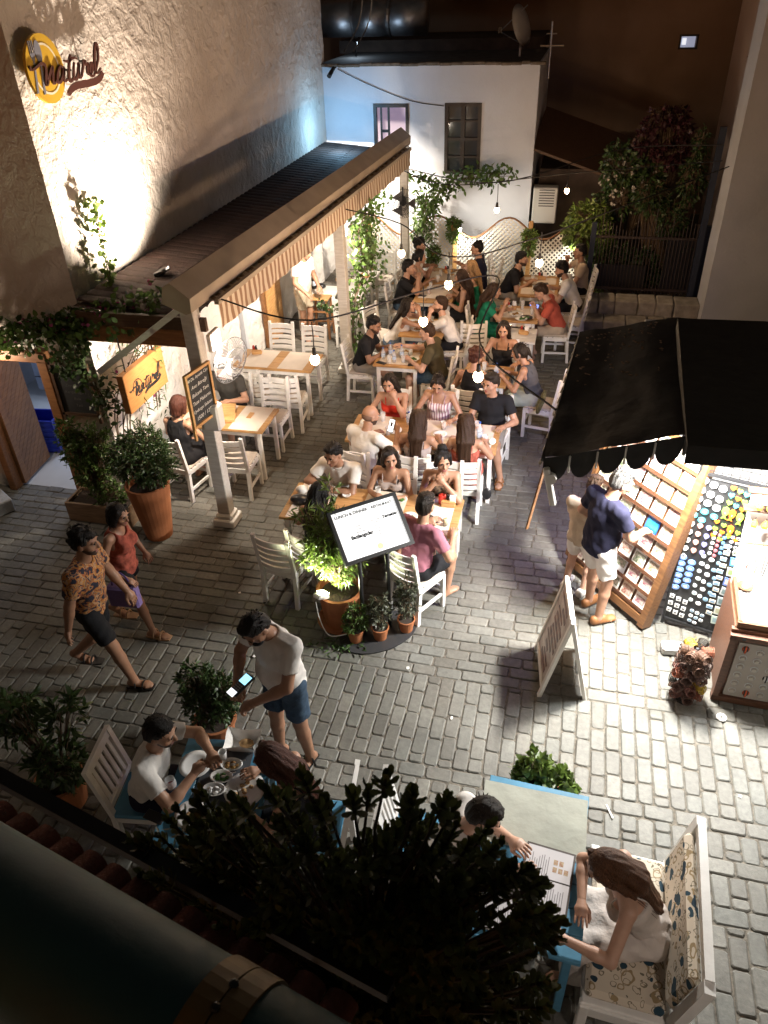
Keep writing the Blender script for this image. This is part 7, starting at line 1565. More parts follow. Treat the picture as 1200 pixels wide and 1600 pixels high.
JTM = Matrix.Translation((1.66, 5.12, 0)) @ Matrix.Rotation(RAD(-3), 4, 'Z')
ring_me = None
for r_ in range(6):
    for c in range(8):
        col = (r_ * 5 + c * 3) % 7; bal = col == 0 or (r_ > 3 and c > 2 and (r_ + c) % 2) or (r_ > 0 and c > 3 and col in (2,))
        p = JTM @ Vector((.12 + .115 * c, -.028, .66 - .10 * r_ - .012 * (c % 2)))
        if bal:
            cc = (r_ + c) % 2; t = thing('keyring', ('orange and black', 'black and white')[cc] + ' balloon keyring, ' + ORD[c] + ' in the ' + ORD[r_] + ' row of the cream panel', 'keyring', p, RAD(-3), 'keyrings on the cream panel'); m = MB(); m.ell((0, 0, 0), (.030, .012, .034), 10, 6); m.cyl((0, 0, -.045), (0, 0, -.030), .009, .012, 6); m.build('balloon', stripe_mat('balloon_%d' % cc, ((.55, .10, .03), (.03, .03, .035))[cc], ((.03, .03, .03), (.6, .6, .58))[cc], 12, 0, 0, .5), t, True)
        else:
            t = thing('keyring', 'thin metal ring keyring, ' + ORD[c] + ' in the ' + ORD[r_] + ' row of the cream panel', 'keyring', p, RAD(-3), 'keyrings on the cream panel'); m = MB(); m.tube([(.030 * math.cos(2 * PI * k / 16), -.004, .030 * math.sin(2 * PI * k / 16)) for k in range(17)], .003, 4); m.build('ring', M_STEEL, t); m = MB(); m.cyl((0, -.004, -.012), (0, -.008, -.012), .018, n=10); m.build('tag', mat('keyring_tag', (.52, .48, .42), .4), t)
# necklaces and bracelets on the tray
for k in range(10):
    p = JTM @ Vector((.18 + .19 * (k % 5), .20 + .22 * (k // 5), .845)); cl_ = ((.35, .33, .3), (.12, .06, .03), (.05, .12, .06), (.4, .3, .1), (.1, .1, .1))[k % 5]; t = thing('necklace', ('silver', 'brown', 'green', 'golden', 'black')[k % 5] + (' necklace laid at the front of the white lit tray' if k < 5 else ' necklace laid at the back of the white lit tray'), 'necklace', p, rnd.uniform(-.5, .5), 'necklaces on the white tray'); m = MB(); m.tube(crom([(.055 * math.cos(a), .085 * math.sin(a), 0) for a in [2 * PI * q / 10 for q in range(11)]], 3), .004, 4); m.build('cord', mat('cord_%d' % (k % 5), cl_, .5), t); m = MB(); m.ell((0, -.09, .004), (.012, .015, .006), 8, 5); m.build('pendant', mat('cord_%d' % ((k + 2) % 5), cl_, .4), t, True)
t = thing('trinket_bowl', 'round beaded trinket bowl at the left corner of the white tray', 'bowl', JTM @ Vector((.12, .56, .845))); m = MB(); m.lathe([(0.001, .002), (.05, .004), (.07, .03), (.064, .03), (.045, .012), (0.001, .01)], n=18); m.build('bowl', M_RACKO, t, True); m = MB(); m.lathe([(0.001, .014), (.03, .014)], n=12); m.build('beads', mat('beads', (.05, .25, .12), .4, col2=(.5, .35, .05), vs=60), t)
for k in range(14):
    p = JTM @ Vector((.10 + .07 * k, .66 - .004 * k, 1.30 - .02 * (k % 3))); t = thing('bead_strand', ('brown', 'sandy', 'black')[k % 3] + ' bead strand, ' + ORDN[k] + ' from the left on the rod behind the tray', 'necklace', p, group='bead strands on the rod'); m = MB(); m.tube(crom([(-.012, 0, 0), (-.014, -.01, -.18), (0, -.012, -.30 - .05 * (k % 3)), (.014, -.01, -.18), (.012, 0, 0)], 4), .004, 4); m.build('strand', mat('strand_%d' % (k % 3), ((.16, .06, .025), (.38, .24, .12), (.02, .018, .015))[k % 3], .5), t)
m = MB(); m.cyl(JTM @ Vector((.02, .60, 1.305)), JTM @ Vector((1.1, .64, 1.32)), .010); tag(m.build('display_rod', M_RACKO), 'pale wooden rod carrying bead strands behind the white tray', 'rod')
M_LANT = mat('orange_lantern', (.7, .25, .03), .5, emit=(1, .35, .05), es=.7)
for r_ in range(2):
    for k in range(6):
        p = JTM @ Vector((.06 + .085 * k, .66, 1.62 - .18 * r_)); t = thing('mini_lantern', 'tiny orange lantern, ' + ORD[k] + ' in the ' + ('upper', 'lower')[r_] + ' row above the bead strands', 'lantern', p, group='tiny orange lanterns'); m = MB(); m.lathe([(0.001, 0), (.026, .004), (.03, .03), (.018, .055), (.006, .075), (0.001, .078)], n=8); m.build('shade', M_LANT, t); m = MB(); m.tube([(0, 0, .075), (0, 0, .10)], .003, 4); m.build('hook', M_BLACK, t)
m = MB()
for z in (1.60, 1.78): m.box((JTM @ Vector((.35, .70, z))), (.8, .10, .012), rz=RAD(-3))
tag(m.build('wall_shelf', M_DARKW), 'dark narrow shelves holding the tiny orange lanterns', 'shelf')
# ------------------------------------------------------------------ hanging tree of bracelets on the paving
BT = thing('bracelet_stand', 'low stand bristling with brown, orange and yellow woven bracelets on the paving', 'bracelet stand', (1.40, 5.06, 0))
m = MB(); m.cyl((0, 0, 0), (0, 0, .62), .014); m.cyl((0, 0, 0), (0, 0, .015), .09); m.build('pole', M_BLACK, BT)
BC = [(.42, .27, .02), (.07, .03, .02), (.20, .05, .02), (.06, .03, .02), (.09, .04, .02), (.03, .025, .02), (.10, .03, .02)]
for lv, (z, n, rr) in enumerate(((.58, 6, .10), (.46, 7, .115), (.33, 7, .12), (.20, 7, .12), (.09, 6, .11))):
    for k in range(n):
        a = 2 * PI * k / n + lv * .4; d = Vector((math.cos(a), math.sin(a), .1)); p0 = Vector((0, 0, z)) + d * .03; sd = d.orthogonal().normalized(); ci = (0 if (lv == 0 and k == 2) or (lv == 3 and k == 5) else rnd.randrange(1, 7))
        m = MB(); u_, v_ = sd, d.cross(sd)
        for q in range(9):
            c = p0 + d * (.012 + .0125 * q) * rr / .11; R_ = .040 + rnd.uniform(-.005, .006); m.tube([c + (u_ * math.cos(2 * PI * w / 12) + v_ * math.sin(2 * PI * w / 12)) * R_ for w in range(13)], .0050, 4)
            if q % 3 == 0: b_ = rnd.uniform(0, 6.28); e = u_ * math.cos(b_) + v_ * math.sin(b_); m.tube([c + e * R_, c + e * (R_ + .035) + d * rnd.uniform(-.01, .02)], .002, 3)
        m.build('bracelet_bundle', mat('bracelet_%d' % ci, BC[ci], .7, var=.3, vs=60), BT)
m = MB(); m.box((0, 0, 0), (.20, .13, .10), rz=.1, bev=.02); tag(m.build('loose_stone', mat('curb_block', (.42, .42, .40), .8, var=.1, vs=10, bump=.3), None, False, (1.33, 5.62, .05)), 'pale loose stone block under the magnet board', 'stone')
m = MB(); m.lathe([(.012, 0), (.045, 0), (.045, .012), (.012, .012), (.012, 0)], n=18); tag(m.build('white_ring', M_WHITE, None, True, (1.70, 4.88, .008)), 'small white ring lying on the paving before the keyring panel', 'ring')
# ------------------------------------------------------------------ A-frame sign
AF = thing('a_frame_sign', 'white A-frame pavement sign with blurred pictures on both faces', 'pavement sign', (.30, 5.14, 0), RAD(97))
M_POST = mat('poster', (.30, .22, .20), .4, col2=(.62, .55, .50), vs=7, detail=8, stretch=(1, 1, 1.5)); 
for s_ in (-1, 1):
    Bd = bpy.data.objects.new('board', None); COL.objects.link(Bd); Bd.parent = AF; Bd.location = (0, s_ * .20, 0); Bd.rotation_euler = (RAD(12.5 * s_), 0, 0)
    m = MB()
    for c, d in (((-.29, 0, .46), (.05, .035, .96)), ((.29, 0, .46), (.05, .035, .96)), ((0, 0, .925), (.53, .035, .05)), ((0, 0, .10), (.53, .035, .05))): m.box(c, d, bev=.005)
    m.build('frame', M_WHITE, Bd); m = MB(); m.box((0, .0, .51), (.53, .016, .78)); m.build('poster', M_POST, Bd)
    m = MB(); rr = random.Random(5 + s_)
    for k in range(11): w = rr.uniform(.12, .4); m.box((rr.uniform(-.06, .06), .010 * s_, .84 - .065 * k), (w, .004, rr.uniform(.012, .045)))
    m.build('print', mat('poster_print', (.07, .055, .07), .4, col2=(.30, .16, .12), vs=20), Bd)
# ------------------------------------------------------------------ lit menu stand
MS = thing('menu_stand', 'black framed menu stand glowing white on two black poles', 'menu stand', (-1.49, 5.32, 0), RAD(40))
M_SCR = mat('menu_screen', (.5, .5, .5), .6, emit=(1, .99, .97), es=.80)
Hd = bpy.data.objects.new('sign_box', None)
def mpart(nm, mt, par, *bs, bev=0.0):
    m = MB()
    for b_ in bs: m.box(b_[0], b_[1], bev=bev)
    return m.build(nm, mt, par)
COL.objects.link(Hd); Hd.parent = MS; Hd.location = (.0, .06, 1.26); Hd.rotation_euler = (RAD(42), 0, 0)
mpart('casing', M_BLACK, Hd, ((0, 0, -.02), (.70, .52, .04)), bev=.006); mpart('rim', M_BLACK, Hd, ((0, .245, .008), (.70, .032, .02)), ((0, -.245, .008), (.70, .032, .02)), ((-.334, 0, .008), (.032, .46, .02)), ((.334, 0, .008), (.032, .46, .02))); mpart('screen', M_SCR, Hd, ((0, 0, .001), (.636, .458, .004)))
GT_ = mat('grey_print', (.006, .006, .007), .9, spec=.1); 
M_PP = mat('pale_print', (.04, .04, .042), .9, spec=.1)
text(Hd, 'LUNCH & DINNER', (-.13, .185, .0045), .040, GT_, shear=0, bold=.0012); text(Hd, 'RESTAURANT', (.18, .185, .0045), .034, GT_, shear=0, bold=.0012)
text(Hd, 'Başlangıçlar', (-.10, -.035, .0045), .046, GT_, shear=.1, bold=.0022); text(Hd, 'Yemekler', (.22, .07, .0045), .040, GT_, shear=.1, bold=.002)
for k in range(6): text(Hd, ('tavuk ızgara', 'köfte', 'balık tava', 'makarna', 'salata', 'tatlılar')[k], (.075, .07 - .028 * k, .0045), .022, M_PP, shear=0)
for k in range(3): text(Hd, ('humus', 'haydari', 'zeytinyağlı')[k], (-.10, .06 - .028 * k, .0045), .022, M_PP, shear=0)
m = MB(); m.prism(disc_poly(.028, .028, 18), .003); o = m.build('emblem', mat('emblem_y', (.75, .52, .25), .5, emit=(1, .62, .25), es=.5), Hd); o.location = (.03, -.18, .0035)
for x in (-.15, .14): m = MB(); m.cyl((x, .02, .01), (x, .02, 1.18), .020, n=10); m.build('pole', M_BLACK, MS, True)
m = MB(); m.lathe([(0.001, 0), (.36, 0), (.36, .015), (0.001, .018)], n=30); o = m.build('base_plate', mat('base_black', (.03, .03, .032), .5), MS); o.scale = (1.15, .75, 1)

t = thing('wall_floodlight', 'floodlight hidden behind the canopies that washes the terrace walls', 'floodlight', (2.36, 8.9, 1.75)); m = MB(); m.box((0, 0, 0), (.06, .22, .18), bev=.01); m.build('housing', M_BLACK, t); m = MB(); m.box((.16, 0, -.05), (.28, .04, .06)); m.build('bracket', M_BLACK, t)


r = random.Random(23); m = MB()
for k in range(90):
    x = r.uniform(.12, .85); y = 7.15 - r.random() ** 2 * 1.1; m.box((x, y, ch_(x) + .012), (r.uniform(.008, .03), r.uniform(.008, .02), .005), rz=r.uniform(0, 3))
part(m, 'fallen_petals', mat('dry_petals', (.16, .10, .07), .9, var=.4, vs=30), CN, kind='stuff')
for x in (.55, 1.15):
    m = MB(); m.tube([(x + .2 * q / 8, YA + .1 + (YB - YA - .5) * q / 8, ch_(x) - .03) for q in range(9)], .010, 5); part(m, 'canopy_rib', M_BLACK, CN)
# ================================================================== PLANTS
def leaf_mat(name, c, c2=None, rough=.45):
    m = bpy.data.materials.new(name); m.use_nodes = True; n = m.node_tree.nodes; L = m.node_tree.links; b = n['Principled BSDF']; b.inputs['Roughness'].default_value = rough
    at = n.new('ShaderNodeAttribute'); at.attribute_name = 'tone'; rp = n.new('ShaderNodeValToRGB'); c2 = c2 or tuple(min(1, x * 1.9) for x in c)
    rp.color_ramp.elements[0].color = (*[x * .6 for x in c], 1); rp.color_ramp.elements[1].color = (*c2, 1); L.new(at.outputs['Fac'], rp.inputs[0]); L.new(rp.outputs[0], b.inputs['Base Color'])
    tr = n.new('ShaderNodeBsdfTranslucent'); L.new(rp.outputs[0], tr.inputs[0]); mx = n.new('ShaderNodeMixShader'); mx.inputs[0].default_value = .25; L.new(b.outputs[0], mx.inputs[1]); L.new(tr.outputs[0], mx.inputs[2]); L.new(mx.outputs[0], n['Material Output'].inputs[0]); return m
L_DARK = leaf_mat('leaf_dark', (.034, .064, .017)); L_MID = leaf_mat('leaf_mid', (.065, .115, .025)); L_PALE = leaf_mat('leaf_pale', (.10, .15, .03)); L_RED = leaf_mat('leaf_red', (.05, .015, .02)); L_BUSH = leaf_mat('leaf_bush', (.045, .068, .020), (.11, .14, .045), .5); L_PINK = leaf_mat('bract_pink', (.35, .03, .16), (.55, .10, .30)); L_WHT = leaf_mat('petal_white', (.45, .42, .36), (.6, .56, .5)); L_GREY = leaf_mat('leaf_grey', (.05, .06, .035), (.13, .14, .09))
M_TWIG = mat('twig', (.10, .065, .035), .8, var=.3, vs=20); M_TERRA = mat('terracotta', (.36, .13, .05), .75, var=.15, vs=5, bump=.08, bs=30); M_SOIL = mat('soil', (.03, .02, .014), .95, bump=.5, bs=40)
class Leaves:
    def __init__(s, seed): s.v = []; s.f = []; s.t = []; s.r = random.Random(seed)
    def leaf(s, p, d, L, W, up=None, curl=.15, prof=((0, .12, 0), (.35, 1, .02), (.7, .8, -.05), (1, .05, None))):
        r = s.r; d = Vector(d).normalized(); side = d.cross(Vector(up) if up else Vector((r.uniform(-1, 1), r.uniform(-1, 1), r.uniform(-.2, 1))))
        if side.length < 1e-3: side = d.orthogonal()
        side.normalize(); nn = side.cross(d); o = len(s.v); p = Vector(p); t = r.random()
        for f, w, c in prof:
            c = -curl if c is None else c
            for q in (-1, 1): s.v.append(p + d * (L * f) + side * (W / 2 * w * q) + nn * (L * c + W * .10 * (w > .5)))
        s.f += [(o, o + 1, o + 3, o + 2), (o + 2, o + 3, o + 5, o + 4), (o + 4, o + 5, o + 7, o + 6)]; s.t += [t] * 8
    def build(s, name, mt, parent=None, kind=None):
        me = bpy.data.meshes.new(name); me.from_pydata([tuple(p) for p in s.v], [], s.f); me.materials.append(mt); a = me.attributes.new('tone', 'FLOAT', 'POINT'); a.data.foreach_set('value', s.t); me.polygons.foreach_set('use_smooth', [True] * len(s.f))
        return link(name, me, parent, kind=kind)
def rv(r): 
    while True:
        v = Vector((r.uniform(-1, 1), r.uniform(-1, 1), r.uniform(-1, 1)))
        if .05 < v.length < 1: return v
def bushy(t, centers, n_tw, per, L, W, mt, seed, base=(0, 0, 0), droop=0.0, twig_r=.004, name='foliage'):
    """twigs grow from base into lumps (cx,cy,cz,rx,ry,rz); leaves sit along each twig's outer half"""
    r = random.Random(seed); lv = Leaves(seed); tw = MB(); B = Vector(base); tot = sum(c[3] * c[4] * c[5] for c in centers)
    for c in centers:
        for _ in range(max(2, int(n_tw * c[3] * c[4] * c[5] / tot))):
            v = rv(r); v = v.normalized() * (v.length ** .45); tip = Vector(c[:3]) + Vector((v.x * c[3], v.y * c[4], v.z * c[5])); mid = Vector(c[:3]) + Vector((v.x * c[3], v.y * c[4], v.z * c[5] * .6)) * .45
            pts = crom([B.lerp(mid, .35) * .5 + B * .5, mid, tip], 4); tw.tube(pts, twig_r, 3, twig_r * .4); dirn = (tip - mid).normalized()
            for k in range(per):
                f = .35 + .65 * (k + r.random()) / per; p = mid.lerp(tip, f) if f < 1 else tip; a = rv(r).normalized(); d = (dirn * .7 + a * .9 + Vector((0, 0, -droop))).normalized(); lv.leaf(p, d, L * r.uniform(.65, 1.2), W * r.uniform(.7, 1.2))
    tw.build('twigs', M_TWIG, t); return lv.build(name, mt, t)
def pot(t, r0, r1, h, rim=True, mt=None, soil=True):
    m = MB(); m.lathe([(0.001, 0), (r0, 0), (r1 * .97, h * .93)] + ([(r1 * 1.04, h * .93), (r1 * 1.04, h)] if rim else [(r1, h)]) + [(r1 * .9, h), (r1 * .86, h * .88), (0.001, h * .88)], n=28); m.build('pot', mt or M_TERRA, t, False)
    if soil: m = MB(); m.lathe([(0.001, h * .90), (r1 * .85, h * .885)], n=16); m.build('soil', M_SOIL, t)
for o in ():
    pass
# big terracotta pot with round bush
t = thing('potted_bush', 'tall smooth terracotta pot with a round dense dark bush under the wooden sign', 'potted plant', (-4.46, 6.42, 0)); pot(t, .155, .255, .74, False)
bushy(t, [(0, 0, 1.06, .40, .38, .34), (-.22, .05, 1.0, .28, .26, .24), (.20, -.05, 1.0, .28, .26, .24), (0, .1, 1.22, .26, .26, .22)], 620, 9, .055, .017, L_DARK, 11, (0, 0, .66))
# planter box and its shrub
t = thing('planter_box', 'low wooden planter box with a tall bushy shrub against the wall', 'planter', (-5.28, 6.66, 0)); m = MB()
for c, d in (((0, -.17, .13), (.86, .03, .26)), ((0, .17, .13), (.86, .03, .26)), ((-.415, 0, .13), (.03, .31, .26)), ((.415, 0, .13), (.03, .31, .26))): m.box(c, d)
m.build('box', wood_mat('planter_wood', (.20, .13, .08), (.32, .22, .14)), t); m = MB(); m.box((0, 0, .21), (.80, .31, .02)); m.build('soil', M_SOIL, t)
bushy(t, [(-.08, 0, .95, .34, .26, .30), (-.02, 0, .60, .26, .24, .30), (.12, -.02, .34, .26, .2, .16), (-.22, 0, 1.18, .16, .16, .18), (.1, 0, 1.1, .24, .2, .2)], 420, 8, .062, .020, L_MID, 12, (0, 0, .2))
# tall lit plant in pot
t = thing('potted_shrub', 'tall leafy shrub in a terracotta pot lit from below beside the menu stand', 'potted plant', (-1.90, 5.42, 0)); pot(t, .165, .225, .43)
m = MB(); m.lathe([(0.001, 0), (.23, 0), (.25, .035), (.235, .035), (.215, .008), (0.001, .008)], n=24); m.build('saucer', M_TERRA, t)
bushy(t, [(0, 0, .72, .20, .20, .22), (-.10, 0, 1.02, .22, .22, .26), (.08, 0, 1.08, .22, .2, .26), (-.30, .05, 1.22, .14, .14, .14), (-.02, 0, 1.38, .13, .12, .20), (0, 0, 1.62, .08, .08, .16), (.18, -.05, .85, .12, .12, .14), (-.22, .0, .82, .14, .14, .16)], 250, 8, .088, .019, L_PALE, 13, (0, 0, .36), .15)
fl = thing('pot_lamp', 'pale floodlight clipped to the rim of the lit terracotta pot', 'floodlight', (-2.03, 5.24, .46), RAD(-25)); m = MB(); m.box((0, 0, 0), (.10, .16, .045), rx=RAD(-30), bev=.012); m.build('housing', M_WHITE, fl); m = MB(); m.box((.0, .03, .028), (.085, .10, .008), rx=RAD(-30)); m.build('led_panel', mat('green_led', (1, 1, .8), .4, emit=(.97, 1, .62), es=14), fl)
m = MB(); m.tube(crom([(0, -.08, -.02), (.05, -.10, -.2), (.16, -.1, -.36), (.30, .0, -.34)], 6), .005, 5); m.build('cable', M_WHITE, fl)
for k, (x, y, h_, l) in enumerate(((-1.68, 5.16, .40, 'small terracotta pot plant left of the menu stand poles'), (-1.45, 5.24, .52, 'small terracotta pot plant between the menu stand poles'), (-1.22, 5.40, .62, 'small terracotta pot plant right of the menu stand poles'))):
    t = thing('small_pot_plant', l, 'potted plant', (x, y, .018), group='three small pots on the menu stand base'); pot(t, .062, .088, .145); bushy(t, [(0, 0, h_ * .62, .13, .13, h_ * .36), (.02, 0, h_ * .95, .10, .10, h_ * .22)], 90, 9, .048, .014, (L_MID, L_GREY, L_GREY)[k], 20 + k, (0, 0, .13))
# bushes along the foreground
t = thing('foreground_shrub', 'dark round shrub just behind the blue table of the couple', 'shrub', (-2.55, 3.78, 0)); pot(t, .13, .18, .26); bushy(t, [(0, 0, .50, .26, .24, .26), (.16, 0, .62, .14, .14, .20), (-.1, 0, .68, .18, .18, .18)], 260, 9, .058, .019, L_DARK, 31, (0, 0, .24))
t = thing('small_geranium', 'round leaved small plant at the edge of the clothed foreground table', 'potted plant', (.21, 3.56, 0)); t.scale = (1.25, 1.25, 1.3); pot(t, .10, .14, .24); bushy(t, [(-.05, 0, .40, .13, .12, .14), (.10, 0, .36, .10, .10, .12), (-.06, .0, .54, .08, .08, .08)], 110, 7, .050, .045, L_PALE, 32, (0, 0, .22))
t = thing('oleander', 'thin glossy leaved plant in the dark lower left corner', 'shrub', (-3.50, 2.95, 0)); pot(t, .14, .19, .30); bushy(t, [(-.30, .1, .85, .28, .22, .20), (.18, .1, .95, .16, .16, .22), (.05, 0, .50, .26, .22, .24), (-.1, 0, 1.10, .14, .14, .14)], 150, 8, .095, .030, L_DARK, 33, (0, 0, .28))
m = Leaves(44)
for _ in range(90): a = m.r.uniform(0, 6.28); q = m.r.uniform(0, .22); p = (-1.80 + q * 1.3 * math.cos(a), 5.02 + q * .6 * math.sin(a), .006 + m.r.uniform(0, .02)); m.leaf(p, (m.r.uniform(-1, 1), m.r.uniform(-1, 1), .15), .06, .018)
tag(m.build('fallen_leaves', L_DARK, None, 'stuff'), 'fallen green leaves on the paving under the lit pot', 'leaves')
# climbing plants
def vine(label, pts, n, L, W, mt, seed, spread=.12, extra=None, cat='climbing plant', name='climbing_plant', stems=3):
    t = thing(name, label, cat, pts[0]); r = random.Random(seed); lv = Leaves(seed); fl = Leaves(seed + 1); tw = MB(); P0 = Vector(pts[0])
    for s_ in range(stems):
        pp = [Vector(p) - P0 + rv(r) * spread * (.4 if i else 0) for i, p in enumerate(pts)]; c = crom(pp, 8); tw.tube(c, .008, 4, .004)
        for _ in range(n // stems):
            p = c[r.randrange(len(c))] + rv(r) * spread; lv.leaf(p, rv(r) + Vector((0, 0, -.3)), L * r.uniform(.6, 1.2), W * r.uniform(.7, 1.2))
            if extra and r.random() < extra[1]:
                for _ in range(3): fl.leaf(p + rv(r) * .05, rv(r), .045, .035)
    tw.build('stems', M_TWIG, t); lv.build('foliage', mt, t)
    if extra and fl.v: fl.build('flowers', extra[0], t, 'stuff')
    return t
vine('bougainvillea with a few pink bracts climbing up the lit stone wall', [(-5.0, 7.25, 2.35), (-5.02, 7.5, 2.75), (-5.05, 7.55, 3.15), (-5.08, 7.62, 3.5)], 150, .085, .06, L_PALE, 51, .09, (L_PINK, .03), stems=2)
vine('dense bougainvillea with magenta flowers over the corner of the stone building', [(-5.4, 6.9, 2.35), (-5.0, 6.95, 2.45), (-4.6, 7.0, 2.52), (-4.15, 7.1, 2.60)], 520, .085, .06, L_MID, 52, .22, (L_PINK, .10), stems=5)
vine('leafy creeper hanging along the wall over the brown door', [(-5.1, 6.85, 2.40), (-5.6, 6.88, 2.30), (-6.1, 6.88, 2.18), (-6.55, 6.88, 2.25), (-6.95, 6.85, 1.85)], 700, .09, .065, L_MID, 53, .20, (L_PINK, .02), stems=5)
vine('creeper tumbling over the wall blackboard', [(-5.15, 6.82, 2.35), (-5.2, 6.82, 2.05), (-5.45, 6.84, 1.95), (-5.1, 6.78, 1.75), (-4.95, 6.75, 1.45)], 420, .075, .05, L_DARK, 54, .17, stems=5)
vine('thin leaved oleander branches behind the wooden sign', [(-5.0, 6.9, .3), (-4.95, 6.95, 1.2), (-4.75, 7.1, 1.75), (-4.7, 7.5, 2.0), (-4.75, 7.4, 1.2)], 320, .11, .018, L_DARK, 55, .24, (L_PINK, .015), stems=6)
vine('ivy climbing up the middle awning post', [(-3.42, 11.6, .2), (-3.45, 11.8, .9), (-3.30, 12.1, 1.4), (-3.35, 11.9, 1.9), (-3.25, 12.2, 2.3)], 640, .085, .06, L_MID, 56, .22, stems=6)
vine('ivy branch straggling to the left of the middle awning post', [(-3.42, 11.6, 1.0), (-3.7, 11.5, .95), (-3.95, 11.5, 1.05)], 70, .07, .05, L_DARK, 57, .08, stems=2)
vine('leafy plant between the middle and far awning posts', [(-3.9, 14.6, .3), (-3.9, 14.7, 1.0), (-4.0, 14.8, 1.6), (-3.8, 14.9, 2.1)], 620, .10, .06, L_MID, 58, .34, stems=6)
vine('vine arching over the white house wall under its right window', [(-3.1, 15.7, 1.0), (-2.9, 15.8, 1.6), (-2.5, 15.9, 1.95), (-1.9, 15.95, 2.1), (-1.4, 15.9, 2.1)], 520, .12, .065, L_MID, 59, .22, stems=5)
vine('long leaved vine falling over the trellis left of the bright lamp', [(-2.9, 15.4, 1.9), (-2.95, 15.4, 1.5), (-3.0, 15.38, 1.1)], 420, .14, .04, L_MID, 60, .26, stems=5)
vine('vine sprig reaching from the far floodlight to the window', [(-3.2, 15.3, 2.2), (-2.9, 15.5, 2.15), (-2.6, 15.6, 1.95)], 90, .12, .06, L_MID, 61, .12, stems=2)
for x, z, n, mt, l in ((-2.34, 1.30, 120, L_MID, 'hanging plant in a pot on the trellis post beside the bright lamp'), (-.85, 1.10, 160, L_PALE, 'fern like plant hanging on the right trellis post'), (-2.75, .75, 130, L_MID, 'round fern hanging low on the trellis behind the curly haired man'), (-4.1, .85, 170, L_MID, 'hanging plant on the leftmost trellis post')):
    t = thing('hanging_plant', l, 'hanging plant', (x, 15.36, z)); m = MB(); m.lathe([(0.001, -.10), (.06, -.10), (.09, .02), (.08, .02), (0.001, .0)], n=14); m.build('pot', M_TERRA, t); bushy(t, [(0, -.02, .06, .16, .12, .12), (0, -.05, -.14, .14, .08, .22)], n, 7, .075, .022, mt, int(n + x * 10), (0, 0, 0), .7)
t = thing('creeper_bush', 'yellow green creeper bush over the right end of the trellis', 'shrub', (.22, 15.3, 0)); bushy(t, [(0, 0, 1.55, .42, .26, .30), (-.15, 0, 1.25, .36, .22, .30), (.3, -.05, 1.1, .22, .22, .5), (.35, -.1, .6, .16, .2, .5)], 420, 8, .10, .035, L_PALE, 71, (.2, 0, 0), .5)
t = thing('flowering_shrub', 'tall dark shrub dotted with white flowers behind the railing', 'shrub', (.75, 15.7, 0)); bushy(t, [(0, 0, 2.35, .50, .4, .5), (.45, 0, 2.15, .45, .4, .45), (-.1, 0, 1.75, .4, .3, .4)], 300, 8, .10, .045, L_DARK, 72, (.1, 0, 0), .3)
fl2 = Leaves(73)
for _ in range(60):
    v = rv(fl2.r); p = Vector((.15 + v.x * .6, v.y * .4 - .15, 2.15 + v.z * .55))
    for _ in range(4): fl2.leaf(p + rv(fl2.r) * .02, rv(fl2.r), .05, .04)
fl2.build('flowers', L_WHT, t, 'stuff')
t = thing('red_shrub', 'dark red leaved shrub behind the railing near the pink house', 'shrub', (1.35, 15.6, 0)); bushy(t, [(0, 0, 3.0, .5, .35, .4), (.2, 0, 2.6, .4, .35, .3), (-.3, 0, 2.75, .3, .3, .2)], 240, 8, .10, .06, L_RED, 74, (.1, 0, 0), .2, .01)
t = thing('trumpet_vine', 'tall feathery vine along the blue pole by the grey house corner', 'climbing plant', (1.9, 15.0, 0)); bushy(t, [(0, 0, 2.3, .25, .25, .5), (.02, 0, 2.8, .16, .2, .35), (-.2, 0, 1.6, .3, .3, .4), (.1, -.1, 1.1, .2, .15, .25), (-.6, .2, 1.9, .4, .3, .3)], 300, 9, .10, .03, L_DARK, 75, (0, 0, 0), .4, .01)
t = thing('railing_shrub', 'dark leafy mass behind the iron railing', 'shrub', (.9, 15.1, 0)); bushy(t, [(-.2, 0, .8, .5, .2, .4), (.5, 0, .7, .5, .2, .4)], 200, 8, .10, .05, L_DARK, 76, (0, 0, 0))
# near bush under the viewpoint
t = thing('terrace_bush', 'big dark bush of thick leaf rosettes right below the viewpoint', 'shrub', (-.28, .80, 3.16)); t.scale = (.8, .8, .8); pot(t, .20, .28, .3, True, mat('ochre_pot', (.30, .16, .04), .7))
r = random.Random(91); lv = Leaves(91); tw = MB(); NT = 0
LUMP = [(-.50, 0, .70, .20, .16, .26), (-.55, 0, .45, .2, .2, .3), (-.25, .0, .25, .35, .22, .3), (-.28, 0, .76, .34, .22, .32), (.02, .0, .90, .30, .20, .28), (.22, 0, .88, .24, .20, .24), (.30, 0, .70, .22, .22, .34), (-.05, 0, .62, .42, .24, .36), (-.42, .05, .62, .18, .16, .22), (.05, .02, .30, .40, .22, .35), (.36, 0, .30, .15, .2, .30)]
SPR = [(-.14, .02, 1.24), (-.02, .02, 1.20), (.07, 0, 1.33), (.13, .0, 1.28), (.20, .02, 1.26), (-.24, .02, 1.16), (.32, 0, 1.14), (.40, 0, 1.08), (.44, 0, 1.04), (-.32, .0, 1.12), (-.44, 0, .98), (.46, 0, .92), (-.5, 0, .86), (.44, 0, .70), (.47, 0, .50)]
tips = []
for c in LUMP:
    for _ in range(58): v = rv(r); v = v.normalized() * v.length ** .4; tips.append(Vector(c[:3]) + Vector((v.x * c[3], v.y * c[4], v.z * c[5])))
tips += [Vector(q) for q in SPR]
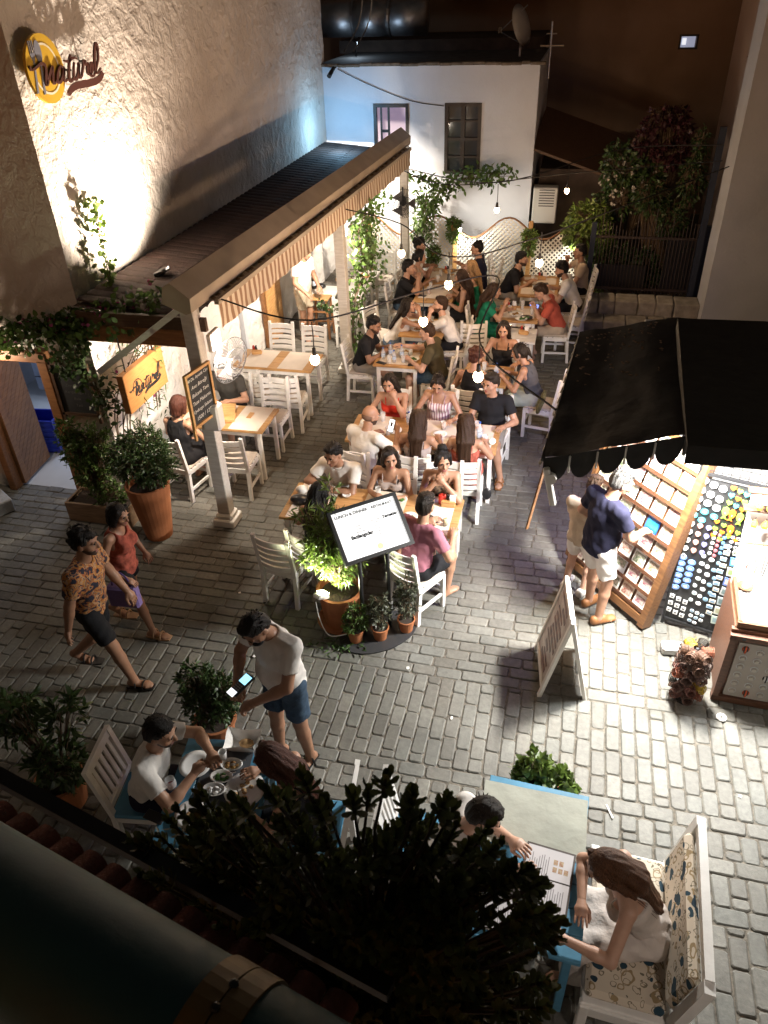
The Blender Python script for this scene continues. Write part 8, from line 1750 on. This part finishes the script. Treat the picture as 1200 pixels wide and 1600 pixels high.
for q in tips:
    b = Vector((q.x * .45, q.y * .3, max(.28, q.z - .38))); tw.tube([b, b.lerp(q, .5) + rv(r) * .02, q], .007, 4, .004); ax_ = (q - b).normalized()
    for ring in range(3):
        for k in range(6):
            a = 2 * PI * k / 6 + ring * .5 + r.uniform(-.2, .2); sd = ax_.orthogonal().normalized(); s2 = ax_.cross(sd); d = (sd * math.cos(a) + s2 * math.sin(a)) * (1.0 - .26 * ring) + ax_ * (.35 + .35 * ring); lv.leaf(q - ax_ * (.05 - .022 * ring), d, r.uniform(.022, .052), r.uniform(.011, .024), up=tuple(ax_), curl=-.10, prof=((0, .2, 0), (.4, .75, .03), (.75, 1.0, .02), (1, .40, None)))
tw.build('twigs', mat('dark_twig', (.022, .018, .010), .8), t); lv.build('foliage', L_BUSH, t)
# ================================================================== EDGE OF THE VIEWPOINT: teal pipe, tiles, gutter
AXD = Vector((.97, -.24, 0)).normalized()
def along(p, s_): return Vector(p) + AXD * s_
TP = thing('teal_pipe', 'thick dusty teal pipe crossing the lower left corner with ochre straps', 'pipe', (-.87, .50, 4.08)); base = (-.87, .50, 4.08)
m = MB(); m.cyl(along((0, 0, 0), -1.2), along((0, 0, 0), 2.2), .118, n=40); m.build('tube', mat('teal_paint', (.008, .062, .075), .6, var=.15, vs=9, bump=.05, bs=60), TP, True)
for s_ in (.50, .95):
    m = MB(); 
    for d in (-.022, .022): m.cyl(along((0, 0, 0), s_ + d - .0205), along((0, 0, 0), s_ + d + .0205), .1235, n=40)
    m.build('strap', mat('ochre_strap', (.15, .085, .015), .55, var=.2, vs=14), TP)
    m = MB()
    for a in (62, 82): v = Vector((0, 0, 1)) * math.sin(RAD(a)) + Vector((.24, .97, 0)) * math.cos(RAD(a)); m.ell(along((0, 0, 0), s_) - v * 0 + v * .1245, (.008, .008, .004), 8, 5)
    m.build('rivet', M_BLACK, TP)
TR = Vector((-1.16, .66, 3.86))
tile2 = tile_me.copy(); tile2.materials[0] = mat('eave_clay', (.22, .07, .05), .85, var=.3, vs=14, bump=.4, bs=50, rand=.25)
for k in range(15):
    o = link('roof_tile', tile2, None); parent_keep(o, VB); o.location = along(TR, -.1 + k * .070); o.rotation_euler = (0, RAD(16), math.atan2(.97, .24)); o.scale = (.42, .40, .50)
m = MB(); m.beam(along(TR + Vector((.05, .20, -.06)), -.8), along(TR + Vector((.05, .20, -.06)), .95), .035, .03); part(m, 'gutter', M_BLACK, VB)
# street lamps above the frame that light the lane; the left one is added fill
for x, y, z, l in ((3.0, 3.7, 5.72, 'street lamp bracket above the lane on the right'), (-7.2, 3.2, 5.12, 'added street lamp bracket above the lane on the left')):
    t = thing('street_lamp', l, 'street lamp', (x, y, z), group='street lamps above the lane'); m = MB(); m.lathe([(.001, .06), (.10, .05), (.16, -.02), (.14, -.02), (.09, .03), (0.001, .04)], n=18); m.build('shade', M_BLACK, t); m = MB(); m.tube([(0, 0, .05), (.3 if x > 0 else -.3, 0, .2), (.9 if x > 0 else -.9, 0, .15)], .02); m.build('arm', M_BLACK, t)
t = thing('wall_lantern', 'small glaring wall lantern over the brown door at the left edge', 'lantern', (-6.44, 6.86, 2.1)); m = MB(); m.lathe([(.001, .1), (.08, .04), (.085, .03), (0.001, .05)], n=12); m.build('cap', M_BLACK, t); m = MB(); m.ell((0, -.1, -.1), (.04, .04, .06), 10, 6); m.build('bulb', mat('lantern_glow', (1, .9, .7), .4, emit=(1, .85, .6), es=12), t, True)
t = thing('wall_floodlight', 'floodlight on the roof edge aimed up at the stone wall', 'floodlight', (-4.62, 7.95, 2.66)); m = MB(); m.box((0, 0, 0), (.14, .18, .05), ry=RAD(-20), bev=.01); m.build('housing', M_BLACK, t)
t = thing('facade_spotlight', 'small spotlight on the viewpoint facade aimed at the bench', 'spotlight', (2.1, -.25, 4.5)); m = MB(); m.cyl((0, -.02, .02), (.03, -.12, .16), .06, .05, 14); m.build('can', M_BLACK, t); m = MB(); m.tube([(.03, -.12, .16), (.03, -.36, .2)], .014); m.build('arm', M_BLACK, t)
t = thing('added_duct_lamp', 'small dark lamp added on the white house roof to brighten the duct', 'lamp', (-4.95, 18.15, 3.97)); m = MB(); m.cyl((0, 0, 0), (0, 0, .16), .02); m.lathe([(.001, .30), (.05, .29), (.055, .27), (0.001, .285)], n=12); m.cyl((.045, 0, .15), (.045, 0, .28), .006); m.build('stand', M_BLACK, t)  # made-up fixture for the added light on the duct
# blue crates inside the door, long leaf scraps
for k in range(2):
    t = thing('crate', ('blue plastic crate on the pale floor behind the open door', 'upper blue plastic crate stacked behind the open door')[k], 'crate', (-6.98, 8.05, .005 + .26 * k), RAD(6), 'blue crates behind the door'); m = MB()
    for c, d in (((0, -.17, .13), (.46, .02, .24)), ((0, .17, .13), (.46, .02, .24)), ((-.22, 0, .13), (.02, .32, .24)), ((.22, 0, .13), (.02, .32, .24)), ((0, 0, .01), (.44, .32, .02))): m.box(c, d)
    m.build('shell', mat('crate_blue', (.015, .03, .32), .4), t); m = MB()
    for z in (.06, .13, .20): m.box((0, -.183, z), (.40, .012, .025)); m.box((.233, 0, z), (.012, .28, .025))
    m.build('rib', mat('crate_blue2', (.02, .04, .38), .4), t)

# litter on the paving
r = random.Random(17)
for k, (x, y, l) in enumerate(((-2.6, 4.75, 'white paper scrap on the paving behind the waiter'), (-3.1, 5.6, 'pale scrap on the paving beside the striding woman'), (.75, 3.75, 'white drinking straw lying by the clothed foreground table'), (1.25, 3.05, 'dry leaf on the paving beyond the bench back'), (-.6, 4.4, 'white cigarette end on the paving in the open lane'), (1.75, 4.1, 'pale scrap on the paving at the right edge'), (-1.1, 4.9, 'small white scrap in front of the menu stand base'))):
    m = MB(); w = .12 if 'straw' in l else r.uniform(.02, .035); m.box((0, 0, .004), (w, .012 if 'straw' in l else r.uniform(.012, .03), .004), rz=r.uniform(0, 3)); tag(m.build('litter', M_NAPK if 'leaf' not in l else M_BREAD, None, False, (x, y, .004)), l, 'litter')
for k in range(9):
    pass
